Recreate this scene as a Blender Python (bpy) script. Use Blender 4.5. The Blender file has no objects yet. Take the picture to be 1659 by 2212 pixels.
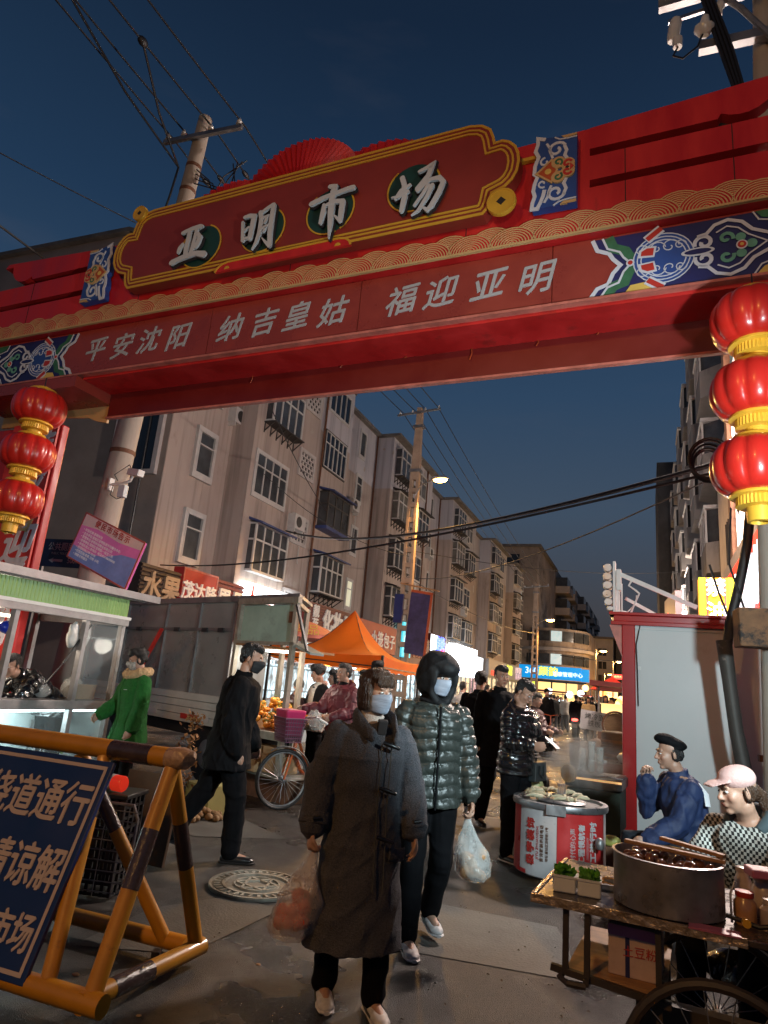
import bpy, math, random
import numpy as np
from mathutils import Vector, Matrix
D = bpy.data
SC = bpy.context.scene
COL = SC.collection
random.seed(7)
RNG = np.random.default_rng(11)
PI = math.pi

# ------------------------------------------------------------------ camera
cam = D.cameras.new("camera")
cam.sensor_fit = 'VERTICAL'
cam.sensor_height = 36.0
cam.lens = 36.0 * 1427.0 / 2212.0
cam.clip_start = 0.05
cam.clip_end = 2000
camo = D.objects.new("camera", cam)
COL.objects.link(camo)
camo.matrix_world = Matrix(((0.92989595, 0.01425882, 0.36754619, 0.0),
       (0.35799407, -0.26453789, -0.89546633, 0.0),
       (0.08446160, 0.96426988, -0.25109728, 1.5),
       (0, 0, 0, 1)))
SC.camera = camo

# ------------------------------------------------------------------ dusk sky
W = D.worlds.new("World")
SC.world = W
W.use_nodes = True
nt = W.node_tree
bg = nt.nodes["Background"]
sky = nt.nodes.new("ShaderNodeTexSky")
sky.sky_type = 'NISHITA'
sky.sun_disc = False
sky.sun_elevation = math.radians(-3.2)
sky.sun_rotation = math.radians(200)
sky.air_density = 1.3
sky.dust_density = 1.5
sky.ozone_density = 3.0
tc = nt.nodes.new("ShaderNodeTexCoord")
sep = nt.nodes.new("ShaderNodeSeparateXYZ")
nt.links.new(tc.outputs["Generated"], sep.inputs[0])
ramp = nt.nodes.new("ShaderNodeValToRGB")
nt.links.new(sep.outputs["Z"], ramp.inputs[0])
cr = ramp.color_ramp
cr.elements[0].position = 0.0
cr.elements[0].color = (0.040, 0.032, 0.032, 1)
cr.elements[1].position = 1.0
cr.elements[1].color = (0.007, 0.012, 0.022, 1)
for p, c in ((0.12, (0.052, 0.054, 0.064)), (0.26, (0.048, 0.075, 0.114)), (0.42, (0.026, 0.058, 0.110)),
             (0.58, (0.0135, 0.037, 0.080)), (0.78, (0.007, 0.018, 0.040))):
 e = cr.elements.new(p)
 e.color = (*c, 1)
# thin wisps of cloud low over the street
mp = nt.nodes.new("ShaderNodeMapping")
mp.inputs["Scale"].default_value = (2.2, 2.2, 9.0)
mp.inputs["Rotation"].default_value = (0.25, 0.2, 0.3)
nz = nt.nodes.new("ShaderNodeTexNoise")
nz.inputs["Scale"].default_value = 2.4
nz.inputs["Detail"].default_value = 5
nt.links.new(tc.outputs["Generated"], mp.inputs[0])
nt.links.new(mp.outputs[0], nz.inputs[0])
cl = nt.nodes.new("ShaderNodeMapRange")
cl.inputs[1].default_value = 0.58
cl.inputs[2].default_value = 0.85
cl.inputs[3].default_value = 0.0
cl.inputs[4].default_value = 0.10
nt.links.new(nz.outputs[0], cl.inputs[0])
mx = nt.nodes.new("ShaderNodeMixRGB")
mx.inputs[2].default_value = (0.10, 0.095, 0.11, 1)
nt.links.new(cl.outputs[0], mx.inputs[0])
nt.links.new(ramp.outputs[0], mx.inputs[1])
add = nt.nodes.new("ShaderNodeMixRGB")
add.blend_type = 'ADD'
add.inputs[0].default_value = 0.12
nt.links.new(mx.outputs[0], add.inputs[1])
nt.links.new(sky.outputs[0], add.inputs[2])
nt.links.new(add.outputs[0], bg.inputs[0])
bg.inputs[1].default_value = 1.0

vs = SC.view_settings
vs.view_transform = 'Standard'
vs.look = 'None'
vs.exposure = 0.0
vs.gamma = 1.0
cy = SC.cycles
cy.use_denoising = True
cy.max_bounces = 6
cy.diffuse_bounces = 3
cy.glossy_bounces = 3
cy.transparent_max_bounces = 12
cy.sample_clamp_indirect = 4.0
cy.volume_bounces = 0
cy.caustics_reflective = False
cy.caustics_refractive = False

# ------------------------------------------------------------------ materials
MATS = {}


def mat(name, col, rough=.6, metal=0., var=.15, vscale=4., bump=0., bscale=60., dirt=None, dscale=2.5, dthr=.55,
  emit=0., ecol=None, coat=0., alpha=1., sss=0., attr=None, stretch=(1, 1, 1), spec=.5, trans=0., rvar=0.):
 m = D.materials.new(name)
 m.use_nodes = True
 n = m.node_tree.nodes
 L = m.node_tree.links
 b = n["Principled BSDF"]
 b.inputs["Roughness"].default_value = rough
 b.inputs["Metallic"].default_value = metal
 b.inputs["Specular IOR Level"].default_value = spec
 b.inputs["Coat Weight"].default_value = coat
 b.inputs["Alpha"].default_value = alpha
 b.inputs["Transmission Weight"].default_value = trans
 tcn = n.new("ShaderNodeTexCoord")
 mpn = n.new("ShaderNodeMapping")
 mpn.inputs["Scale"].default_value = stretch
 L.new(tcn.outputs["Object"], mpn.inputs[0])
 base = None
 if attr:
  at = n.new("ShaderNodeAttribute")
  at.attribute_name = attr
  base = at.outputs["Color"]
 if var > 0:
  nzn = n.new("ShaderNodeTexNoise")
  nzn.inputs["Scale"].default_value = vscale
  nzn.inputs["Detail"].default_value = 6
  nzn.inputs["Roughness"].default_value = .65
  L.new(mpn.outputs[0], nzn.inputs[0])
  mr = n.new("ShaderNodeMapRange")
  mr.inputs[1].default_value = .3
  mr.inputs[2].default_value = .7
  mr.inputs[3].default_value = 1 - var
  mr.inputs[4].default_value = 1 + var
  L.new(nzn.outputs[0], mr.inputs[0])
  mm = n.new("ShaderNodeVectorMath")
  mm.operation = 'SCALE'
  if base is not None:
   L.new(base, mm.inputs[0])
  else:
   mm.inputs[0].default_value = col[:3]
  L.new(mr.outputs[0], mm.inputs["Scale"])
  base = mm.outputs[0]
  if rvar > 0:
   r2 = n.new("ShaderNodeMapRange")
   r2.inputs[1].default_value = .35
   r2.inputs[2].default_value = .65
   r2.inputs[3].default_value = max(.03, rough - rvar)
   r2.inputs[4].default_value = min(1, rough + rvar)
   L.new(nzn.outputs[0], r2.inputs[0])
   L.new(r2.outputs[0], b.inputs["Roughness"])
 if dirt is not None:
  dn = n.new("ShaderNodeTexNoise")
  dn.inputs["Scale"].default_value = dscale
  dn.inputs["Detail"].default_value = 8
  dn.inputs["Roughness"].default_value = .7
  L.new(mpn.outputs[0], dn.inputs[0])
  dr = n.new("ShaderNodeMapRange")
  dr.inputs[1].default_value = dthr
  dr.inputs[2].default_value = dthr + .12
  L.new(dn.outputs[0], dr.inputs[0])
  dm = n.new("ShaderNodeMixRGB")
  L.new(dr.outputs[0], dm.inputs[0])
  if base is not None:
   L.new(base, dm.inputs[1])
  else:
   dm.inputs[1].default_value = (*col[:3], 1)
  dm.inputs[2].default_value = (*dirt, 1)
  base = dm.outputs[0]
 if base is not None:
  L.new(base, b.inputs["Base Color"])
 else:
  b.inputs["Base Color"].default_value = (*col[:3], 1)
 if bump > 0:
  bn = n.new("ShaderNodeTexNoise")
  bn.inputs["Scale"].default_value = bscale
  bn.inputs["Detail"].default_value = 5
  L.new(mpn.outputs[0], bn.inputs[0])
  bu = n.new("ShaderNodeBump")
  bu.inputs["Strength"].default_value = bump
  bu.inputs["Distance"].default_value = .02
  L.new(bn.outputs[0], bu.inputs["Height"])
  L.new(bu.outputs[0], b.inputs["Normal"])
 if emit > 0:
  b.inputs["Emission Color"].default_value = (*(ecol or col[:3]), 1)
  b.inputs["Emission Strength"].default_value = emit
 if sss > 0:
  b.inputs["Subsurface Weight"].default_value = sss
  b.inputs["Subsurface Radius"].default_value = (.02, .008, .004)
 MATS[name] = m
 return m


def MT(name):
 return MATS[name]


def glow(name, col, s):
 return mat(name, col, var=0, emit=s, rough=.5)


# ------------------------------------------------------------------ mesh helpers
class MB:
 def __init__(self):
  self.v = []
  self.f = []

 def add(self, vs_, fs):
  o = len(self.v)
  self.v += [tuple(map(float, p)) for p in vs_]
  self.f += [tuple(i + o for i in f) for f in fs]
  return self

 def box(self, x0, x1, y0, y1, z0, z1):
  return self.add([(x0, y0, z0), (x1, y0, z0), (x1, y1, z0), (x0, y1, z0), (x0, y0, z1), (x1, y0, z1), (x1, y1, z1), (x0, y1, z1)],
      [(0, 3, 2, 1), (4, 5, 6, 7), (0, 1, 5, 4), (1, 2, 6, 5), (2, 3, 7, 6), (3, 0, 4, 7)])

 def obox(self, c, size, rot=None):
  m = rot or Matrix.Identity(3)
  c = Vector(c)
  hx, hy, hz = (s / 2 for s in size)
  P = [c + m @ Vector(p) for p in ((-hx, -hy, -hz), (hx, -hy, -hz), (hx, hy, -hz), (-hx, hy, -hz), (-hx, -hy, hz), (hx, -hy, hz), (hx, hy, hz), (-hx, hy, hz))]
  return self.add(P, [(0, 3, 2, 1), (4, 5, 6, 7), (0, 1, 5, 4), (1, 2, 6, 5), (2, 3, 7, 6), (3, 0, 4, 7)])

 def bar(self, a, b, w, h=None, up=(0, 0, 1)):
  a = Vector(a); b = Vector(b)
  h = h or w
  d = (b - a).normalized()
  u = Vector(up)
  if abs(d.dot(u)) > .98:
   u = Vector((0, 1, 0))
  s = d.cross(u).normalized()
  u = s.cross(d)
  P = []
  for q in (a, b):
   for i, j in ((-1, -1), (1, -1), (1, 1), (-1, 1)):
    P.append(q + s * (w / 2 * i) + u * (h / 2 * j))
  return self.add(P, [(0, 1, 2, 3), (7, 6, 5, 4), (0, 4, 5, 1), (1, 5, 6, 2), (2, 6, 7, 3), (3, 7, 4, 0)])

 def loft(self, rings, cap=True, closed=True):
  n = len(rings[0])
  o = len(self.v)
  for r in rings:
   self.v += [tuple(map(float, p)) for p in r]
  for i in range(len(rings) - 1):
   a = o + i * n
   b = a + n
   for j in range(n if closed else n - 1):
    k = (j + 1) % n
    self.f.append((a + j, a + k, b + k, b + j))
  if cap and closed:
   self.f.append(tuple(o + j for j in reversed(range(n))))
   self.f.append(tuple(o + (len(rings) - 1) * n + j for j in range(n)))
  return self

 def tube(self, pts, r, n=8, cap=True, side=None):
  pts = [Vector(p) for p in pts]
  rs = r if isinstance(r, (list, tuple)) else [r] * len(pts)
  rings = []
  t0 = (pts[1] - pts[0]).normalized()
  u = Vector(side) if side else (Vector((0, 0, 1)) if abs(t0.z) < .9 else Vector((1, 0, 0)))
  for i, p in enumerate(pts):
   if i == 0:
    t = pts[1] - p
   elif i == len(pts) - 1:
    t = p - pts[i - 1]
   else:
    t = (pts[i + 1] - p).normalized() + (p - pts[i - 1]).normalized()
   if t.length < 1e-9:
    t = t0
   t.normalize()
   u = u - t * u.dot(t)
   if u.length < 1e-6:
    u = t.orthogonal()
   u.normalize()
   w = t.cross(u)
   rr = rs[i]
   ra, rb = rr if isinstance(rr, (list, tuple)) else (rr, rr)
   rings.append([p + u * (ra * math.cos(2 * PI * k / n)) + w * (rb * math.sin(2 * PI * k / n)) for k in range(n)])
  return self.loft(rings, cap)

 def lathe(self, prof, c=(0, 0, 0), n=24, lobes=0, amp=0., axis=None):
  c = Vector(c)
  m = Vector((0, 0, 1)).rotation_difference(Vector(axis)).to_matrix() if axis else Matrix.Identity(3)
  rings = []
  for q in prof:
   r, z = q[0], q[1]
   a_ = amp * (q[2] if len(q) > 2 else 1)
   ring = []
   for k in range(n):
    t = 2 * PI * k / n
    rr = r * (1 - a_ * (1 - abs(math.sin(lobes * t / 2)) ** .7)) if lobes else r
    ring.append(c + m @ Vector((rr * math.cos(t), rr * math.sin(t), z)))
   rings.append(ring)
  return self.loft(rings)

 def ell(self, c, r, nu=14, nv=9, rot=None):
  c = Vector(c)
  m = rot or Matrix.Identity(3)
  if not isinstance(r, (list, tuple)):
   r = (r, r, r)
  rings = []
  for i in range(1, nv):
   a = PI * i / nv
   rings.append([c + m @ Vector((r[0] * math.sin(a) * math.cos(2 * PI * k / nu), r[1] * math.sin(a) * math.sin(2 * PI * k / nu), -r[2] * math.cos(a))) for k in range(nu)])
  o = len(self.v)
  self.loft(rings, cap=False)
  bot = len(self.v)
  self.v.append(tuple(c + m @ Vector((0, 0, -r[2]))))
  self.v.append(tuple(c + m @ Vector((0, 0, r[2]))))
  last = o + (nv - 2) * nu
  for k in range(nu):
   self.f.append((bot, o + (k + 1) % nu, o + k))
   self.f.append((bot + 1, last + k, last + (k + 1) % nu))
  return self

 def poly(self, pts, fr, d):
  """extrude a 2-D outline: fr = (origin, u, v); front face towards u x v, body d behind it"""
  o, u, v = (Vector(q) for q in fr)
  n = u.cross(v)
  a = sum(pts[i][0] * pts[(i + 1) % len(pts)][1] - pts[(i + 1) % len(pts)][0] * pts[i][1] for i in range(len(pts)))
  if a < 0:
   pts = pts[::-1]
  F = [o + u * p[0] + v * p[1] for p in pts]
  k = len(F)
  off = len(self.v)
  self.v += [tuple(p) for p in F] + [tuple(p - n * d) for p in F]
  self.f.append(tuple(off + i for i in range(k)))
  self.f.append(tuple(off + k + i for i in reversed(range(k))))
  for i in range(k):
   j = (i + 1) % k
   self.f.append((off + i, off + k + i, off + k + j, off + j))
  return self

 def ribbon(self, pts, w, fr, d=.004, closed=False):
  """flat strip of width w (number or list) along a 2-D path, raised d"""
  o, u, v = (Vector(q) for q in fr)
  n = u.cross(v)
  k = len(pts)
  ws = w if isinstance(w, (list, tuple)) else [w] * k
  Lp, Rp = [], []
  for i in range(k):
   p = Vector(pts[i]).to_2d()
   a = Vector(pts[(i - 1) % k]).to_2d() if (closed or i > 0) else None
   b = Vector(pts[(i + 1) % k]).to_2d() if (closed or i < k - 1) else None
   d1 = (p - a).normalized() if a is not None and (p - a).length > 1e-9 else None
   d2 = (b - p).normalized() if b is not None and (b - p).length > 1e-9 else None
   if d1 is None and d2 is None:
    d1 = Vector((1, 0))
   t = (d1 if d2 is None else d2 if d1 is None else (d1 + d2))
   if t.length < 1e-6:
    t = d1
   t.normalize()
   nn = Vector((-t.y, t.x))
   c = 1.0
   if d1 is not None and d2 is not None:
    c = max(.5, nn.dot(Vector((-d1.y, d1.x))))
   Lp.append(p + nn * (ws[i] / 2 / c))
   Rp.append(p - nn * (ws[i] / 2 / c))
  off = len(self.v)
  for P in (Lp, Rp):
   self.v += [tuple(o + u * q.x + v * q.y) for q in P]
  for P in (Lp, Rp):
   self.v += [tuple(o + u * q.x + v * q.y - n * d) for q in P]
  for i in range(k if closed else k - 1):
   j = (i + 1) % k
   self.f.append((off + i, off + k + i, off + k + j, off + j))
   self.f.append((off + i, off + j, off + 2 * k + j, off + 2 * k + i))
   self.f.append((off + k + i, off + 3 * k + i, off + 3 * k + j, off + k + j))
  return self

 def build(self, name, m, parent=None, smooth=False, bevel=0., sharp=42, seg=2, each=False):
  if each:                                                   # one object per separate piece
   p = list(range(len(self.v)))

   def root(i):
    while p[i] != i:
     p[i] = p[p[i]]; i = p[i]
    return i
   for f in self.f:
    for i in f[1:]:
     p[root(i)] = root(f[0])
   grp = {}
   for f in self.f:
    grp.setdefault(root(f[0]), []).append(f)
   out = []
   for fs in grp.values():
    ids = sorted({i for f in fs for i in f}); ix = {i: k for k, i in enumerate(ids)}
    q = MB(); q.v = [self.v[i] for i in ids]; q.f = [tuple(ix[i] for i in f) for f in fs]
    out.append(q.build(name, m, parent, smooth, bevel, sharp, seg))
   return out[0]
  me = D.meshes.new(name)
  me.from_pydata(self.v, [], self.f)
  me.validate(verbose=False)
  if m is not None:
   me.materials.append(MT(m) if isinstance(m, str) else m)
  if smooth:
   me.polygons.foreach_set("use_smooth", [True] * len(me.polygons))
   me.set_sharp_from_angle(angle=math.radians(sharp))
  o = D.objects.new(name, me)
  COL.objects.link(o)
  if parent is not None:
   o.parent = parent
  if bevel > 0:
   bv = o.modifiers.new("edge", 'BEVEL')
   bv.width = bevel
   bv.segments = seg
   bv.limit_method = 'ANGLE'
   bv.angle_limit = math.radians(40)
  return o


def tag(o, label=None, cat=None, group=None, kind=None):
 if label: o["label"] = label
 if cat: o["category"] = cat
 if group: o["group"] = group
 if kind: o["kind"] = kind
 return o


def thing(name, label, cat, loc=(0, 0, 0), rz=0., group=None):
 o = D.objects.new(name, None)
 o.empty_display_size = .2
 COL.objects.link(o)
 o.location = loc
 o.rotation_euler = (0, 0, rz)
 return tag(o, label, cat, group)


def dup(root, loc=None, rz=None, label=None, group=None, scale=None):
 def cp(o, par):
  c = o.copy()
  COL.objects.link(c)
  if par is not None:
   c.parent = par
  for ch in list(o.children):
   cp(ch, c)
  return c
 c = cp(root, None)
 if loc is not None: c.location = loc
 if rz is not None: c.rotation_euler = (0, 0, rz)
 if scale: c.scale = (scale,) * 3
 if label: c["label"] = label
 if group: c["group"] = group
 return c


def text(name, s, size, m, fr, parent=None, depth=.01, bold=0., shear=0., align='CENTER', sx=1., vertical=False, gap=1.0):
 """raised lettering standing on a surface; fr = (origin, u, v); bold thickens the strokes with shifted copies"""
 o, u, v = (Vector(q) for q in fr)
 u.normalize(); v.normalize()
 n = u.cross(v)
 cu = D.curves.new(name, 'FONT')
 cu.body = "\n".join(s) if vertical else s
 cu.size = size
 cu.extrude = depth
 cu.shear = shear
 cu.align_x = align
 cu.align_y = 'CENTER'
 cu.space_line = gap
 if not vertical: cu.space_character = gap
 cu.resolution_u = 3
 to = D.objects.new(name, cu)
 COL.objects.link(to)
 dg = bpy.context.evaluated_depsgraph_get()
 me = D.meshes.new_from_object(to.evaluated_get(dg))
 D.objects.remove(to)
 V = np.empty(len(me.vertices) * 3); me.vertices.foreach_get("co", V); V = V.reshape(-1, 3)
 V[:, 0] *= sx
 F = [tuple(p.vertices) for p in me.polygons]
 D.meshes.remove(me)
 M_ = np.array([list(u), list(v), list(n)])
 mb = MB()
 for k, (dx, dy) in enumerate(((0, 0), (1, .3), (-1, -.3), (.3, 1), (-.3, -1)) if bold > 0 else ((0, 0),)):
  mb.add((V + np.array([dx * bold, dy * bold, .0006 * k])) @ M_ + np.array(o), F)
 return mb.build(name, m, parent)


def lamp(name, parent, loc, power, col, size=.1, kind='POINT', spot=None, aim=None):
 l = D.lights.new(name, kind)
 l.energy = power
 l.color = col
 if kind == 'AREA':
  l.size = size
 else:
  l.shadow_soft_size = size
 if kind == 'SPOT':
  l.spot_size = math.radians(spot or 120)
  l.spot_blend = .35
 o = D.objects.new(name, l)
 COL.objects.link(o)
 o.location = loc
 if aim is not None:
  o.rotation_euler = Vector(aim).to_track_quat('-Z', 'Y').to_euler()
 if parent is not None:
  o.parent = parent
 return o


def catenary(a, b, sag, n=14):
 a = Vector(a); b = Vector(b)
 return [a.lerp(b, t / n) - Vector((0, 0, sag * 4 * (t / n) * (1 - t / n))) for t in range(n + 1)]


def arc(cx, cy_, r, a0, a1, n=12, ry=None):
 return [(cx + r * math.cos(math.radians(a0 + (a1 - a0) * i / n)), cy_ + (ry or r) * math.sin(math.radians(a0 + (a1 - a0) * i / n))) for i in range(n + 1)]


def spiral(cx, cy_, r0, r1, a0, a1, n=16, sx=1, sy=1):
 return [(cx + sx * (r0 + (r1 - r0) * i / n) * math.cos(math.radians(a0 + (a1 - a0) * i / n)), cy_ + sy * (r0 + (r1 - r0) * i / n) * math.sin(math.radians(a0 + (a1 - a0) * i / n))) for i in range(n + 1)]


def inset(pts, d):
 """move a closed outline inwards by d (outline counter-clockwise)"""
 k = len(pts)
 a = sum(pts[i][0] * pts[(i + 1) % k][1] - pts[(i + 1) % k][0] * pts[i][1] for i in range(k))
 s = 1 if a > 0 else -1
 out = []
 for i in range(k):
  p = Vector(pts[i]); q = Vector(pts[i - 1]); r = Vector(pts[(i + 1) % k])
  t = ((p - q).normalized() + (r - p).normalized())
  t.normalize()
  nn = Vector((-t.y, t.x)) * s
  c = max(.55, nn.dot(Vector((-(p - q).normalized().y, (p - q).normalized().x)) * s))
  out.append(tuple(p + nn * (d / c)))
 return out


# common paints
mat("red_paint", (.42, .012, .012), .45, var=.22, vscale=1.6, bump=.06, bscale=5, rvar=.16, dirt=(.25, .012, .010), dscale=2.2, dthr=.58, stretch=(1.6, 1.6, .35))
mat("shaded_red", (.12, .008, .007), .38, var=.15, vscale=1.5, rvar=.1)  # rear beam's red darkened; its shade is put into the colour
mat("plaque_red", (.20, .022, .014), .42, var=.12, vscale=2)
mat("black_gap", (.012, .006, .006), .8)
mat("gold", (.62, .33, .03), .38, metal=.25, var=.1)
mat("cream_gold", (.46, .28, .12), .55, var=.08)
mat("letter_grey", (.43, .42, .43), .45, var=.06)
mat("deep_green", (.010, .038, .030), .4)
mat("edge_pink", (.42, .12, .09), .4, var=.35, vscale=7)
mat("motif_blue", (.018, .055, .22), .5, var=.12)
mat("motif_navy", (.010, .014, .085), .5)
mat("motif_white", (.50, .50, .56), .5, var=.06)
mat("motif_green", (.03, .12, .06), .5, var=.3, vscale=9)
mat("motif_jade", (.10, .27, .20), .5, var=.2, vscale=9)
mat("motif_black", (.012, .018, .016), .5)
mat("motif_orange", (.36, .06, .012), .5)
mat("motif_red", (.40, .025, .018), .5)
mat("motif_yellow", (.55, .36, .08), .5, var=.2)
mat("steel", (.33, .33, .34), .38, metal=.85, var=.2, vscale=6, rvar=.12)
mat("dull_steel", (.22, .22, .225), .5, metal=.7, var=.3, vscale=5, rvar=.15, bump=.08, bscale=8)
mat("grey_alu", (.30, .29, .29), .45, metal=.3, var=.2, vscale=7)
mat("white_paint", (.62, .62, .60), .5, var=.08, vscale=3)
mat("black_rubber", (.012, .012, .013), .55)
mat("black_plastic", (.018, .018, .02), .4)
mat("cable", (.010, .010, .012), .55, var=0)
mat("porcelain", (.55, .54, .52), .2)
mat("rust_brown", (.13, .055, .028), .8, var=.4, vscale=9)
mat("concrete_pole", (.34, .29, .24), .8, var=.18, vscale=3, bump=.15, bscale=25, dirt=(.16, .08, .04), dscale=3, dthr=.6, stretch=(1, 1, .25))
mat("cardboard", (.36, .23, .12), .75, var=.15, vscale=7)
mat("wood", (.30, .15, .06), .6, var=.3, vscale=6, stretch=(1, 6, 1))
mat("dark_glass", (.018, .021, .026), .12, var=0, spec=.6)
mat("window_white", (.52, .51, .50), .5, var=.1)

# ================================================================== SETTING: ground
def ground_mat():
 m = mat("asphalt", (.034, .028, .022), .40, var=.4, vscale=1.3, bump=.7, bscale=170, rvar=.2, spec=.6)
 n = m.node_tree.nodes; L = m.node_tree.links
 b = n["Principled BSDF"]
 src = b.inputs["Base Color"].links[0].from_socket
 tcn = next(x for x in n if x.type == 'TEX_COORD')
 v = n.new("ShaderNodeTexVoronoi")
 v.inputs["Scale"].default_value = 110
 L.new(tcn.outputs["Object"], v.inputs[0])
 mr = n.new("ShaderNodeMapRange")
 mr.inputs[1].default_value = .0; mr.inputs[2].default_value = 1.
 mr.inputs[3].default_value = .55; mr.inputs[4].default_value = 1.6
 L.new(v.outputs["Color"], mr.inputs[0])
 s = n.new("ShaderNodeVectorMath"); s.operation = 'SCALE'
 L.new(src, s.inputs[0]); L.new(mr.outputs[0], s.inputs["Scale"])
 # grease stains
 nz_ = n.new("ShaderNodeTexNoise"); nz_.inputs["Scale"].default_value = .7; nz_.inputs["Detail"].default_value = 7
 L.new(tcn.outputs["Object"], nz_.inputs[0])
 r2 = n.new("ShaderNodeMapRange"); r2.inputs[1].default_value = .52; r2.inputs[2].default_value = .64
 r2.inputs[3].default_value = 1; r2.inputs[4].default_value = .5
 L.new(nz_.outputs[0], r2.inputs[0])
 s2 = n.new("ShaderNodeVectorMath"); s2.operation = 'SCALE'
 L.new(s.outputs[0], s2.inputs[0]); L.new(r2.outputs[0], s2.inputs["Scale"])
 ve = n.new("ShaderNodeTexVoronoi"); ve.feature = 'DISTANCE_TO_EDGE'; ve.inputs["Scale"].default_value = .55
 n4 = n.new("ShaderNodeTexNoise"); n4.inputs["Scale"].default_value = 2.5; n4.inputs["Detail"].default_value = 6
 ad = n.new("ShaderNodeVectorMath"); ad.operation = 'MULTIPLY_ADD'; ad.inputs[1].default_value = (.5, .5, 0)
 L.new(tcn.outputs["Object"], n4.inputs[0]); L.new(n4.outputs["Color"], ad.inputs[0]); L.new(tcn.outputs["Object"], ad.inputs[2]); L.new(ad.outputs[0], ve.inputs[0])
 r5 = n.new("ShaderNodeMapRange"); r5.inputs[1].default_value = .004; r5.inputs[2].default_value = .014; r5.inputs[3].default_value = .35; r5.inputs[4].default_value = 1
 L.new(ve.outputs["Distance"], r5.inputs[0])
 s5 = n.new("ShaderNodeVectorMath"); s5.operation = 'SCALE'
 L.new(s2.outputs[0], s5.inputs[0]); L.new(r5.outputs[0], s5.inputs["Scale"])
 n6 = n.new("ShaderNodeTexNoise"); n6.inputs["Scale"].default_value = .85; n6.inputs["Detail"].default_value = 5
 L.new(tcn.outputs["Object"], n6.inputs[0])
 r6 = n.new("ShaderNodeMapRange"); r6.inputs[1].default_value = .46; r6.inputs[2].default_value = .60; r6.inputs[3].default_value = .62; r6.inputs[4].default_value = .17
 L.new(n6.outputs[0], r6.inputs[0]); L.new(r6.outputs[0], b.inputs["Roughness"])
 L.new(s5.outputs[0], b.inputs["Base Color"])
 return m


ground_mat()
mat("concrete_lightpool", (.085, .083, .074), .7, var=.22, vscale=3, bump=.25, bscale=60, dirt=(.07, .065, .06), dscale=4, dthr=.55)
g = MB().add([(-260, -60, 0), (120, -60, 0), (120, 420, 0), (-260, 420, 0)], [(0, 1, 2, 3)]).build("street", "asphalt")
tag(g, "worn dark asphalt street running through the market", "street", kind="structure")
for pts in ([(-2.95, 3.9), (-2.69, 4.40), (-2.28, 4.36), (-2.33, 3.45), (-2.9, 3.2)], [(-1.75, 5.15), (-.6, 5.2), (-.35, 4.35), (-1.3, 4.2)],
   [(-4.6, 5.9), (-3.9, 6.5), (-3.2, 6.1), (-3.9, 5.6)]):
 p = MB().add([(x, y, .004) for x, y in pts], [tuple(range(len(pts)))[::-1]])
 o = p.build("repair_light_patch", "concrete_lightpool")  # second patch paints a pool of cool lamplight onto the street
 tag(o, "pale patch of repair and painted lamplight on the asphalt", "pavement patch", kind="structure")

# ================================================================== market gate
GA = math.atan(.036)
gate = thing("market_gate", "tall red market gate spanning the street with gold framed name plaque", "gate", (0, 5.16, 0), -GA)
MC = -3.5                                                        # the gate is symmetrical about this


def mir(pts):
 return [(2 * MC - x, z) for x, z in pts]


def FR(y):                                                       # frame on a face of the gate turned to the street's mouth
 return ((0, y, 0), (1, 0, 0), (0, 0, 1))


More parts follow.
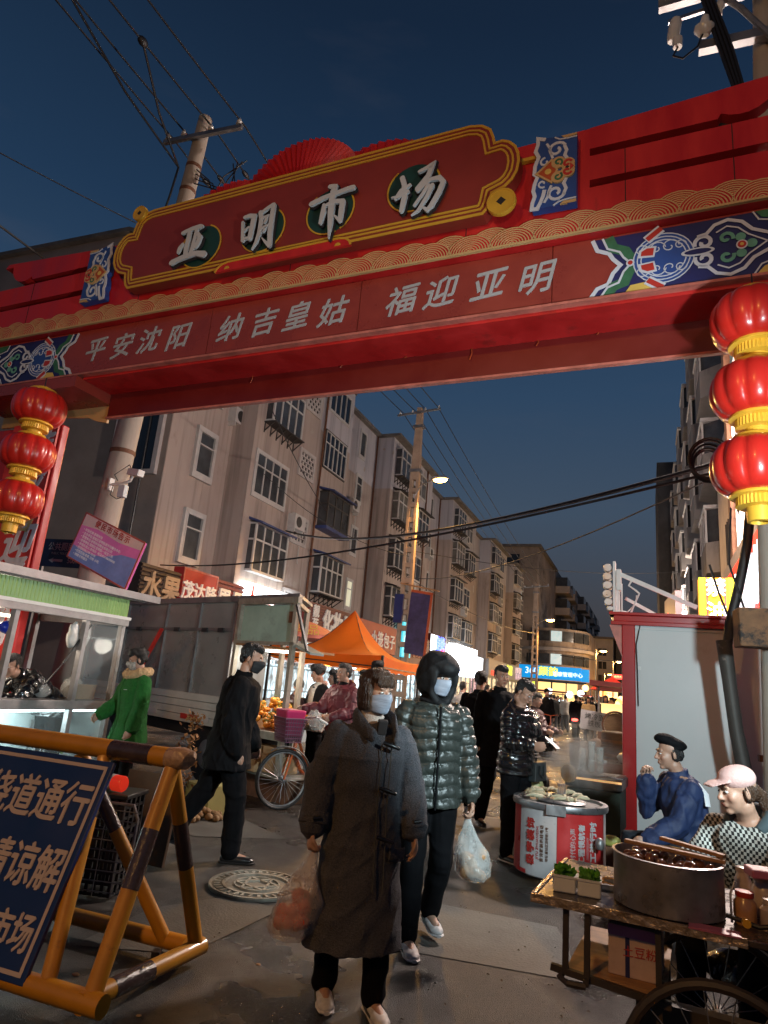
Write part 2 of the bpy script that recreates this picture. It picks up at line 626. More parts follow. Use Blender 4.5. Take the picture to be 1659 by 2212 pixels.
TITLE = [[[(-4.861,6.276,0.046),(-4.738,6.302,0.054),(-4.626,6.309,0.06),(-4.596,6.309,0.041)],[(-4.76,6.274,0.054),(-4.761,6.168,0.06),(-4.769,6.065,0.063),(-4.759,5.946,0.065)],[(-4.66,6.264,0.046),(-4.666,6.187,0.046),(-4.676,6.059,0.052),(-4.689,5.945,0.054)],[(-4.874,6.022,0.041),(-4.862,6.072,0.054),(-4.829,6.117,0.041)],[(-4.637,6.22,0.041),(-4.592,6.164,0.054),(-4.607,6.096,0.06),(-4.638,6.044,0.054)],[(-4.941,5.898,0.068),(-4.86,5.921,0.06),(-4.752,5.945,0.068),(-4.614,5.955,0.06),(-4.497,5.918,0.082)]],[[(-4.029,6.224,0.034),(-4.012,6.119,0.039),(-3.99,5.988,0.047)],[(-4.013,6.284,0.039),(-3.948,6.288,0.052),(-3.886,6.267,0.06),(-3.895,6.118,0.057),(-3.901,5.994,0.057)],[(-3.996,6.103,0.026),(-3.937,6.14,0.029)],[(-3.992,6.001,0.039),(-3.915,6.003,0.031)],[(-3.808,6.299,0.047),(-3.78,6.205,0.057),(-3.781,6.042,0.052),(-3.807,5.924,0.039),(-3.85,5.841,0.01)],[(-3.805,6.28,0.034),(-3.711,6.333,0.042),(-3.65,6.35,0.057)],[(-3.644,6.348,0.052),(-3.647,6.198,0.057),(-3.644,6.012,0.057),(-3.624,5.836,0.047)],[(-3.624,5.836,0.047),(-3.683,5.897,0.031),(-3.736,5.958,0.01)],[(-3.787,6.206,0.029),(-3.706,6.219,0.036),(-3.726,6.142,0.026)],[(-3.778,6.066,0.029),(-3.694,6.097,0.036),(-3.728,6.03,0.021)]],[[(-2.975,6.413,0.047),(-2.92,6.393,0.071),(-2.919,6.331,0.059)],[(-3.173,6.248,0.059),(-3.036,6.288,0.052),(-2.899,6.308,0.054),(-2.763,6.328,0.054),(-2.701,6.33,0.059)],[(-2.926,6.345,0.066),(-2.929,6.225,0.071),(-2.925,6.091,0.071),(-2.918,5.935,0.052),(-2.917,5.776,0.009)],[(-3.019,6.198,0.035),(-3.015,6.113,0.061),(-3.034,5.985,0.04)],[(-3.0,6.182,0.035),(-2.899,6.211,0.047),(-2.799,6.186,0.059)],[(-2.799,6.186,0.059),(-2.803,6.074,0.059),(-2.807,5.957,0.047)],[(-2.807,5.957,0.042),(-2.878,6.033,0.017)]],[[(-2.158,6.299,0.052),(-2.13,6.21,0.052),(-2.118,6.069,0.059),(-2.137,5.914,0.046)],[(-2.213,6.07,0.031),(-2.156,6.148,0.048),(-2.071,6.195,0.031)],[(-2.257,6.092,0.01),(-2.182,6.085,0.042),(-2.091,6.12,0.046)],[(-1.982,6.322,0.031),(-1.902,6.346,0.042),(-1.847,6.372,0.048),(-1.884,6.249,0.052),(-1.988,6.128,0.048)],[(-1.981,6.103,0.042),(-1.86,6.197,0.042),(-1.77,6.196,0.052),(-1.726,6.139,0.048),(-1.759,6.035,0.052),(-1.829,5.896,0.052),(-1.867,5.86,0.031)],[(-1.866,5.855,0.042),(-1.931,5.909,0.017)],[(-1.876,6.133,0.042),(-1.921,6.054,0.038),(-2.004,5.939,0.027)],[(-1.835,6.122,0.046),(-1.877,6.009,0.042),(-1.959,5.871,0.031),(-2.027,5.832,0.006)]]]
# header: back board, bands with dark slots between, rounded ends
h = MB().box(-7.9, .9, .10, .55, 5.46, 6.55)
h.build("header_board", "black_gap", gate)
h = MB()
for s in (1, -1):
 f = (lambda q: q) if s == 1 else mir
 x0 = -.42
 for a, b_, e in ((5.46, 5.93, 1.9), (6.01, 6.27, 1.6)):
  h.poly(f([(x0, a), (e, a), (e, b_), (x0, b_)]), FR(0), .12)
 h.poly(f([(x0, 6.35), (.62, 6.35)] + arc(.80, 6.62, .27, 235, 360, 8) + [(1.23, 6.62), (1.18, 6.68), (x0, 6.58)]), FR(0), .12)
 h.poly(f([(x0, 5.46), (x0, 6.575), (MC + .0, 6.50), (MC, 5.46)]), FR(0), .12)
h.build("header_panel", "red_paint", gate)
q = MB()
for x in (-7.55, -5.62, -3.5, -1.55, -.12, .72):
 q.box(x - .004, x + .004, -.0025, 0, 5.47, 5.93).box(x - .004, x + .004, -.0025, 0, 6.01, 6.27)
q.build("panel_seam", "black_gap", gate, each=False)
# name plaque
half = [(MC, 6.80), (-1.52, 6.80), (-1.40, 6.77), (-1.31, 6.70), (-1.275, 6.60), (-1.262, 6.53), (-1.19, 6.535), (-1.12, 6.50), (-1.06, 6.43), (-1.03, 6.35), (-1.02, 6.26),
  (-1.035, 6.15), (-1.08, 6.06), (-1.15, 5.995), (-1.262, 5.955), (-1.275, 5.87), (-1.30, 5.80), (-1.345, 5.745), (MC, 5.745)]
outline = half[:-1] + [(2 * MC - x, z) for x, z in reversed(half[1:-1])]
pl = MB().poly(outline, FR(-.16), .14).build("name_plaque", "plaque_red", gate)
fr_ = MB()
for d, w_ in ((.012, .026), (.062, .020), (.105, .020)):
 ring = inset(outline, d)
 fr_.ribbon(ring, w_, FR(-.166 - .003 * d * 10), .010, closed=True)
fr_.build("gold_border", "gold", pl)
cart = [(-4.36, 5.70), (-4.33, 5.75), (-4.27, 5.79), (-4.2, 5.805), (-2.84, 5.805), (-2.76, 5.79), (-2.71, 5.75), (-2.69, 5.70)]
MB().poly(cart, FR(-.178), .03).build("cartouche", "red_paint", pl)
MB().ribbon(cart, .022, FR(-.184), .01).poly(arc(-4.2, 5.72, .035, 0, 180, 6), FR(-.182), .01).poly(arc(-2.84, 5.72, .035, 0, 180, 6), FR(-.182), .01).build("cartouche_line", "gold", pl)
for i, (cx_, cz) in enumerate(((-4.63, 6.10), (-3.80, 6.13), (-2.98, 6.17), (-2.06, 6.22))):
 MB().poly(arc(cx_, cz, .27, 0, 345, 23, .265), FR(-.170), .01).build("green_disc", "deep_green", pl)
 ms = MB()
 if i == 0:
  ms.ribbon(arc(cx_, cz, .275, -40, 70, 10), .016, FR(-.176), .006).ribbon(arc(cx_, cz, .275, 120, 320, 16), .016, FR(-.176), .006)
 else:
  ms.ribbon(arc(cx_, cz, .275, -60, 55, 10), .016, FR(-.176), .006).ribbon(arc(cx_, cz, .275, 130, 290, 16), .016, FR(-.176), .006)
 ms.build("disc_ring", "gold", pl)
for ch in TITLE:
 mb = MB(); sh = MB()
 for k, st in enumerate(ch):
  pts = []; ws = []
  for a, b_ in zip(st[:-1], st[1:]):
   for t in (0, .25, .5, .75):
    pts.append((a[0] + (b_[0] - a[0]) * t, a[1] + (b_[1] - a[1]) * t)); ws.append(a[2] + (b_[2] - a[2]) * t)
  pts.append(st[-1][:2]); ws.append(st[-1][2])
  mb.ribbon(pts, ws, FR(-.245 - .0012 * k), .03)
  for q in (st[0], st[-1]):
   mb.poly(arc(q[0], q[1], q[2] / 2, 0, 330, 11), FR(-.2444 - .0012 * k), .02)
  sh.ribbon(pts, [w_ + .016 for w_ in ws], FR(-.222 - .0012 * k), .035)
  for q in (st[0], st[-1]):
   sh.poly(arc(q[0], q[1], q[2] / 2 + .008, 0, 330, 11), FR(-.2216 - .0012 * k), .03)
 c = mb.build("plaque_character", "letter_grey", pl)
 sh.build("character_edge", "black_gap", pl)
# pleated fans rising behind the plaque
for cx_, r_, n_ in ((MC, .80, 34), (-4.45, .86, 30), (-2.55, .86, 30)):
 mb = MB()
 ring_o, ring_i = [], []; fz = 6.52 if cx_ == MC else 6.17
 for k in range(2 * n_ + 1):
  a = math.radians(-8 + 196 * k / (2 * n_))
  y_ = .03 if k % 2 else -.012
  rr = r_ * (1 if k % 2 else .985)
  ring_o.append((cx_ + rr * math.cos(a), y_, fz + rr * math.sin(a)))
  ring_i.append((cx_ + .12 * math.cos(a), y_ * .4, fz + .12 * math.sin(a)))
 o_ = len(mb.v); mb.v += ring_o + ring_i; kk = len(ring_o)
 for k in range(kk - 1):
  mb.f.append((o_ + k, o_ + k + 1, o_ + kk + k + 1, o_ + kk + k))
 off_y = -.035 if cx_ == MC else -.02
 mb.v = [(x, y + off_y - .03, z) for x, y, z in mb.v]
 f_ = mb.build("pleated_fan", "red_paint", gate)
 sm = f_.modifiers.new("thick", 'SOLIDIFY'); sm.thickness = .006; sm.offset = 1
# coins
for cx_, cz, r_ in ((-5.66, 6.77, .10), (-1.17, 5.82, .135)):
 cm = MB().poly(arc(cx_, cz, r_, 0, 345, 23), FR(-.20), .05).build("coin", "gold", gate, bevel=.008)
 MB().poly([(cx_ - r_ * .33, cz), (cx_, cz - r_ * .33), (cx_ + r_ * .33, cz), (cx_, cz + r_ * .33)], FR(-.203), .01).build("coin_hole", "black_gap", cm)
 MB().ribbon(arc(cx_, cz, r_ * .93, 0, 345, 23), r_ * .1, FR(-.206), .01, closed=True).build("coin_rim", "gold", cm)
# thin gold rails beside the plaque
MB().box(-1.03, -.88, -.05, -.01, 6.335, 6.372).box(-6.12, -5.97, -.05, -.01, 6.335, 6.372).build("gold_rail", "gold", gate, each=True)


def motif(s):
 f = (lambda q: q) if s == 1 else mir
 body = [(-.52, 5.73), (-.52, 6.47), (-.66, 6.47), (-.80, 6.49), (-.87, 6.50), (-.87, 6.43), (-.89, 6.36), (-.86, 6.29), (-.89, 6.20), (-.895, 6.11), (-.865, 6.08), (-.89, 6.0), (-.90, 5.93), (-.885, 5.87), (-.905, 5.80), (-.91, 5.74)]
 r = MB().poly(f(body), FR(-.10), .09).build("painted_panel", "motif_blue", gate)
 w_ = MB()
 edge = [(-.80, 6.47)] + body[4:] + [(-.86, 5.735), (-.83, 5.80), (-.81, 5.86), (-.80, 5.92)]
 w_.ribbon(f(edge), .034, FR(-.106), .012)
 for q, ww in ((spiral(-.70, 6.33, .085, .02, 20, 420, 16), .026), (spiral(-.70, 5.87, .085, .02, -20, -420, 16), .026), (spiral(-.80, 6.22, .05, .012, 90, 400, 12), .018), (spiral(-.82, 5.99, .045, .012, -60, -380, 12), .016),
                  ([(-.63, 6.36), (-.61, 6.30), (-.625, 6.25), (-.60, 6.20)], .03), ([(-.63, 5.83), (-.61, 5.89), (-.63, 5.95), (-.61, 6.0)], .03),
                  ([(-.79, 6.42), (-.76, 6.36), (-.75, 6.30), (-.73, 6.24)], .022), ([(-.80, 5.78), (-.77, 5.84), (-.76, 5.90), (-.74, 5.95)], .022),
                  ([(-.72, 6.47), (-.67, 6.435), (-.60, 6.43), (-.52, 6.43)], .012), ([(-.72, 5.735), (-.67, 5.765), (-.60, 5.775), (-.52, 5.775)], .012)):
  w_.ribbon(f(q), ww, FR(-.107), .012)
 w_.build("white_scroll", "motif_white", r)
 MB().poly(f([(-.66, 6.468), (-.52, 6.468), (-.52, 6.445), (-.63, 6.44)]), FR(-.108), .02).poly(f([(-.66, 5.732), (-.52, 5.732), (-.52, 5.758), (-.63, 5.76)]), FR(-.108), .02).build("cream_corner", "cream_gold", r)
 MB().ribbon(f([(-.875, 6.10), (-.74, 6.22), (-.69, 6.10), (-.74, 5.98)]), .018, FR(-.116), .02, closed=True).build("diamond_line", "cream_gold", r)
 MB().poly(f([(-.86, 6.10), (-.74, 6.205), (-.70, 6.10), (-.74, 5.995)]), FR(-.113), .02).build("diamond", "motif_orange", r)
 MB().poly(f(arc(-.77, 6.10, .03, 0, 330, 11)), FR(-.116), .02).build("bean", "motif_yellow", r)
 c = MB(); c2 = MB(); c3 = MB(); c4 = MB()
 for cx_, cz, s_ in ((-.68, 6.175, 1), (-.68, 6.02, -1)):
  c.poly(f(arc(cx_, cz, .062, 0, 345, 16)), FR(-.118), .02)
  c2.ribbon(f(spiral(cx_, cz, .04, .012, -60 * s_, 300 * s_, 12)), .018, FR(-.121), .006)
 c.poly(f(arc(-.595, 6.14, .062, 0, 345, 16)), FR(-.1186), .02).poly(f(arc(-.595, 6.06, .062, 0, 345, 16)), FR(-.1192), .02).poly(f([(-.60, 6.20), (-.53, 6.10), (-.60, 6.0)]), FR(-.1198), .02)
 c3.ribbon(f(spiral(-.60, 6.14, .042, .01, 20, 340, 12)), .022, FR(-.1225), .006).ribbon(f(spiral(-.60, 6.06, .042, .01, -20, -340, 12)), .022, FR(-.1225), .006).poly(f([(-.575, 6.14), (-.54, 6.10), (-.575, 6.06)]), FR(-.1226), .006)
 c4.poly(f([(-.60, 6.115), (-.58, 6.10), (-.60, 6.085), (-.62, 6.10)]), FR(-.1235), .006)
 c.build("cloud_base", "cream_gold", r); c2.build("green_curl", "motif_green", r); c3.build("red_curl", "motif_red", r); c4.build("cloud_eye", "motif_black", r)


motif(1); motif(-1)
# wave scallops along the foot of the header
base = MB(); rings_ = MB()
xs = MC - 5.6
k = 0
P_ = .40
while xs < 2.0:
 for row, (dz, rr, yy) in enumerate(((.055, .205, -.012), (0., .215, -.022))):
  cx_ = xs + (P_ / 2 if row == 0 else 0)
  base.poly(arc(cx_, 5.475 + dz, rr, 0, 180, 14, rr * .80), FR(yy), .012)
  for j in range(8):
   r_ = rr * (1 - j * .125) - .004
   rings_.ribbon(arc(cx_, 5.478 + dz, r_, 2, 178, 12, r_ * .80), .0105, FR(yy - .004), .004)
 xs += P_
base.build("wave_band", "red_paint", gate)
rings_.build("wave_lines", "cream_gold", gate)
MB().box(-9, 2.0, -.030, .05, 5.462, 5.482).build("wave_foot", "cream_gold", gate)
# slogan strip, set back under the header
tp = MB().box(-8.6, 2.0, .10, .5, 4.845, 5.45).build("slogan_panel", "plaque_red", gate)
mat("plaque_red2", (.23, .032, .022), .32, var=.15, vscale=2, rvar=.1)
for a, b_ in ((-8.6, -4.535), (-4.525, -2.665), (-2.655, -.75), (-.74, 2.0)):
 MB().box(a, b_, .085, .101, 4.85, 5.45).build("slogan_board", "plaque_red2", tp)
mat("slogan_grey", (.34, .33, .34), .5, var=.08)
words = "平安沈阳纳吉皇姑福迎亚明"
for ch, x in zip(words, (-6.27, -5.84, -5.43, -4.99, -4.26, -3.82, -3.41, -2.98, -2.22, -1.82, -1.35, -.91)):
 text("slogan_character", ch, .335, "slogan_grey", ((x, .083, 5.135 + .01 * math.sin(x * 9)), (1, 0, .10), (0.0, 0, 1)), tp, .004, .004, .22)
MB().box(-8.6, 2.0, .045, .12, 4.822, 4.846).build("panel_flange", "edge_pink", gate)  # flange with its pinkish highlight put into the colour


def paint(s):
 f = (lambda q: q) if s == 1 else mir
 y0 = .080
 L_ = {}

 def add(m, fn, lvl):
  key = (m, lvl)
  L_.setdefault(key, MB())
  fn(L_[key], FR(y0 - .0025 * lvl))
 z0, z1 = 4.85, 5.43
 zc = 5.14
 zig = [(-.42, z0), (-.36, z0 + .09), (-.27, z0 + .12), (-.23, zc - .07), (-.17, zc), (-.23, zc + .07), (-.26, z1 - .16), (-.36, z1 - .11), (-.40, z1)]
 body = zig + [(2.0, z1), (2.0, z0)]
 add("motif_navy", lambda m, F: m.poly(f(body), F, .004), 0)
 add("motif_white", lambda m, F: m.ribbon(f(zig), .035, F, .004), 1)
 z2 = [(x + .085, z) for x, z in zig]
 add("motif_green", lambda m, F: m.ribbon(f([(x + .045, z) for x, z in z2]), .09, F, .004), 1)
 add("motif_white", lambda m, F: m.ribbon(f(z2), .018, F, .004), 2)
 # blue knot roundel
 add("motif_blue", lambda m, F: m.poly(f(arc(.17, zc, .235, 0, 350, 30)), F, .004), 2)
 for r_ in (.235, .205, .175):
  add("motif_white", lambda m, F, r_=r_: m.ribbon(f(arc(.17, zc, r_, 0, 360, 30)), .009, F, .004), 3)
 for sz in (1, -1):
  for cx_, r_ in ((.12, .07), (.22, .075), (.30, .05), (.0, .06)):
   add("motif_white", lambda m, F, cx_=cx_, r_=r_, sz=sz: m.ribbon(f(spiral(cx_, zc + sz * .10, r_, .012, 0, 400, 14, 1, sz)), .008, F, .004), 4)
  add("motif_white", lambda m, F, sz=sz: m.poly(f([(-.03, zc + sz * .03), (.10, zc + sz * .02), (.12, zc + sz * .12), (.04, zc + sz * .13), (-.02, zc + sz * .10)]), F, .004), 5)
  add("motif_red", lambda m, F, sz=sz: m.poly(f([(-.005, zc + sz * .045), (.09, zc + sz * .035), (.10, zc + sz * .105), (.045, zc + sz * .11), (.0, zc + sz * .085)]), F, .004), 6)
  add("motif_white", lambda m, F, sz=sz: m.ribbon(f([(.04, zc + sz * .19), (.16, zc + sz * .285)]), .085, F, .004), 5)
  add("motif_red", lambda m, F, sz=sz: m.ribbon(f([(.045, zc + sz * .195), (.16, zc + sz * .285)]), .045, F, .004), 6)
  # cloud head scrolls
  add("motif_white", lambda m, F, sz=sz: m.ribbon(f(spiral(.48, zc + sz * .075, .075, .02, 200, -200, 18, 1, sz)), .030, F, .004), 5)
  add("motif_white", lambda m, F, sz=sz: m.ribbon(f([(.43, zc + sz * .14), (.50, zc + sz * .155), (.56, zc + sz * .225), (.66, zc + sz * .255), (.76, zc + sz * .215), (.83, zc + sz * .13), (.95, zc + sz * .07), (1.02, zc)]), .028, F, .004), 5)
  add("motif_white", lambda m, F, sz=sz: m.ribbon(f([(.57, zc + sz * .15), (.65, zc + sz * .195), (.73, zc + sz * .165), (.80, zc + sz * .09), (.93, zc)]), .012, F, .004), 5)
  add("motif_jade", lambda m, F, sz=sz: m.ribbon(f(spiral(.64, zc + sz * .085, .055, .015, -20, 330, 14, 1, sz)), .028, F, .004), 5)
  add("motif_jade", lambda m, F, sz=sz: m.poly(f(arc(.745, zc + sz * .075, .038, 0, 330, 11)), F, .004), 5)
  add("motif_white", lambda m, F, sz=sz: m.ribbon(f([(1.10, zc + sz * .02), (1.0, zc + sz * .06), (1.0, zc + sz * .15), (1.10, zc + sz * .16)]), .016, F, .004), 4)
 add("motif_yellow", lambda m, F: m.poly(f([(-.14, z0 + .002), (-.09, z0 + .075), (.02, z0 + .085), (.10, z0 + .002)]), F, .004), 3)
 add("motif_yellow", lambda m, F: m.poly(f([(.84, z0 + .002), (.90, z0 + .07), (1.0, z0 + .11), (1.1, z0 + .11), (1.1, z0 + .002)]), F, .004), 3)
 add("motif_green", lambda m, F: m.poly(f([(.86, z1), (.90, z1 - .06), (1.0, z1 - .09), (1.1, z1 - .09), (1.1, z1)]), F, .004), 3)
 add("motif_white", lambda m, F: m.ribbon(f([(.82, z0), (.88, z0 + .09), (1.0, z0 + .13), (1.1, z0 + .13)]), .012, F, .004), 4)
 add("motif_white", lambda m, F: m.ribbon(f([(.84, z1), (.88, z1 - .08), (1.0, z1 - .11), (1.1, z1 - .11)]), .012, F, .004), 4)
 add("motif_white", lambda m, F: m.poly(f(arc(.39 + .04, zc, .125, 0, 350, 24, .038)), F, .004), 6)
 add("motif_navy", lambda m, F: m.poly(f(arc(.39 + .04, zc, .10, 0, 350, 24, .024)), F, .004), 7)
 add("motif_jade", lambda m, F: m.poly(f(arc(.82, zc, .04, 0, 330, 11)), F, .004), 6)
 add("motif_white", lambda m, F: m.poly(f(arc(.75, zc, .042, 0, 345, 16)), F, .004), 7)
 add("motif_red", lambda m, F: m.poly(f(arc(.75, zc, .031, 0, 345, 16)), F, .004), 8)
 add("motif_yellow", lambda m, F: m.poly(f(arc(.75, zc, .014, 0, 345, 16)), F, .004), 9)
 add("motif_white", lambda m, F: m.poly(f(arc(-.09, zc, .034, 0, 345, 16)), F, .004), 5)
 add("motif_red", lambda m, F: m.poly(f(arc(-.09, zc, .02, 0, 345, 16)), F, .004), 6)
 add("motif_white", lambda m, F: m.poly(f([(1.10, z0), (1.15, z0), (1.15, z1), (1.10, z1)]), F, .004), 5)
 add("motif_blue", lambda m, F: m.poly(f([(1.15, z0), (1.27, z0), (1.27, z1), (1.15, z1)]), F, .004), 5)
 add("motif_white", lambda m, F: m.poly(f([(1.27, z0), (1.30, z0), (1.30, z1), (1.27, z1)]), F, .004), 5)
 names = {"motif_navy": "painted_ground", "motif_white": "white_outline", "motif_green": "green_band", "motif_blue": "blue_roundel", "motif_red": "red_petal", "motif_jade": "jade_leaf", "motif_yellow": "yellow_cloud"}
 root = None
 for (m, lvl), mb in L_.items():
  o = mb.build(names[m], m, root or tp, each=names[m] in ("red_petal", "jade_leaf", "yellow_cloud"))
  if root is None:
   root = o
   tp2 = o
 return


paint(1); paint(-1)
# soffit and the rear beam
MB().box(-6.4, 2.0, .12, .56, 4.79, 4.83).build("soffit", "red_paint", gate)
MB().box(-6.38, 2.3, .56, .64, 4.475, 5.40).build("rear_beam", "shaded_red", gate)
MB().box(-6.39, 2.3, .545, .60, 4.455, 4.478).build("beam_highlight", "edge_pink", gate)  # pale pink strip paints a highlight along the beam's lower edge
MB().box(-8.4, -6.40, .02, .62, 4.66, 4.80).build("column_bracket", "plaque_red2", gate)
MB().poly([(-8.4, 4.655), (-6.41, 4.655), (-6.41, 4.42), (-6.6, 4.46), (-6.75, 4.52), (-7.2, 4.56), (-7.6, 4.50), (-8.4, 4.50)], FR(.60), .03).build("bracket_panel", "cream_gold", gate)
for s, x0, x1 in ((1, 1.5, 2.6), (-1, -8.9, -7.22)):
 MB().box(x0, x1, .62, .74 if s < 0 else 1.2, 0, 4.48).build("column", "red_paint", gate, bevel=.02)
 MB().box(x0 - .03, x1 + .03, .60, .78 if s < 0 else 1.3, 0, .35).build("column_base", "concrete_lightpool", gate, bevel=.02)
# wires dangling from the beam edge
mb = MB()
for x, L_ in ((-4.2, .10), (-3.05, .05), (-1.6, .14), (-.95, .08), (-5.2, .03), (-.4, .04), (-2.3, .03)):
 mb.tube([(x, .54, 4.80), (x + .008, .535, 4.80 - L_ * .5), (x - .01, .53, 4.80 - L_)], .004, 5)
mb.build("loose_wire", "motif_orange", gate, each=True)

# couplet banner on the far column
bn = thing("couplet_banner", "red vertical banner with white brush writing on the gate column beside the lanterns", "banner", (0, 5.16, 0), -GA)
mat("banner_red", (.55, .035, .025), .5, var=.15, vscale=1.5, bump=.1, bscale=5)
mat("banner_white", (.62, .55, .58), .5, var=.1)
mat("banner_gold", (.62, .42, .18), .5, var=.1)
MB().box(-8.1, -7.24, .575, .60, 1.0, 4.50).build("cloth", "banner_red", bn)
for k, (ch, z) in enumerate((("满", 4.06), ("载", 3.60), ("福", 3.2), ("迎", 2.80), ("嗷", 2.42), ("嗷", 2.05), ("叫", 1.72))):
 text("banner_character", ch, .40 if k > 3 else .56, "banner_gold" if k in (2,) else "banner_white", ((-7.60 + (.0 if k < 3 else .06), .573, z), (1, 0, .06), (0, 0, 1)), bn, .004, .016, .2)


# lanterns
def lantern(label, loc, group):
 t = thing("red_lantern", label, "lantern", loc, random.uniform(0, 1), group)
 R_, Hh = .305, .20
 prof = [(.10, -Hh)]
 for i in range(1, 18):
  a = -PI / 2 + PI * i / 18
  prof.append((.10 + (R_ - .10) * math.cos(a) ** .62, Hh * math.sin(a)))
 prof.append((.10, Hh))
 MB().lathe([(a, b_, 1) for a, b_ in prof], n=96, lobes=12, amp=.075).build("lantern_body", "lantern_red", t, smooth=True, sharp=80)
 MB().lathe([(.16, Hh - .02), (.17, Hh + .0), (.15, Hh + .03), (.09, Hh + .04), (.085, Hh + .06)], n=32).build("top_collar", "lantern_gold", t, smooth=True)
 b_ = MB().lathe([(.17, -Hh + .02), (.185, -Hh), (.185, -Hh - .015), (.15, -Hh - .02)], n=36)
 b_.lathe([(.145, -Hh - .018), (.148, -Hh - .085), (.12, -Hh - .09)], n=72, lobes=36, amp=.05)
 b_.lathe([(.085, -Hh - .085), (.082, -Hh - .19), (.06, -Hh - .195), (.055, -Hh - .13)], n=28)
 b_.build("bottom_collar", "lantern_gold", t, smooth=True)
 MB().tube([(0, 0, Hh + .04), (0, 0, Hh + .20)], .006, 6).build("hook", "black_plastic", t)
 return t


mat("lantern_red", (.46, .016, .010), .30, var=.05, coat=.25)
mat("lantern_gold", (.70, .38, .035), .38, var=.08, metal=.1)
for x, y, zs, nm in ((.775, 5.0, (4.33, 3.76, 3.18), "hanging above the booth and rusty box"), (-6.75, 5.3, (4.345, 3.775, 3.205), "hanging beside the red couplet banner")):
 for k, z in enumerate(zs):
  lantern("%s red lantern of the string %s" % (("topmost", "middle", "lowest")[k], nm), (x - .02 * k, y, z), "red lanterns hanging from the gate")

# ================================================================== apartment block along the street
K = 1.4


def plaster():
 m = mat("plaster_tan", (.42, .35, .315), .85, var=.12, vscale=.5, bump=.12, bscale=14, dirt=(.27, .215, .185), dscale=.55, dthr=.56, stretch=(1, 1, .5))
 n = m.node_tree.nodes; L = m.node_tree.links
 b = n["Principled BSDF"]
 src = b.inputs["Base Color"].links[0].from_socket
 tcn = next(x for x in n if x.type == 'TEX_COORD')
 sp = n.new("ShaderNodeSeparateXYZ"); L.new(tcn.outputs["Object"], sp.inputs[0])
 nz_ = n.new("ShaderNodeTexNoise"); nz_.inputs["Scale"].default_value = 2.5; nz_.inputs["Detail"].default_value = 8
 L.new(tcn.outputs["Object"], nz_.inputs[0])
 # upper storeys limewashed white
 def rng(sock, a, b_, lo, hi):
  r = n.new("ShaderNodeMapRange"); r.inputs[1].default_value = a; r.inputs[2].default_value = b_
  r.inputs[3].default_value = lo; r.inputs[4].default_value = hi
  L.new(sock, r.inputs[0]); return r.outputs[0]
 hz = rng(sp.outputs["Z"], 11.55, 11.62, 0, 1)
 hy = rng(sp.outputs["Y"], 22.9, 22.98, 0, 1)
 mu = n.new("ShaderNodeMath"); mu.operation = 'MULTIPLY'; L.new(hz, mu.inputs[0]); L.new(hy, mu.inputs[1])
 mm = n.new("ShaderNodeMixRGB"); L.new(mu.outputs[0], mm.inputs[0]); L.new(src, mm.inputs[1]); mm.inputs[2].default_value = (.47, .46, .50, 1)
 # peeling patches low on the wall and along edges
 lo = rng(sp.outputs["Z"], 4.2, 6.0, .50, .70)
 sub = n.new("ShaderNodeMath"); sub.operation = 'GREATER_THAN'; L.new(nz_.outputs[0], sub.inputs[0]); L.new(lo, sub.inputs[1])
 m2 = n.new("ShaderNodeMixRGB"); L.new(sub.outputs[0], m2.inputs[0]); L.new(mm.outputs[0], m2.inputs[1]); m2.inputs[2].default_value = (.42, .37, .33, 1)
 # rain streaks
 st = n.new("ShaderNodeMapping"); st.inputs["Scale"].default_value = (3, 3, .12); L.new(tcn.outputs["Object"], st.inputs[0])
 n3 = n.new("ShaderNodeTexNoise"); n3.inputs["Scale"].default_value = 1.6; n3.inputs["Detail"].default_value = 5; L.new(st.outputs[0], n3.inputs[0])
 k3 = rng(n3.outputs[0], .5, .72, 1, .62)
 sc = n.new("ShaderNodeVectorMath"); sc.operation = 'SCALE'; L.new(m2.outputs[0], sc.inputs[0]); L.new(k3, sc.inputs["Scale"])
 L.new(sc.outputs[0], b.inputs["Base Color"])


plaster()
mat("plaster_unlit", (.30, .25, .22), .9, var=.18, vscale=.7, bump=.12, bscale=14, dirt=(.24, .21, .19), dscale=.8, dthr=.62)  # tan plaster darkened for the gable, its lack of light in the colour
mat("plaster_white", (.47, .44, .43), .85, var=.14, vscale=3)
mat("roof_grey", (.15, .14, .13), .9, var=.3, vscale=2)
mat("blue_tin", (.035, .055, .17), .5, var=.25, vscale=3)
mat("rack_dark", (.03, .028, .028), .6)
mat("grille_dark", (.035, .030, .026), .6, var=.3, vscale=3)
mat("pane_dim", (.055, .060, .066), .15, var=.45, vscale=1.3, spec=.6)
mat("curtain_pane", (.16, .155, .14), .25, var=.4, vscale=2.2)
mat("pane_lit", (.5, .5, .4), .4, var=.3, vscale=2, emit=.55, ecol=(.9, .85, .6))
mat("pane_cyan", (.5, .6, .6), .4, var=.4, vscale=1.6, emit=.55, ecol=(.55, .8, .85))

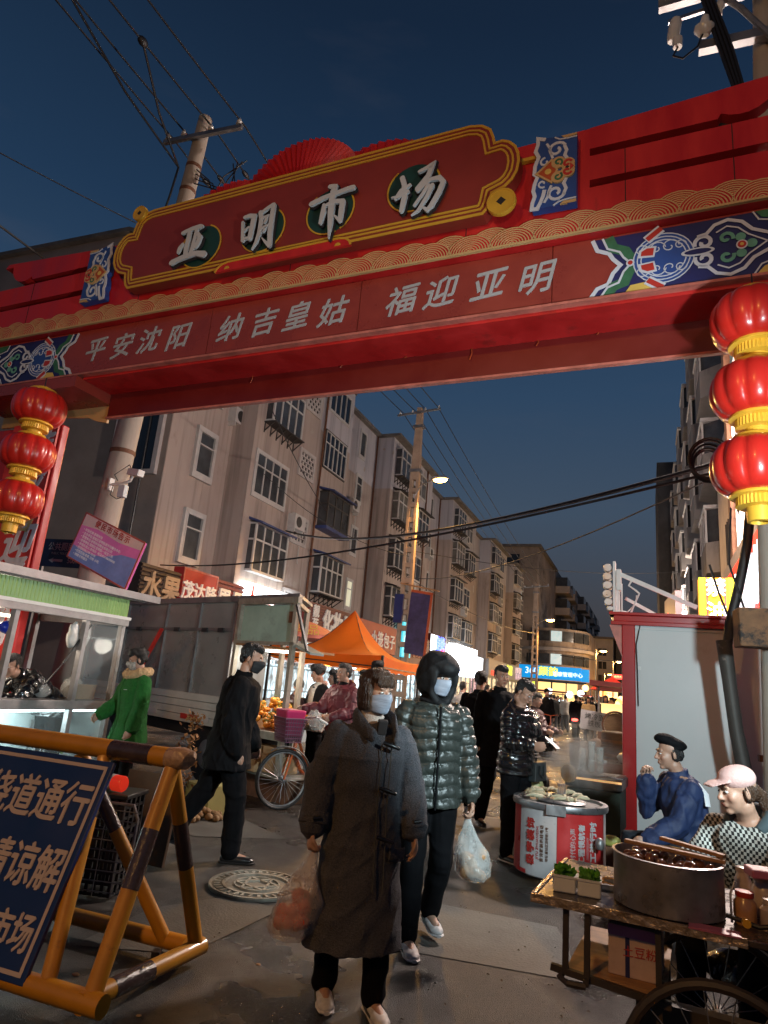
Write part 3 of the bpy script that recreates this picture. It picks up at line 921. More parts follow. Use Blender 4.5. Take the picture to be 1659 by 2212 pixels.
apt = thing("apartment_block", "long tan five storey apartment block with white upper storey and stepped bays", "building")
XP, XR, Z0 = -12.6, -13.55, 0
TOP = 14.5
w = MB()
w.box(-27, XR, 15.2, 71.9, 0, TOP)
for a, b_ in ((18.26, 25.95), (31.3, 38.5), (43.4, 50.4), (56, 63.2), (67.0, 71.9)):
 w.box(XR + .001, XP, a, b_, 0, TOP - .004)
w.build("wall", "plaster_tan", apt)
MB().poly([(-27, 0), (-13.57, 0), (-13.57, 14.45), (-16.9, 16.15), (-27, 16.35)], ((0, 15.185, 0), (1, 0, 0), (0, 0, 1)), .3).build("gable", "plaster_unlit", apt)
e = MB()
for a, b_ in ((31.1, 38.7), (43.2, 50.6), (55.8, 63.4), (66.8, 72)):
 e.box(XR - .3, XP + .42, a, b_, TOP, TOP + .14)
e.box(XR - .3, XP + .05, 18.2, 26.0, TOP + .003, TOP + .20)
for a, b_ in ((15.3, 18.2), (26.0, 31.1), (38.7, 43.2), (50.6, 55.8), (63.4, 66.8)):
 e.box(XR - .3, XR + .25, a, b_, TOP + .002, TOP + .16)
e.poly([(-27.5, 16.36), (-16.8, 16.16), (-12.9, 14.6), (-12.9, 14.75), (-16.8, 16.32), (-27.5, 16.52)], ((0, 15.0, 0), (1, 0, 0), (0, 0, 1)), 3.4)
e.build("eaves", "roof_grey", apt)
r = MB()
for y in (27.2, 34.5, 41, 46.5, 52, 59.5):
 r.box(-14.6, -13.9, y, y + .7, TOP + .1, TOP + .75 + .2 * math.sin(y))
r.build("roof_vent", "roof_grey", apt, each=True)


def window(y0, y1, z0, z1, x, cols=2, transom=True, trim=.09, pane="pane_dim", frame="window_white", out=.05):
 f = MB()
 f.box(x, x + out, y0 - trim, y1 + trim, z0 - trim * 1.3, z0)
 f.box(x, x + out, y0 - trim, y1 + trim, z1, z1 + trim)
 f.box(x, x + out - .002, y0 - trim, y0, z0, z1).box(x, x + out - .002, y1, y1 + trim, z0, z1)
 o = f.build("window", frame, apt)
 s = MB(); b_ = .045
 zt = z0 + (z1 - z0) * .68
 for k in range(cols + 1):
  yy = y0 + (y1 - y0) * k / cols
  s.box(x + .004, x + out + .012, yy - b_ / 2, yy + b_ / 2, z0, z1)
 s.box(x + .004, x + out + .010, y0, y1, z0, z0 + b_).box(x + .004, x + out + .010, y0, y1, z1 - b_, z1)
 if transom:
  s.box(x + .004, x + out + .011, y0, y1, zt - b_ / 2, zt + b_ / 2)
 s.build("sash", "window_white", o)
 MB().box(x + .001, x + out * .45, y0, y1, z0, z1).build("pane", pane, o)
 return o


def bay(y0, y1, z0, z1, x, d=.42, cols=3, canopy="blue_tin", rack=True, frame="window_white", pane="pane_dim", hood=True):
 f = MB(); b_ = .06
 f.box(x, x + d, y0, y1, z0 - .08, z0).box(x, x + d, y0, y1, z1, z1 + .06)
 zt = z0 + (z1 - z0) * .66
 for k in range(cols + 1):
  yy = y0 + (y1 - y0) * k / cols
  f.box(x + d - b_, x + d, yy - b_ / 2, yy + b_ / 2, z0, z1)
 for yy in (y0 + b_ / 2, y1 - b_ / 2):
  f.box(x + d - b_ - .002, x + d - .003, yy - b_ / 2, yy + b_ / 2, z0, z1).box(x, x + d, yy - b_ / 2, yy + b_ / 2, zt - .03, zt + .03)
 f.box(x + d - b_, x + d - .004, y0, y1, zt - .03, zt + .03)
 o = f.build("bay_window", frame, apt)
 MB().box(x + .01, x + d - b_ * .6, y0 + .02, y1 - .02, z0, z1).build("pane", pane, o)
 if hood:
  MB().poly([(0, .06), (d + .28, -.10), (d + .28, -.04), (0, .14)], ((x, y0 - .12, z1 + .09), (1, 0, 0), (0, 0, 1)), y1 - y0 + .24).build("canopy", canopy, o)
 if rack:
  q = MB()
  q.box(x, x + d + .12, y0 - .05, y1 + .05, z0 - .13, z0 - .085)
  n_ = 6
  for k in range(n_):
   yy = y0 + (y1 - y0) * k / (n_ - 1)
   q.bar((x + d + .05, yy, z0 - .12), (x + .01, yy, z0 - .45), .035)
   q.box(x, x + .03, yy - .02, yy + .02, z0 - .5, z0 - .1)
  q.build("rack", "rack_dark", o)
 return o


def lattice(y0, y1, z0, z1, x):
 f = MB(); t = .12
 f.box(x, x + .08, y0 - t, y1 + t, z0 - t, z0).box(x, x + .08, y0 - t, y1 + t, z1, z1 + t).box(x, x + .078, y0 - t, y0, z0, z1).box(x, x + .078, y1, y1 + t, z0, z1)
 o = f.build("lattice_window", "plaster_white", apt)
 MB().box(x + .001, x + .03, y0, y1, z0, z1).build("opening", "black_gap", o)
 q = MB(); nx, nz_ = 4, 5
 dy, dz = (y1 - y0) / nx, (z1 - z0) / nz_
 for i in range(nx + 1):
  for j in range(nz_):
   sh = dy * .22 * (1 if j % 2 else -1)
   a = y0 + i * dy + sh - dy * .22
   b2 = a + dy * .44
   a, b2 = max(y0, a), min(y1, b2)
   if b2 - a > .02:
    q.box(x + .004, x + .06, a, b2, z0 + j * dz, z0 + (j + .72) * dz)
 for j in range(nz_ + 1):
  q.box(x + .004, x + .058, y0, y1, z0 + j * dz - dz * .14, z0 + j * dz + dz * .14)
 q.build("lattice_block", "plaster_white", o)


F_ = 2.69
# section A: small reveal windows
for z in (4.78, 7.57, 10.3, 13.0):
 if z < 12:
  window(16.5, 17.3, z, z + 1.45, XR, 1, True, .13, out=.12)
# section B
for k, z in enumerate((4.82, 7.5, 10.3, 12.95)):
 if k == 0:
  bay(18.75, 20.95, z + .05, z + 1.6, XP, .30, 4, rack=False)
 elif k == 1:
  window(18.6, 20.7, z, z + 1.5, XP, 4, True, .10)
 elif k == 2:
  o = bay(18.8, 20.9, z, z + 1.5, XP, .34, 4, hood=False, rack=True)
 lattice(21.55, 22.6, z + 1.72, z + 2.62, XP) if k < 3 else None
lattice(21.55, 22.6, 3.75, 4.55, XP)
bay(23.6, 25.7, 4.9, 6.35, XP, .40, 4)
bay(23.5, 25.6, 7.6, 9.0, XP, .46, 3, frame="grille_dark", rack=False)
MB().box(XP, XP + .52, 23.4, 25.7, 7.42, 7.55).build("bay_skirt", "blue_tin", apt)
window(23.45, 25.55, 10.15, 11.75, XP, 5, True, .05, "dark_glass", "grille_dark")
window(23.5, 25.5, 12.75, 14.05, XP, 4, False, .05, "dark_glass")
# sections C, E, G: narrow stair windows
for y in (29.0, 41.0, 53.2, 64.6):
 for k, z in enumerate((4.95, 7.6, 10.3, 12.7)):
  window(y, y + .62, z, z + 1.3, XR, 1, k % 2 == 0, .10, "pane_lit" if (k == 0 and y < 30) else "pane_dim")
for y, n_ in ((31.7, 1), (43.8, 1), (56.4, 0), (67.3, 0)):
 for k, z in enumerate((4.95, 7.5, 10.1, 12.55)):
  bay(y + .1, y + 2.2, z, z + 1.45, XP, .38, 3, canopy="grille_dark", hood=(k < 3), rack=n_ == 1 or k % 2 == 0, pane="curtain_pane" if (k + int(y)) % 3 == 0 else "pane_dim")
  window(y + 3.7, y + 5.4, z, z + 1.4, XP, 2, True, .06, "curtain_pane" if (k + int(y)) % 3 == 1 else "pane_dim") if n_ == 0 or k % 2 else bay(y + 3.6, y + 5.6, z, z + 1.4, XP, .35, 3, canopy="grille_dark", rack=True)
for y, z, x in ((21.2, 6.9, XP), (26.6, 5.4, XR), (28.2, 9.6, XR), (34.9, 6.7, XP), (37.9, 9.3, XP), (40.0, 6.8, XR), (47.0, 6.9, XP), (46.6, 12.1, XP), (52.3, 9.4, XR), (59.6, 6.8, XP), (17.9, 9.9, XR), (59.8, 9.4, XP)):
 a = MB().box(x, x + .32, y, y + .82, z, z + .56).box(x, x + .30, y + .05, y + .09, z - .14, z).box(x, x + .30, y + .72, y + .76, z - .14, z).build("air_conditioner", "window_white", apt)
 MB().poly(arc(y + .32, z + .28, .21, 0, 345, 18), ((x + .328, 0, 0), (0, 1, 0), (0, 0, 1)), .006).build("fan_grille", "rack_dark", a)
 MB().tube([(x + .15, y + .8, z + .1), (x + .05, y + 1.0, z + .05), (x + .04, y + 1.02, z - 1.2)], .022, 5).build("hose", "window_white", a)
# window in the gable, downpipe
f_ = MB().box(-15.65, -15.4, 15.05, 15.19, 7.2, 9.15).box(-13.95, -13.78, 15.05, 15.19, 7.2, 9.15).box(-15.65, -13.78, 15.05, 15.188, 7.05, 7.2).build("gable_window", "plaster_white", apt)
MB().box(-15.42, -13.93, 15.12, 15.18, 7.2, 9.2).build("pane", "dark_glass", f_)
MB().tube([(-14.3, 15.1, 14.6), (-14.33, 15.1, 9), (-14.3, 15.12, 3)], .035, 6).build("drainpipe", "black_plastic", apt)
mb = MB()
for y in (23.2, 31.1, 43.2, 37.2):
 x = XP if y not in (31.1, 43.2) else XR
 mb.tube([(x + .07, y, TOP), (x + .07, y, 4.4)], .05, 6)
mb.build("rainpipe", "rust_brown", apt, each=True)
q = MB().box(XP, XP + .05, 26.4 - .75, 26.4 - .05, 5.9, 6.45).build("house_number", "motif_blue", apt)
text("number", "23", .42, "white_paint", ((XP + .052, 25.98, 6.17), (0, 1, 0), (0, 0, 1)), q, .004, .01)

# ------------------------------------------------------------------ other buildings
mat("far_plaster", (.32, .27, .235), .9, var=.25, vscale=.35, dirt=(.11, .09, .08), dscale=.3, dthr=.52)
mat("far_white", (.44, .40, .37), .9, var=.2, vscale=.35)
mat("grime_grey", (.26, .245, .235), .9, var=.25, vscale=.6, dirt=(.12, .11, .11), dscale=.5, dthr=.54, stretch=(1, 1, .35))
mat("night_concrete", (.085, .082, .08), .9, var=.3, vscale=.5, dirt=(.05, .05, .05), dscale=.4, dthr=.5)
mat("teal_paint", (.22, .40, .42), .8, var=.12, vscale=2)
mat("pane_warm", (.5, .4, .2), .4, var=.4, vscale=1.5, emit=1.6, ecol=(1, .62, .22))


def block(label, x0, x1, y0, y1, top, wm, wins, roof=True, front_rows=None, side_rows=None, lit=(), wm2=None, pane="dark_glass"):
 t = thing("apartment_block", label, "building", (x0, y0, 0))
 X, Y = x1 - x0, y1 - y0
 MB().box(0, X, 0, Y, 0, top).build("wall", wm, t)
 if roof:
  MB().box(-.4, X + .4, -.4, Y + .4, top, top + .3).build("roof_slab", "roof_grey", t)
 k = 0
 for (a, b_, z0, z1) in wins:
  k += 1
  f = MB().box(a - .1, b_ + .1, -.10, 0, z0 - .12, z0).box(a - .1, b_ + .1, -.09, 0, z1, z1 + .1).box((a + b_) / 2 - .04, (a + b_) / 2 + .04, -.085, 0, z0, z1).build("window", wm2 or wm, t)
  MB().box(a, b_, -.06, -.002, z0, z1).build("pane", "pane_cyan" if k in lit else pane, f)
 return t


block("tall brown apartment block standing crosswise with wide balcony windows behind the tan block", -23, -12.2, 80, 96, 19.2, "far_plaster",
      [(4.9, 8.6, 15.6, 18.3), (5.6, 9.0, 11.6, 14.0), (.8, 3.5, 15.6, 18), (5.6, 9, 7.8, 10.2)], lit=(2,))
# far row of the same street
t = thing("apartment_block", "distant brown apartment row with staggered balconies beyond the blue clinic sign", "building", (-16.5, 105, 0))
MB().box(-8, 3.2, 0, 18, 0, 21.5).box(-8, 4.6, 20, 38, 0, 21).box(-8, 4.9, 40, 75, 0, 21.8).build("wall", "far_plaster", t)
for y0 in (1, 9, 21, 29.5, 42, 55):
 for z in (4, 7.4, 10.8, 14.2, 17.6):
  b_ = MB().box(3.2 if y0 < 20 else 4.7, 5.4 if y0 < 20 else 6.2, y0, y0 + 5, z, z + 1.1).build("balcony", "far_white", t)
  MB().box(3.2 if y0 < 20 else 4.7, 5.0 if y0 < 20 else 5.8, y0 + .1, y0 + 4.9, z + 1.1, z + 2.5).build("pane", "pane_dim", b_)
# low round-fronted building carrying the clinic sign
rb = thing("corner_building", "low round-fronted building with lit upstairs windows above the blue clinic sign", "building", (-10.5, 84, 0))
MB().poly([(-5, 0)] + [(5.2 * math.sin(a) * .8, -5 * math.cos(a)) for a in np.linspace(-1.1, 1.5, 14)] + [(4.2, 8), (-5, 8)], ((0, 0, 9.4), (1, 0, 0), (0, 1, 0)), 9.4).build("wall", "far_plaster", rb)
for z in (5.4, 8.0):
 band = MB()
 for a0 in np.linspace(-.9, 1.0, 7):
  p = (4.3 * math.sin(a0), -5.15 * math.cos(a0)); q2 = (4.3 * math.sin(a0 + .28), -5.15 * math.cos(a0 + .28))
  o = MB().bar((p[0], p[1], z + .5), (q2[0], q2[1], z + .5), .06, 1.15).build("window", "pane_cyan" if -.1 < a0 < .35 else "pane_dim", rb)
MB().poly([(5.5 * math.sin(a) * .85, -5.5 * math.cos(a)) for a in np.linspace(-1.1, 1.5, 14)], ((0, 0, 7.2), (1, 0, 0), (0, 1, 0)), .35).build("balcony_ledge", "far_white", rb)
wn = []
for z in (4.6, 6.6, 8.6):
 wn += [(.8, 2.0, z, z + 1.1), (3.1, 4.3, z, z + 1.1)]
block("far pale apartment block closing the end of the street", -10.2, -4.9, 110, 125, 11.2, "far_white", wn)
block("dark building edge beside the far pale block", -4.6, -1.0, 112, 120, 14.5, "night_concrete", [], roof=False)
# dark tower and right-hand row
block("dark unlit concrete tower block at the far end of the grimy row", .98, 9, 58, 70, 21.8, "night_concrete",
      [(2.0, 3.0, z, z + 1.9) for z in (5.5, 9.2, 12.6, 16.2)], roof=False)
rt = thing("apartment_block", "grimy grey apartment row with jutting enclosed balconies on the lantern side", "building", (2.35, 0, 0))
MB().box(0, 9, 20.5, 57, 0, 16.6).build("wall", "grime_grey", rt)
for i, y in enumerate((21.6, 26.2, 31.2, 36.6, 42.4, 48.4)):
 for j, z in enumerate((5.6, 8.5, 11.4, 14.3)):
  o = MB().poly([(.0, 0), (-.62, .5), (-.62, 2.6), (0, 3.1)], ((0, y, z + .95), (1, 0, 0), (0, 1, 0)), .95).build("balcony", "grime_grey", rt)
  MB().poly([(.0, .1), (-.56, .55), (-.56, 2.5), (0, 3.0)], ((0, y, z + 2.0), (1, 0, 0), (0, 1, 0)), 1.045).build("pane", "pane_dim", o)
  f = MB()
  for yy in (.5, 1.2, 1.9, 2.6):
   f.box(-.63, -.57, y + yy - .04, y + yy + .04, z + .95, z + 2.0)
  f.box(-.66, .02, y + .3, y + 2.8, z + 2.0, z + 2.12)
  f.build("frame", "window_white", o)
MB().box(-.35, 9.3, 20.3, 57.3, 16.6, 16.9).build("roof_slab", "roof_grey", rt)
# lower shop building nearer, white wall with a teal painted part
sb = thing("shop_building", "stained white walled building with teal painted bay behind the lowest lanterns", "building", (1.7, 0, 0))
MB().box(.25, 9, 14.6, 20.4, 0, 8.6).build("wall", "plaster_white", sb)
MB().box(.0, 9, 9.0, 14.58, 0, 10.5).build("teal_wall", "teal_paint", sb)
for y, z in ((9.8, 6.6), (12.2, 6.6), (9.8, 4.4), (12.2, 4.4), (12.2, 8.6)):
 f = MB()
 for k in range(4):
  f.box(-.09, 0, y + k * .5 - .03, y + k * .5 + .03, z, z + 1.5)
 f.box(-.09, 0, y, y + 1.5, z, z + .06).box(-.09, 0, y, y + 1.5, z + 1.45, z + 1.51).box(-.085, 0, y, y + 1.5, z + .9, z + .96)
 o = f.build("window", "window_white", sb)
 MB().box(-.03, -.002, y, y + 1.5, z, z + 1.5).build("pane", "dark_glass", o)
for y, z in ((16.4, 4.6),):
 f = MB()
 for k in range(7):
  f.box(.17, .25, y + k * .28 - .02, y + k * .28 + .02, z, z + 1.5)
 o = f.build("window", "grille_dark", sb)
 MB().box(.2, .249, y, y + 1.7, z, z + 1.5).build("pane", "dark_glass", o)
MB().box(-.12, .0, 14.2, 14.6, 0, 9.2).build("brown_pilaster", "rust_brown", sb)

# ================================================================== shop signs and shop fronts on the tan block
mat("sign_red", (.30, .022, .018), .5, var=.15, vscale=2, emit=.05, ecol=(1, .06, .05))
mat("sign_darkred", (.16, .018, .014), .5, var=.2, vscale=2)
mat("slat_brown", (.055, .035, .028), .6, var=.2)
mat("sign_maroon", (.10, .012, .014), .5, var=.2)
mat("letter_white", (.75, .72, .68), .5, var=.05, emit=.10, ecol=(1, .9, .8))
mat("letter_tan", (.42, .30, .20), .5, var=.15)
glow("glow_white", (.86, .95, 1.0), 5.0)
glow("glow_cool", (.62, .85, 1.0), 2.2)
glow("glow_letter_red", (1.0, .05, .03), 1.1)
glow("glow_cyan", (.06, .62, .78), 1.1)
glow("glow_blue_sign", (.0, .30, .80), .9)
glow("glow_yellow_letter", (.75, .85, .08), 1.3)
glow("glow_white_letter", (.75, .92, 1.0), 1.2)
glow("neon_blue", (.08, .15, 1.0), 4.0)
glow("neon_red", (1.0, .05, .04), 3.0)
glow("glow_warm", (1.0, .60, .22), 3.0)
glow("glow_orange", (1.0, .36, .07), 4.0)
glow("sodium", (1.0, .50, .09), 60.0)


def shop_inside(name, c, s, k):
 """lit shop window with shelves of goods seen through it"""
 m = mat(name, c, var=0, rough=.4)
 n = m.node_tree.nodes; L = m.node_tree.links
 b = n["Principled BSDF"]
 tcn = next(x for x in n if x.type == 'TEX_COORD')
 sp = n.new("ShaderNodeSeparateXYZ"); L.new(tcn.outputs["Object"], sp.inputs[0])
 cb = n.new("ShaderNodeCombineXYZ"); L.new(sp.outputs["Y"], cb.inputs[0]); L.new(sp.outputs["Z"], cb.inputs[1])
 br = n.new("ShaderNodeTexBrick"); br.inputs["Scale"].default_value = k
 br.inputs["Color1"].default_value = (*c, 1); br.inputs["Color2"].default_value = (c[0] * .45, c[1] * .5, c[2] * .55, 1)
 br.inputs["Mortar"].default_value = (c[0] * .15, c[1] * .17, c[2] * .18, 1); br.inputs["Mortar Size"].default_value = .03
 br.inputs["Brick Width"].default_value = .33; br.inputs["Row Height"].default_value = .9
 L.new(cb.outputs[0], br.inputs[0])
 nz_ = n.new("ShaderNodeTexNoise"); nz_.inputs["Scale"].default_value = 3.2; L.new(cb.outputs[0], nz_.inputs[0])
 mr = n.new("ShaderNodeMapRange"); mr.inputs[1].default_value = .35; mr.inputs[2].default_value = .65; mr.inputs[3].default_value = .25; mr.inputs[4].default_value = 1.5
 L.new(nz_.outputs[0], mr.inputs[0])
 sc = n.new("ShaderNodeVectorMath"); sc.operation = 'SCALE'; L.new(br.outputs[0], sc.inputs[0]); L.new(mr.outputs[0], sc.inputs["Scale"])
 L.new(sc.outputs[0], b.inputs["Emission Color"])
 b.inputs["Emission Strength"].default_value = s
 b.inputs["Base Color"].default_value = (.1, .1, .1, 1)


shop_inside("shop_cool", (.72, .93, 1.0), 2.6, 1.1)
shop_inside("shop_warm", (1.0, .72, .40), 1.6, 1.3)
shop_inside("shop_pink", (1.0, .55, .55), 1.2, 1.2)

SX = -12.3


def YZ(y, z, x=SX):
 return ((x, y, z), (0, 1, 0), (0, 0, 1))


def sign(label, y0, y1, z0, z1, m, words=(), wm="letter_white", size=.6, slats=0, x=SX, d=.28, bold=.02, gap=1., frame=None, depth=.04):
 t = thing("shop_sign", label, "shop sign", (x, y0, z0))
 MB().box(-d, 0, 0, y1 - y0, 0, z1 - z0).build("board", m, t)
 if slats:
  q = MB(); n_ = slats
  for k in range(n_):
   z = (z1 - z0) * (k + .5) / n_
   q.box(0, .05, 0, y1 - y0, z - .035, z + .035)
  q.build("slats", m, t)
 if frame:
  MB().ribbon([(.03, .03), (y1 - y0 - .03, .03), (y1 - y0 - .03, z1 - z0 - .03), (.03, z1 - z0 - .03)], .05, ((.012, 0, 0), (0, 1, 0), (0, 0, 1)), .012, True).build("frame", frame, t)
 for (s_, yy, zz, sz) in words:
  text("sign_lettering", s_, sz, wm, ((.06 if slats else .004, yy - y0, zz - z0), (0, 1, 0), (0, 0, 1)), t, depth, bold, gap=gap)
 return t


sign("brown slatted fruit shop sign with tan characters under the gable", 13.6, 15.2, 3.0, 4.05, "slat_brown", (("水果", 14.42, 3.45, .78),), "letter_tan", slats=9, bold=.025)
sign("plain red box sign with three white characters beside the slatted fruit sign", 15.24, 16.9, 3.05, 4.25, "sign_red", (("茂达隆", 16.05, 3.58, .55),), x=SX + .08, d=.36, bold=.012, frame="edge_pink")
sign("dark red slatted sign with two large white characters beside the red box sign", 16.95, 18.42, 3.0, 4.2, "sign_darkred", (("果品", 17.7, 3.55, .74),), slats=9, bold=.022)
# lit white box sign with red letters
t = sign("glowing white light box sign with red characters and a red bottle mark", 18.46, 22.1, 3.5, 4.38, "glow_white", x=SX + .1, d=.3)
text("sign_lettering", "一生有佰二锅", .46, "glow_letter_red", ((.012, 2.2, .44), (0, 1, 0), (0, 0, 1)), t, .004, .012)
MB().poly([(.2, .08), (.58, .08), (.6, .36), (.46, .5), (.43, .8), (.35, .8), (.32, .5), (.18, .36)], ((.012, 0, 0), (0, 1, 0), (0, 0, 1)), .01).build("bottle_mark", "glow_letter_red", t)
t = sign("red corrugated cosmetics sign with white characters under the blue awning bay", 23.1, 27.7, 3.1, 4.4, "sign_darkred", (("化妆品", 25.7, 3.72, .95),), slats=12, bold=.03)
text("small_lettering", "靓\n蓓", .52, "letter_white", ((.06, .55, .68), (0, 1, 0), (0, 0, 1)), t, .03, .008)
t = sign("plain red bun shop sign with white characters beyond the cosmetics sign", 27.8, 33.6, 3.0, 4.35, "sign_red", (("小笼包子", 31.3, 3.55, .78),), bold=.012, gap=1.15)
t = sign("upright glowing cyan light box with a pale round mark beside the bun sign", 33.75, 35.2, 3.0, 4.85, "glow_cyan", x=SX + .15)
MB().ribbon(arc(.72, .85, .42, 0, 345, 23), .07, ((.006, 0, 0), (0, 1, 0), (0, 0, 1)), .006, True).poly(arc(.72, .85, .22, 0, 340, 17), ((.006, 0, 0), (0, 1, 0), (0, 0, 1)), .006).build("round_mark", "glow_white_letter", t)
sign("dark maroon sign with faint lettering behind the brick coloured lamp pole", 35.4, 39.0, 2.7, 4.3, "sign_maroon", (("健康大药房", 37.3, 3.3, .55),), "edge_pink", bold=0)
t = sign("white and blue neon sign with red neon characters beyond the lamp pole", 39.2, 42.6, 3.3, 4.75, "sign_maroon")
MB().box(0, .05, .1, 1.2, .1, 1.4).build("white_panel", "glow_white", t)
text("neon_lettering", "烧烤", 1.0, "neon_blue", ((.03, 2.0, .85), (0, 1, 0), (0, 0, 1)), t, .03, .03)
text("neon_lettering", "火锅", .6, "neon_red", ((.03, 2.6, .35), (0, 1, 0), (0, 0, 1)), t, .03, .03)
t = sign("overexposed white shop sign blazing above the lit shop", 43.2, 49.4, 2.5, 4.5, "glow_white", x=SX + .5, d=.5)
sign("small square white lit sign beyond the blazing white sign", 51.2, 53.6, 3.1, 4.15, "glow_white", (("粥", 52.4, 3.6, .9),), "glow_cool", d=.4, depth=.01)
t = sign("long grey fascia with red and yellow lit letters near the blue clinic sign", 55.6, 71.6, 2.9, 4.3, "grey_alu", x=SX + .05)
text("sign_lettering", "老面馆", .95, "glow_yellow_letter", ((.02, 9.0, .8), (0, 1, 0), (0, 0, 1)), t, .02, .02)
MB().box(0, .03, 12.2, 15.5, .15, 1.35).build("pink_panel", "shop_pink", t)
MB().box(0, .03, 1.0, 6.0, .1, .5).build("red_panel", "glow_letter_red", t)
# strings of little lights
mb = MB()
for k in range(40):
 mb.ell((SX + .62, 39.6 + k * .22, 2.55 + .35 * math.sin(k * .55) ** 2), .05, 6, 5)
o = mb.build("light_string", "neon_blue")
tag(o, "string of small blue white fairy lights along the lit shop", "fairy lights")


def shopfront(label, y0, y1, m, z1=2.9, n_=5):
 t = thing("shopfront", label, "shop front", (XP + .02, y0, 0))
 L_ = y1 - y0
 MB().box(0, .10, .1, L_ - .1, .35, z1 - .1).build("lit_window", m, t)
 q = MB().box(0, .2, 0, L_, 0, .35).box(0, .2, 0, L_, z1 - .1, z1)
 for k in range(n_ + 1):
  yy = .05 + (L_ - .1) * k / n_
  q.box(.101, .2, yy - .045, yy + .045, .35, z1 - .1)
 q.build("frame", "grey_alu", t)
 return t


shopfront("brightly lit cool white shop window behind the orange stall", 18.6, 22.8, "shop_cool", n_=6)
shopfront("lit cosmetics shop window with white shelves behind the tent", 23.2, 27.6, "shop_cool", n_=6)
shopfront("lit bun shop window behind the tent legs", 28.0, 33.4, "shop_cool", n_=6)
shopfront("lit drugstore window beside the lamp pole", 33.8, 39.0, "shop_cool", n_=6)
shopfront("lit neon shop window beyond the lamp pole", 39.4, 43.0, "shop_warm", n_=3)
shopfront("warm lit shop window under the blazing white sign", 43.6, 50.2, "shop_warm", n_=5)
shopfront("red lit shop window beyond the blazing sign", 51, 55, "shop_pink", n_=3)
shopfront("warm lit noodle shop window under the grey fascia", 56, 71, "shop_warm", n_=8)
# clinic sign on the corner building
t = thing("shop_sign", "long bright blue lit clinic sign with yellow and white characters", "shop sign", (-13.2, 75.3, 3.55), math.radians(1))
MB().box(0, 6.6, 0, .4, 0, 1.35).build("board", "glow_blue_sign", t)
text("sign_lettering", "颜韵", 1.05, "glow_yellow_letter", ((3.15, -.02, .72), (1, 0, 0), (0, 0, 1)), t, .02, .03)
text("sign_lettering", "健康管理中心", .52, "glow_white_letter", ((5.2, -.02, .55), (1, 0, 0), (0, 0, 1)), t, .02, .012)
text("mark_lettering", "360", .95, "glow_white_letter", ((1.35, -.02, .75), (1, 0, 0), (0, 0, 1)), t, .02, .01)
MB().box(6.62, 7.4, -.0, .4, -.05, 1.25).build("end_panel", "glow_blue_sign", t)
t = thing("shopfront", "orange lit clinic doorway under the blue sign", "shop front", (-12.6, 77.5, 0))
MB().box(1.2, 5.4, 0, .2, .4, 3.3).build("lit_window", "pane_warm", t)
MB().box(0, 6.4, -.2, -.05, 3.25, 3.5).box(0, .15, -.2, 0, 0, 3.3).box(2.6, 2.75, -.2, -.001, 0, 3.3).box(4.2, 4.3, -.2, -.001, 0, 3.3).box(6.2, 6.4, -.2, 0, 0, 3.3).box(0, 6.4, -.18, -.002, 2.0, 2.1).build("frame", "black_plastic", t)
MB().box(-1.2, .9, -.6, -.5, 2.1, 3.2).build("menu_board", "glow_yellow_letter", t)
# orange lit signs far down the street
for x, y, w_, h_, z, m, lb in ((-6.2, 88, 2.6, .9, 3.2, "glow_orange", "far orange glowing restaurant sign"), (-5.6, 87.5, 2.2, .8, 2.2, "glow_warm", "lower far warm glowing restaurant sign"),
                               (-4.3, 92, 1.8, .6, 4.6, "neon_red", "far pinkish red glowing sign above the traffic"), (-1.3, 70, 1.6, 1.1, 3.0, "glow_orange", "far amber sign board beside the booth post")):
 t = thing("shop_sign", lb, "shop sign", (x, y, z))
 MB().box(0, w_, 0, .2, 0, h_).build("board", m if m != "glow_orange" or x < -5 else "pane_warm", t)
 text("sign_lettering", "烧烤大排", h_ * .5, "neon_red" if m != "neon_red" else "glow_warm", ((w_ / 2, -.02, h_ / 2), (1, 0, 0), (0, 0, 1)), t, .02, 0)

# ------------------------------------------------------------------ signs over the booth on the lantern side
glow("glow_red_board", (1.0, .035, .02), 1.25)
glow("glow_yellow_board", (1.0, .46, .02), .75)
glow("glow_lime", (.6, 1.0, .03), .9)
t = thing("shop_sign", "glowing red shop fascia with white neon characters above the booth", "shop sign", (1.55, 9.2, 2.7))
MB().box(0, .25, 0, 6.6, .0, 1.5).build("board", "glow_red_board", t)
MB().poly([(0, 1.5), (6.6, 1.5), (6.6, 1.75), (0, 1.75)], ((.01, 6.6, 0), (0, -1, 0), (0, 0, 1)), .3).build("top_trim", "grey_alu", t)
text("neon_lettering", "小吃烧烤", .86, "glow_white_letter", ((-.05, 2.6, .74), (0, -1, 0), (0, 0, 1)), t, .04, .008, .1)
t = thing("shop_sign", "upright glowing yellow light box with white characters above the booth roof", "shop sign", (.88, 13.0, 2.55))
MB().box(0, .62, 0, .35, 0, 1.28).build("box", "glow_yellow_board", t)
MB().box(-.0, .09, -.012, -.001, 0, 1.28).box(.47, .56, -.012, -.001, 0, 1.28).build("lime_stripe", "glow_lime", t, each=True)
MB().box(.11, .14, -.012, -.001, 0, 1.28).box(.40, .43, -.012, -.001, 0, 1.28).build("grey_stripe", "edge_pink", t, each=True)
text("sign_lettering", "禁\n油\n烟", .34, "glow_white_letter", ((.27, -.014, .66), (1, 0, 0), (0, 0, 1)), t, .006, .008, gap=1.25)
MB().box(-.32, -.2, .1, .2, 0, .3).build("lit_bottle", "glow_lime", t)
t = thing("shop_sign", "pale grey lit panel sign with dim red characters between booth roof and tower", "shop sign", (.75, 16.2, 2.6))
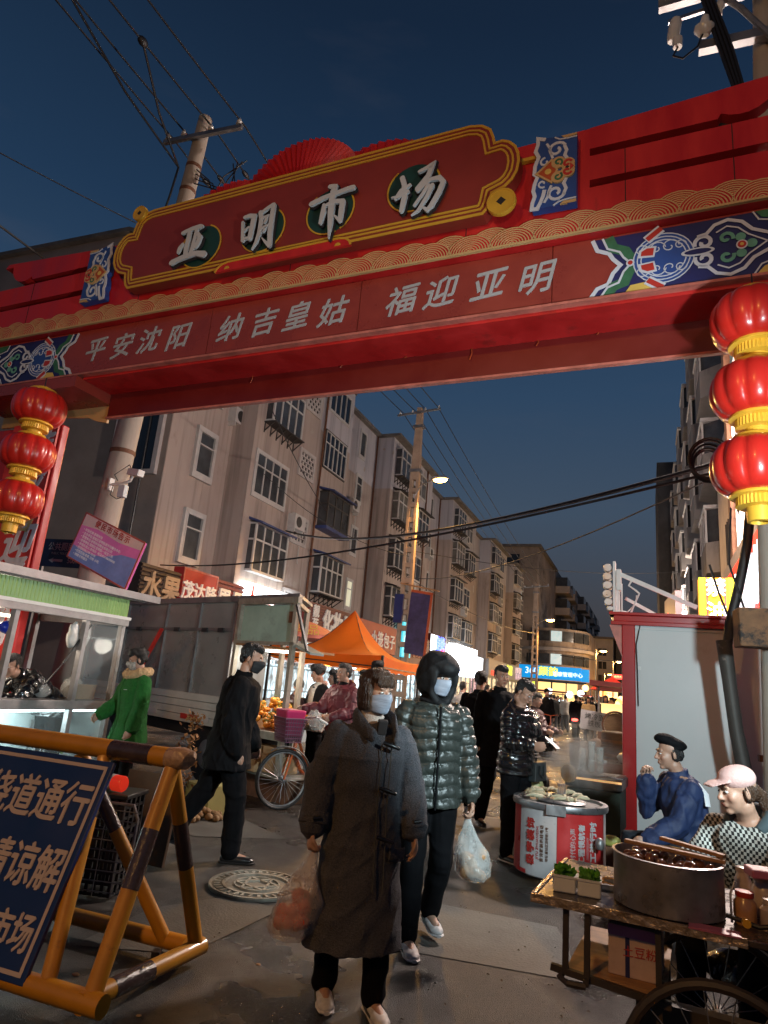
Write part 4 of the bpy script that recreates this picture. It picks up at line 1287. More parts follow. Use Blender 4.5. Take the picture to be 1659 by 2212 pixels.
MB().poly([(0, 0), (9.5, 0), (9.5, 2.6), (0, 1.5)], ((0, 0, 0), (0, 1, 0), (0, 0, 1)), .15).build("panel", "pane_pale" if "pane_pale" in MATS else mat("pane_pale", (.30, .27, .29), .4, var=.1, emit=.10), t)
text("sign_lettering", "日 红 二", .8, "neon_red", ((-.165, 6.2, 1.3), (0, -1, 0), (0, 0, 1)), t, .005, .0)

# ================================================================== poles, wires, lamps
def insulator(mb, p, s=.05):
 mb.lathe([(s * .4, 0), (s, .02), (s * .6, .05), (s * .9, .07), (s * .5, .12), (s * .2, .15)], p, 10)


up = thing("utility_pole", "leaning round concrete utility pole with four wires on its crossarm behind the gate", "utility pole", (-8.36, 8.0, 0))
UT = Vector((.75, 0, 11.5))
MB().tube([UT * t for t in (0, .25, .5, .75, 1)], [.24, .215, .185, .155, .125], 20).build("shaft", "concrete_pole", up, smooth=True)
q = MB()
for t_ in (.42, .58, .905, .86):
 p = UT * t_
 q.tube([p - Vector((0, 0, .035)), p + Vector((0, 0, .035))], .255 - .125 * t_, 18)
q.build("band", "rust_brown", up, smooth=True)
MB().bar((.06, -.2, 10.96), (1.80, -.2, 10.84), .07, .08).build("crossarm", "dull_steel", up)
ins = MB()
for x, z in ((.14, 11.0), (.50, 10.98), (1.10, 10.94), (1.72, 10.90)):
 insulator(ins, (x, -.2, z), .055)
ins.build("insulator", "porcelain", up, smooth=True, each=True)
wire_top = [((-8.22, 8, 11.13), (-8.60, 22, 11.62)), ((-7.86, 8, 11.1), (-8.10, 22, 11.65)), ((-7.26, 8, 11.07), (-7.70, 22, 11.7)), ((-6.64, 8, 11.03), (-7.2, 22, 11.74))]
for k, (a, b_) in enumerate(wire_top):
 a = Vector(a); b_ = Vector(b_)
 far = Vector((b_.x + .9, 45, 8.9))
 nearp = a + Vector(((.3, .2, .05, -.1)[k], -18, (1.2, 1.0, .6, .5)[k]))
 mb = MB().tube(catenary(nearp, a, .5, 18), .016, 5).tube(catenary(a, b_, .3, 14), .016, 5).tube(catenary(b_, far, .3, 14), .016, 5)
 if k in (1, 2):
  p = catenary(nearp, a, .5, 18)[15 if k == 1 else 16]
  mb.ell(p, (.07, .10, .07), 8, 6)
 p = catenary(a, b_, .3, 14)[1]
 mb.ell(p, (.05, .12, .05), 8, 6)
 o = mb.build("power_line", "cable", smooth=True)
 tag(o, "thin black power line strung from pole to pole over the gate", "power line", "power lines over the street")

q = MB()
for k, i in ((1, 15), (2, 16)):
 a, b_ = Vector(wire_top[k][0]), None
 p = catenary(a + Vector(((.3, .2, .05, -.1)[k], -18, (1.2, 1.0, .6, .5)[k])), a, .5, 18)[i] - up.location
 q.tube([p, p.lerp(Vector((.55, -.3, 10.3)), .5) - Vector((0, 0, .15)), (.60, -.28, 10.2), (.55, -.3, 9.6)] + ([(.3, -.27, 8.4), (.1, -.28, 7.4)] if k == 1 else []), .020, 6)
for k in range(4):
 q.tube([(.85, -.1, 10.25 - .1 * k)] + [(1.0 + .32 * j / 4 + .1 * k, .1, 10.15 - .1 * k - .28 * math.sin(PI * j / 4)) for j in range(5)] + [(1.7 - .1 * k, .2, 10.5)], .012, 5)
q.build("service_cable", "cable", up, smooth=True)
SOD = (1.0, .50, .13)


def street_lamp(label, loc, H_, arm, power, cross=True, lattice_=True, cat="street lamp", s=1.0, group=None):
 t = thing("street_lamp", label, cat, loc, 0, group)
 q = MB()
 w0, w1 = .19 * s, .10 * s
 if lattice_:
  def wz(z): return w0 + (w1 - w0) * z / H_
  for sx in (-1, 1):
   P = []
   for z in (0, H_ * .76):
    x = sx * wz(z)
    P.append([(x - .05, -.11, z), (x + .05, -.11, z), (x + .05, .11, z), (x - .05, .11, z)])
   q.loft(P)
  n_ = 16
  for k in range(n_):
   z = H_ * .76 * k / n_
   q.box(-wz(z), wz(z), -.10, .10, z, z + H_ * .76 / n_ * .32)
  wt = wz(H_ * .76)
  q.loft([[(-wt - .05, -.11, H_ * .755), (wt + .05, -.11, H_ * .755), (wt + .05, .11, H_ * .755), (-wt - .05, .11, H_ * .755)], [(-w1, -.1, H_), (w1, -.1, H_), (w1, .1, H_), (-w1, .1, H_)]])
  q.build("post", "lamp_concrete", t, each=True)
  MB().box(-.22, .22, -.16, .16, H_ * .78, H_ * .785 + .05).box(-.2, .2, -.15, .15, H_ * .93, H_ * .935 + .04).build("band", "dull_steel", t)
 else:
  MB().tube([(0, 0, 0), (0, 0, H_)], [.09 * s, .05 * s], 10).build("post", "dull_steel", t, smooth=True, each=True)
 if cross:
  MB().bar((-.85, -.15, H_ - .3), (.85, -.15, H_ - .15), .07).build("crossarm", "dull_steel", t)
  i_ = MB()
  for x in (-.75, -.25, .25, .78):
   insulator(i_, (x, -.15, H_ - .22 + .09 * x), .045)
  i_.build("insulator", "porcelain", t, smooth=True, each=True)
 ax, az0, az1 = arm
 MB().tube([(.08, -.1, az0), (ax * .3, -.12, az0 + (az1 - az0) * .7), (ax * .65, -.14, az1 - .03), (ax * .9, -.15, az1)], .028 * s, 7).build("arm", "dull_steel", t, smooth=True)
 hd = MB().ell((ax, -.15, az1 + .05 * s), (.34 * s, .15 * s, .09 * s), 14, 8).build("lamp_head", "grey_alu", t, smooth=True)
 MB().ell((ax + .04, -.15, az1 - .0), (.27 * s, .13 * s, .12 * s), 14, 8).build("glowing_bowl", "sodium", hd, smooth=True)
 lamp("lamp_light", t, (ax + .04, -.15, az1 - .22 * s), power, SOD, .18, *(("SPOT", 142, (.22, -.42, -1)) if lattice_ else ()))
 return t


mat("lamp_concrete", (.30, .22, .16), .85, var=.2, vscale=4, bump=.1, bscale=20)
l1 = street_lamp("lattice concrete lamp post with glowing sodium lamp and crossarm before the tan block", (-7.9, 22, 0), 11.75, (.98, 8.25, 8.82), 3000)
bx = MB().box(-.34, -.02, -.24, -.125, 3.6, 4.6).build("banner_flag", "motif_navy", l1)
MB().bar((-.2, -.14, 5.0), (1.25, -.14, 4.75), .05).build("banner_rod", "wood", l1)
MB().poly([(.1, 2.6), (.85, 2.5), (.98, 4.65), (.22, 4.75)], ((0, -.12, 0), (1, 0, 0), (0, 0, 1)), .02).build("purple_banner", mat("banner_purple", (.035, .022, .07), .7, var=.5, vscale=4), l1)
MB().ribbon([(.85, 2.5), (.98, 4.65), (.22, 4.75)], .09, ((0, -.125, 0), (1, 0, 0), (0, 0, 1)), .01).build("banner_fringe", "motif_orange", l1)
street_lamp("smaller lattice lamp post with lit sodium lamp further down the street", (-6.9, 45, 0), 8.9, (.95, 5.9, 6.5), 2200, lattice_=True)
for k, (x, y, z) in enumerate(((-4.2, 62, 6.0), (-3.6, 80, 6.2), (-2.3, 74, 5.0), (-5.4, 96, 5.4), (-1.6, 52, 4.2))):
 street_lamp(("far sodium lamp beside the pale end block", "far sodium lamp behind the red tent", "second far sodium lamp near the booth post", "small far lamp over the traffic", "low far lamp beside the booth post")[k], (x, y, 0), z, (.6, z - .5, z - .1), 1100 if k != 4 else 600, cross=False, lattice_=False)
# utility pole on the lantern side
up2 = thing("utility_pole", "brownish utility pole with crossarms and porcelain insulators beside the lanterns", "utility pole", (.76, 7.0, 0))
MB().tube([(.28, .1, 0), (.38, 0, 4), (.66, 0, 10.5), (.70, 0, 11.5)], [.12, .12, .11, .10], 14).build("shaft", "concrete_pole", up2, smooth=True)
q = MB().bar((-.52, -.2, 9.76), (1.2, -.2, 9.80), .09, .12).build("crossarm", "dull_steel", up2)
MB().bar((-.42, -.22, 9.46), (1.2, -.22, 9.62), .035, .05).build("crossarm", "steel", up2)
MB().bar((-.10, -.2, 8.97), (1.2, -.2, 8.93), .10, .12).build("crossarm", "dull_steel", up2)
MB().tube([(.1, -.25, 9.7), (.35, -.25, 9.35), (.62, -.25, 8.85), (.75, -.25, 8.5)], .035, 8).build("brace", "dull_steel", up2, smooth=True)
ins = MB()
for p, ax, s_ in (((-.42, -.35, 9.95), (-.3, -.5, -.6), .13), ((-.04, -.3, 9.16), (.1, -.3, 1), .11), ((.52, -.25, 9.60), (0, 0, -1), .07), ((.14, -.25, 9.45), (0, 0, -1), .05)):
 ins.lathe([(s_ * .5, -.10), (s_, -.04), (s_ * 1.0, .0), (s_ * .55, .03), (s_ * .35, .12)], p, 14, axis=ax)
ins.build("insulator", "porcelain", up2, smooth=True, each=True)
MB().lathe([(.05, -.14), (.07, -.08), (.07, .1), (.05, .14)], (-.36, -.3, 9.22), 12, axis=(.2, -.2, 1)).lathe([(.05, -.06), (.06, .06), (.02, .1)], (-.33, -.3, 9.02), 10).build("surge_fuse", "porcelain", up2, smooth=True)
MB().lathe([(.10, -.12), (.13, 0), (.08, .14)], (-.48, -.38, 10.08), 14).build("dark_fitting", "rust_brown", up2, smooth=True)
MB().tube([(-.32, -.3, 8.98), (-.38, -.3, 8.85), (-.28, -.3, 8.78), (-.12, -.3, 8.9), (-.05, -.3, 9.1)], .012, 6).build("jumper_wire", "cable", up2, smooth=True)
q = MB()
for k in range(4):
 q.tube([(-.16 + .03 * k, -.3, 10.6), (-.06 + .035 * k, -.32, 9.6), (.10 + .04 * k, -.3, 8.8), (.22 + .03 * k, -.3, 8.2), (.27, -.25, 5.6), (.25, -.2, 4.2)], .020, 6)
q.build("riser_cable", "cable", up2, smooth=True)
MB().obox((.16, -.22, 2.26), (.34, .26, .34), Matrix.Rotation(.1, 3, 'Z')).build("rusty_box", mat("rusty_box", (.16, .075, .03), .75, var=.3, vscale=8, dirt=(.015, .012, .010), dscale=7, dthr=.5), up2, bevel=.01)
q = MB()
for k in range(9):
 a0 = random.uniform(0, 6)
 r_ = .16 + .02 * random.random()
 q.tube([(-.18 + (r_ + .01 * k) * math.cos(t_) * .75, -.25 - .03 * k + .02 * math.sin(t_ + a0), 3.86 + (r_ + .005 * k) * math.sin(t_)) for t_ in np.linspace(0, 2 * PI, 22)], .010, 5)
o = q.build("cable_coil", "cable", smooth=True)
o.location = (.76, 7.1, -.02)
tag(o, "loose coil of black cable hanging by the lowest lantern", "cable coil")
# spans across the street
for lb, a, b_, sag, r_ in (("thick black cable sagging across the street to the lanterns", (-12.5, 21.0, 6.72), (.92, 7.2, 4.05), .55, .030),
                           ("thinner black cable crossing below the thick one", (-13.4, 15.6, 4.35), (.92, 7.2, 3.95), .35, .018),
                           ("faint far cable crossing the street above the tents", (-12.5, 32, 7.2), (.92, 9.5, 4.6), .8, .014),
                           ("pale service wire from the lamp post to the tan block", (-7.9, 22, 6.0), (-12.5, 19, 8.3), .5, .012),
                           ("wire slung from lamp post to lamp post", (-7.8, 22, 5.2), (-6.8, 45, 5.6), .4, .014),
                           ("pale wire from the lamp post over the street", (-7.8, 22, 6.2), (1.9, 40, 9.0), .4, .012),
                           ("low dark cable over the far crossing", (-7, 60, 5.2), (2.2, 50, 5.3), .5, .03),
                           ("wire running along the tan block at second floor height", (-12.4, 24, 8.2), (-7.5, 8.1, 9.2), .4, .014),
                           ("second wire along the tan block above the signs", (-12.5, 34, 6.2), (-7.8, 22, 7.5), .3, .012)):
 o = MB().tube(catenary(a, b_, sag, 22), r_, 6).build("overhead_cable", "cable", smooth=True)
 tag(o, lb, "overhead cable")
for lb, a, c_ in (("thin wire crossing the sky above the header's rounded end", (-9.8, 5.2, 8.9), (-7.0, 11.8, 9.2)),):
 o = MB().tube(catenary((-13, 4, 10.9), (-9.6, 15, 12.4), .2, 12), .014, 5).build("overhead_cable", "cable")
 tag(o, lb, "overhead cable")
o = MB().tube(catenary((-8.8, 4.2, 7.6), (-13.2, 15, 11.3), .3, 12), .02, 5).build("overhead_cable", "cable")
tag(o, "thicker wire crossing over the header's rounded end to the gable", "overhead cable")
# black hose pipe over the booth
hp = thing("hose_pipe", "bent black hose running down into a worn steel sleeve beside the booth panel", "pipe", (0, 7.6, 0))
MB().tube([(1.03, 0, 3.6), (.98, 0, 3.2), (.88, 0, 2.75), (.79, 0, 2.4), (.755, 0, 2.18)], .048, 10).build("hose", "black_rubber", hp, smooth=True)
MB().tube([(.725, 0, 2.22), (.76, 0, 1.8), (.80, 0, 1.35), (.86, 0, .95), (.90, 0, .0)], [.075, .065, .065, .07, .07], 12).build("sleeve", mat("worn_sleeve", (.06, .055, .05), .6, metal=.3, dirt=(.25, .22, .19), dscale=9, dthr=.62), hp, smooth=True)
MB().tube([(.62, .0, 3.0), (.70, 0, 2.7), (.86, 0, 2.2)], .012, 5).tube([(.84, -.05, 3.6), (.80, -.05, 3.0), (.93, -.05, 2.5), (1.0, -.05, 2.2)], .012, 5).build("wire", "cable", hp, each=True)

# ================================================================== the street's furniture and stalls
mat("barrier_yellow", (.52, .23, .015), .42, var=.14, vscale=5, dirt=(.20, .085, .02), dscale=6, dthr=.62, coat=.15)
mat("tape_dark", (.055, .035, .032), .25, var=.3, vscale=12, bump=.3, bscale=40, coat=.5)
mat("tape_wrap", (.42, .27, .17), .22, var=.3, vscale=14, bump=.5, bscale=40, coat=.6)
mat("board_blue", (.008, .028, .14), .35, var=.12, vscale=2, rvar=.1)
mat("board_letter", (.50, .42, .42), .5, var=.06)

# ---- barricade with the notice board
br = thing("barricade", "yellow and black pipe barricade on casters carrying the blue notice board", "barricade", (-2.27, 2.99, 0), math.radians(2))
R_ = .046


def pipe(name, a, b_, r, bands, parent=br, m="barrier_yellow"):
 o = MB().tube([a, b_], r, 16).build(name, m, parent, smooth=True)
 a = Vector(a); b_ = Vector(b_)
 for t0, t1 in bands:
  MB().tube([a.lerp(b_, t0), a.lerp(b_, (t0 + t1) / 2), a.lerp(b_, t1)], r * 1.03, 16).build("dark_band", "tape_dark", o, smooth=True)
 return o


tr = pipe("top_rail", (-3.2, 0, 1.04), (.05, 0, 1.04), .050, ((.865, .945),))
MB().tube([(-.03, 0, 1.04), (.0, 0, 1.04), (.055, 0, 1.045), (.09, .005, 1.04), (.10, .0, 1.035)], [.053, .056, .055, .049, .028], 16).build("tape_wrap", "tape_wrap", tr, smooth=True)
for x in (0., -2.9):
 pipe("leg", (x, 0, 1.0), (x + .02, -.36, .07), .041, ((.30, .56),))
 pipe("leg", (x, 0, 1.0), (x + .06, .36, .09), .038, ((.30, .55),))
 pipe("cross_foot", (x + .0, -.40, .085), (x + .07, .40, .085), .043, ((.22, .52),))
pipe("inner_leg", (-.42, -.02, 1.0), (-.22, -.36, .09), .036, ((.15, .30),))
pipe("inner_leg", (-.62, .02, 1.0), (-.13, .35, .09), .036, ((.22, .42),))
pipe("bottom_rail", (-3.2, -.37, .085), (.10, -.37, .085), .047, ((.62, .80),))
pipe("bottom_rail", (-3.2, .36, .085), (.0, .36, .085), .042, ((.60, .70),))
for x, y in ((-.02, .12), (-2.6, .3)):
 c = MB().lathe([(.025, -.015), (.05, -.016), (.055, 0), (.05, .016), (.025, .015)], (x + .01, y, .055), 18, axis=(1, .35, 0)).build("caster", mat("caster_cream", (.42, .36, .22), .4) if "caster_cream" not in MATS else "caster_cream", br, smooth=True)
 MB().obox((x + .01, y, .10), (.04, .05, .06), Matrix.Rotation(.35, 3, 'Z')).build("fork", "black_plastic", c)
# notice board leaning on the legs
nb = thing("notice_board", "large blue notice board with white characters leaning on the yellow barricade", "notice board", (-2.27, 2.99, 0), math.radians(2))
top = Vector((-.14, -.045, .985)); U = Vector((1, 0, 0)); Vv = Vector((.0, .36, .95)).normalized()
tl = (.20, .0)


def bp(x, s):                                                     # along the board: x along, s down
 return (x, -s)


BW = [(-3.1, -1.0), (-.13, -1.0), (-.13, 0.0), (-3.1, 0.0)]
FRB = ((-.13, -.075, 1.0), (1, 0, 0), tuple(Vv))
MB().poly([(-3.1, -.97), (-.17, -.97), (-.17, -.01), (-3.1, -.01)], FRB, .022).build("board", "board_blue", nb, bevel=.004)
MB().ribbon([(-3.06, -.935), (-.205, -.935), (-.205, -.045), (-3.06, -.045)], .018, ((-.13 + .0, -.0775, 1.001), (1, 0, 0), tuple(Vv)), .001, True).build("border_line", "board_letter", nb)
n_ = Vector((1, 0, 0)).cross(Vv)


def bfr(x, s):
 p = Vector((-.13, -.075, 1.0)) + Vector((1, 0, 0)) * x + Vv * (-s) + n_ * .0015
 return (tuple(p), (1, 0, 0), tuple(Vv))


for s_, x, d_, sz in (("道路封闭 绕道通行", -.215, .245, .215), ("给您带来不便 敬请谅解", -.215, .54, .205), ("亚明市场", -.225, .80, .16)):
 text("notice_lettering", s_, sz, "board_letter", bfr(x, d_), nb, .001, .004, sx=.80, align='RIGHT')

# ---- plastic crates, red lamp, rubbish on the ground
cr_ = thing("plastic_crate", "upright black plastic crate with slotted sides behind the barricade legs", "crate", (-3.47, 3.92, 0), math.radians(14))
q = MB()
W2, D2 = .20, .14
for z in np.linspace(.03, .62, 10):
 q.box(-W2, W2, -D2, -D2 + .012, z - .009, z + .009).box(-W2, W2, D2 - .012, D2, z - .009, z + .009).box(W2 - .012, W2, -D2, D2, z - .009, z + .009).box(-W2, -W2 + .012, -D2, D2, z - .009, z + .009)
for x in np.linspace(-W2 + .012, W2 - .012, 8):
 q.box(x - .011, x + .011, -D2 - .002, -D2 + .014, .02, .63).box(x - .011, x + .011, D2 - .014, D2 + .002, .02, .63)
for y in np.linspace(-D2 + .012, D2 - .012, 5):
 q.box(W2 - .014, W2 + .002, y - .011, y + .011, .02, .63).box(-W2 - .002, -W2 + .014, y - .011, y + .011, .02, .63)
q.build("slotted_wall", "black_plastic", cr_)
MB().box(-W2 - .015, W2 + .015, -D2 - .015, D2 + .015, .61, .64).build("rim", "black_plastic", cr_, bevel=.006)
tr_ = thing("hand_trolley", "small black folded wire hand trolley leaning by the crate", "hand trolley", (-3.25, 3.72, 0), math.radians(14))
q = MB()
q.tube([(-.14, 0, .05), (-.14, .02, .52), (-.10, .02, .60), (.14, .02, .60), (.18, .02, .52), (.18, 0, .05)], .012, 6)
for z in np.linspace(.08, .56, 9):
 q.tube([(-.14, .01, z), (.18, .01, z)], .004, 5)
for x in (-.04, .08):
 q.tube([(x, .01, .05), (x, .02, .6)], .004, 5)
q.build("wire_frame", "dull_steel", tr_, smooth=True)
wl = thing("warning_lamp", "red cylinder warning lamp with a white band lying on the black crate", "warning lamp", (-3.42, 3.86, .70))
MB().tube([(-.16, 0, 0), (-.07, 0, 0)], .052, 18).build("shell", "motif_red", wl, smooth=True)
MB().tube([(-.07, 0, 0), (.05, -.01, 0)], .0535, 18).build("white_band", "letter_grey", wl, smooth=True)
MB().tube([(.05, -.01, 0), (.12, -.015, 0), (.128, -.015, 0)], [.052, .052, .046], 18).build("red_lens", mat("red_lens", (.5, .02, .01), .2, var=0, emit=.35, ecol=(1, .05, .02)), wl, smooth=True)
o = MB().obox((0, 0, .33), (.5, .03, .62), Matrix.Rotation(-.12, 3, 'X')).build("plywood_board", mat("ply_dark", (.085, .05, .028), .7, var=.25, vscale=5), bevel=.004)
o.location = (-3.55, 4.45, .05)
tag(o, "dark brown plywood board standing behind the crate", "board")


def blob(label, name, cat, loc, r, m, k=.25, seed=0, group=None, n=(18, 12), flat=True):
 rg = np.random.default_rng(seed)
 mb = MB().ell((0, 0, 0), r, *n)
 V = np.array(mb.v)
 ph = rg.uniform(0, 6, (5, 3)); fr = rg.uniform(4, 13, (5, 3)) / max(r) * .4
 d = sum(np.sin(V @ f + p[0]) * np.cos(V @ f[::-1] * 1.3 + p[1]) for f, p in zip(fr, ph)) / 5
 V = V * (1 + k * d[:, None])
 if flat:
  V[:, 2] = np.maximum(V[:, 2], -r[2] * .8)
 V[:, 2] += r[2] * .8
 mb.v = [tuple(p) for p in V]
 o = mb.build(name, m, smooth=True, sharp=70)
 o.location = loc
 return tag(o, label, cat, group)


mat("bag_white", (.55, .55, .52), .35, var=.12, vscale=9, bump=.6, bscale=18, spec=.6)
mat("bag_clear", (.62, .64, .62), .18, var=.15, vscale=12, bump=.9, bscale=24, alpha=.38, spec=.7)
mat("bag_red", (.50, .09, .045), .35, var=.3, vscale=9, bump=.4, bscale=22, alpha=.92)
mat("leaf_green", (.075, .20, .035), .5, var=.45, vscale=14)
mat("lettuce", (.10, .30, .03), .45, var=.4, vscale=20)
mat("cabbage", (.42, .50, .22), .5, var=.3, vscale=14)
mat("root_brown", (.28, .18, .09), .75, var=.35, vscale=12)
blob("knotted white plastic bag full of cabbage on the ground behind the barricade", "plastic_bag", "bag", (-4.55, 5.75, 0), (.17, .15, .20), "bag_white", .22, 3)
blob("smaller slack white bag at the foot of the knotted bag", "plastic_bag", "bag", (-4.62, 5.40, 0), (.12, .12, .13), "bag_white", .3, 5)
mb = MB()
for k in range(170):
 p = Vector((random.gauss(-4.42, .16), random.gauss(5.3, .15), random.uniform(.01, .05)))
 d = Vector((random.uniform(-1, 1), random.uniform(-1, 1), random.uniform(-.2, .5))).normalized() * random.uniform(.03, .08)
 s_ = d.cross(Vector((random.uniform(-.3, .3), random.uniform(-.3, .3), 1))).normalized() * random.uniform(.01, .03)
 mb.add([p - d, p + s_, p + d, p - s_], [(0, 1, 2, 3)])
tag(mb.build("leaf_litter", "leaf_green"), "scraps of green vegetable leaves dropped on the asphalt", "leaf litter", kind="stuff")
for k in range(26):
 a = random.uniform(0, 6.3); r_ = .24 * math.sqrt(random.random())
 o = blob("brown root vegetable in the heap beside the pale carton", "root_vegetable", "vegetable", (-4.35 + r_ * math.cos(a), 6.25 + r_ * math.sin(a), .10 * (1 - r_ / .25) * random.random()), (random.uniform(.035, .055), random.uniform(.03, .045), .035), "root_brown", .25, k, "root vegetables heaped by the carton", (10, 7))
ct = thing("carton", "pale yellow green carton with round holes beside the root vegetables", "carton", (-4.45, 6.55, 0), -.35)
MB().box(-.22, .22, -.15, .15, 0, .30).build("box", mat("carton_yellow", (.36, .34, .13), .7, var=.1), ct, bevel=.004)
MB().poly(arc(-.1, .2, .022, 0, 330, 11), ((0, -.1515, 0), (1, 0, 0), (0, 0, 1)), .001).poly(arc(.1, .1, .022, 0, 330, 11), ((0, -.1515, 0), (1, 0, 0), (0, 0, 1)), .001).build("hole", "black_gap", ct, each=True)
mb = MB()
for k in range(200):
 p = Vector((-4.72 + random.gauss(0, .06), 6.45 + random.gauss(0, .05), .02 + random.random() * 1.0))
 d = Vector((random.uniform(-1, 1), random.uniform(-1, 1), random.uniform(-1, 1))).normalized() * .035
 s_ = d.cross(Vector((.3, .2, 1))).normalized() * .022
 mb.add([p - d, p + s_, p + d, p - s_], [(0, 1, 2, 3)])
o = mb.build("dried_bundle", mat("dry_leaf", (.26, .12, .04), .8, var=.4, vscale=15))
tag(o, "hanging bundle of dried brown leaves behind the green coat", "dried leaves", kind="stuff")
for x, y, s_ in ((-2.62, 2.95, .02), (-1.95, 3.55, .014), (-2.5, 3.75, .012), (-1.6, 5.5, .02), (-2.1, 2.8, .015)):
 o = blob("scrap of pale litter on the asphalt", "litter_scrap", "litter", (x, y, .0), (s_, s_ * .7, s_ * .3), "cardboard", .4, int(x * 100) % 50, "litter scraps on the ground", (8, 6))
mb = MB()
for k in range(420):
 y = random.uniform(2.2, 9.5); x = random.uniform(-.62, .0) * y - .1
 s_ = random.uniform(.003, .011)
 a = random.uniform(0, PI)
 dx, dy = math.cos(a) * s_, math.sin(a) * s_
 mb.add([(x - dx, y - dy, .006), (x + dy * .5, y - dx * .5, .010 + s_ * .4), (x + dx, y + dy, .007), (x - dy * .5, y + dx * .5, .006)], [(0, 1, 2, 3)])
tag(mb.build("grit", mat("grit", (.16, .13, .10), .7, var=.6, vscale=9)), "scattered grit and tiny scraps on the asphalt", "grit", kind="stuff")
# manhole
mh = thing("manhole_cover", "round cast iron manhole cover with star pattern", "manhole cover", (-2.66, 4.68, .004), .3)
mat("cast_iron", (.17, .155, .13), .5, metal=.4, var=.3, vscale=9, bump=.2, bscale=50)
MB().poly(arc(0, 0, .345, 0, 350, 36), ((0, 0, .012), (1, 0, 0), (0, 1, 0)), .012).build("disc", "cast_iron", mh)
q = MB(); F3 = ((0, 0, .024), (1, 0, 0), (0, 1, 0))
for r_ in (.335, .245, .235, .16):
 q.ribbon(arc(0, 0, r_, 0, 350, 36), .016 if r_ > .3 else .010, F3, .012, True)
for a in range(0, 360, 60):
 q.ribbon([(.16 * math.cos(math.radians(a)), .16 * math.sin(math.radians(a))), (.16 * math.cos(math.radians(a + 120)), .16 * math.sin(math.radians(a + 120)))], .016, F3, .012)
for a in range(0, 360, 11):
 q.ribbon([(r_ * math.cos(math.radians(a + random.uniform(-2, 2))), r_ * math.sin(math.radians(a))) for r_ in (.26, .275, .31)], random.choice((.016, .028, .022)), F3, .012)
q.build("raised_pattern", mat("cast_iron_worn", (.30, .27, .22), .4, metal=.5, var=.3, vscale=20), mh)

# ---- food stall on the market's entrance side
mat("corrugated_green", (.24, .38, .11), .45, var=.14, vscale=1.2)
mat("counter_white", (.55, .60, .60), .35, var=.08)
mat("stall_glass", (.55, .6, .6), .05, var=0, alpha=.13, spec=.8)
st = thing("food_stall", "glass fronted food stall with a green corrugated fascia and lit showcase", "food stall", (-6.02, 6.55, 0))
q = MB()
for y in (-.02, -.60, -1.55, -2.5, -3.4):
 q.box(-.05, .02, y - .028, y + .028, .55 if y < -.1 else .1, 2.05)
q.box(-.06, .04, -3.6, .03, 1.92, 2.02).box(-.06, .03, -3.6, .03, .93, 1.03).box(-1.5, .0, .0, .03, 1.92, 2.02).box(-1.5, 0, .0, .03, .93, 1.0)
q.box(-1.5, -1.45, -3.6, .03, .2, 2.0) if False else None
q.box(-1.5, -1.44, -.03, .03, .1, 2.05).box(-.06, .03, -3.6, .03, .05, .35)
q.build("frame", "grey_alu", st, bevel=.004)
q = MB()
nf = 150
for k in range(nf):
 y = -3.6 + 3.60 * k / nf
 q.add([(.02 + (.014 if k % 2 else 0), y, 2.02), (.02 + (.014 if (k + 1) % 2 else 0), y + 3.6 / nf, 2.02), (.02 + (.014 if (k + 1) % 2 else 0), y + 3.6 / nf, 2.24), (.02 + (.014 if k % 2 else 0), y, 2.24)], [(0, 1, 2, 3)])
q.build("green_fascia", "corrugated_green", st)
MB().box(-1.6, .10, -3.7, .20, 2.245, 2.27).build("roof", "dull_steel", st)
MB().bar((.10, -3.7, 2.30), (.12, .42, 2.30), .03, .085).bar((.06, -3.7, 2.255), (.07, .2, 2.255), .03).build("gutter", "grey_alu", st)
MB().box(-.0, .045, -3.6, .05, 1.995, 2.03).build("lower_rail", "white_paint", st)
MB().box(-.62, .02, -3.6, .02, .985, 1.03).build("counter", "grey_alu", st)
MB().box(-1.45, -1.40, -3.6, .0, .1, .95).box(-.7, -.66, -3.6, .0, .1, .93).build("back_panel", "counter_white", st)
MB().box(-.62, .0, -.02, .0, .36, .93).build("side_panel", "counter_white", st)
MB().box(-.64, -.0, -3.6, .0, .33, .36).build("showcase_floor", "counter_white", st)
MB().box(-.0, .006, -3.55, -.03, .36, .93).build("showcase_glass", "stall_glass", st)
MB().box(-.02, -.014, -.57, -.05, 1.03, 1.92).build("end_glass", "stall_glass", st)
MB().bar((-.12, -3.4, .91), (-.12, -.1, .91), .03).build("light_tube", glow("tube_cool", (.75, 1.0, 1.0), 9.0), st)
MB().obox((-.645, -.42, .68), (.01, .17, .15)).build("vent_plate", "grey_alu", st)
MB().poly(arc(-.42, .68, .055, 0, 345, 20), ((-.638, 0, 0), (0, 1, 0), (0, 0, 1)), .004).build("vent_fan", "letter_grey", st)
lamp("tube_light", st, (-.30, -1.0, .86), 16, (.72, .97, 1.0), .12)
lamp("tube_light", st, (-.30, -2.2, .86), 16, (.72, .97, 1.0), .12)
MB().bar((-.9, -3.3, 1.90), (-.9, -.8, 1.90), .035).build("ceiling_tube", glow("tube_warm", (1, .86, .68), 3.5), st)
lamp("ceiling_light", st, (-.75, -1.3, 1.8), 30, (1, .84, .66), .15)
MB().box(-1.44, -1.40, -3.6, -1.5, 1.0, 1.9).build("haze_board", mat("brown_haze", (.18, .10, .065), .6, var=.35, vscale=1.6), st)  # board coloured to stand for the brown haze behind the glass
MB().bar((-.03, -.50, 1.88), (-.03, -.80, 1.42), .02).bar((-.03, -.80, 1.42), (-.03, -.98, 1.20), .010).build("gas_strut", "black_plastic", st)
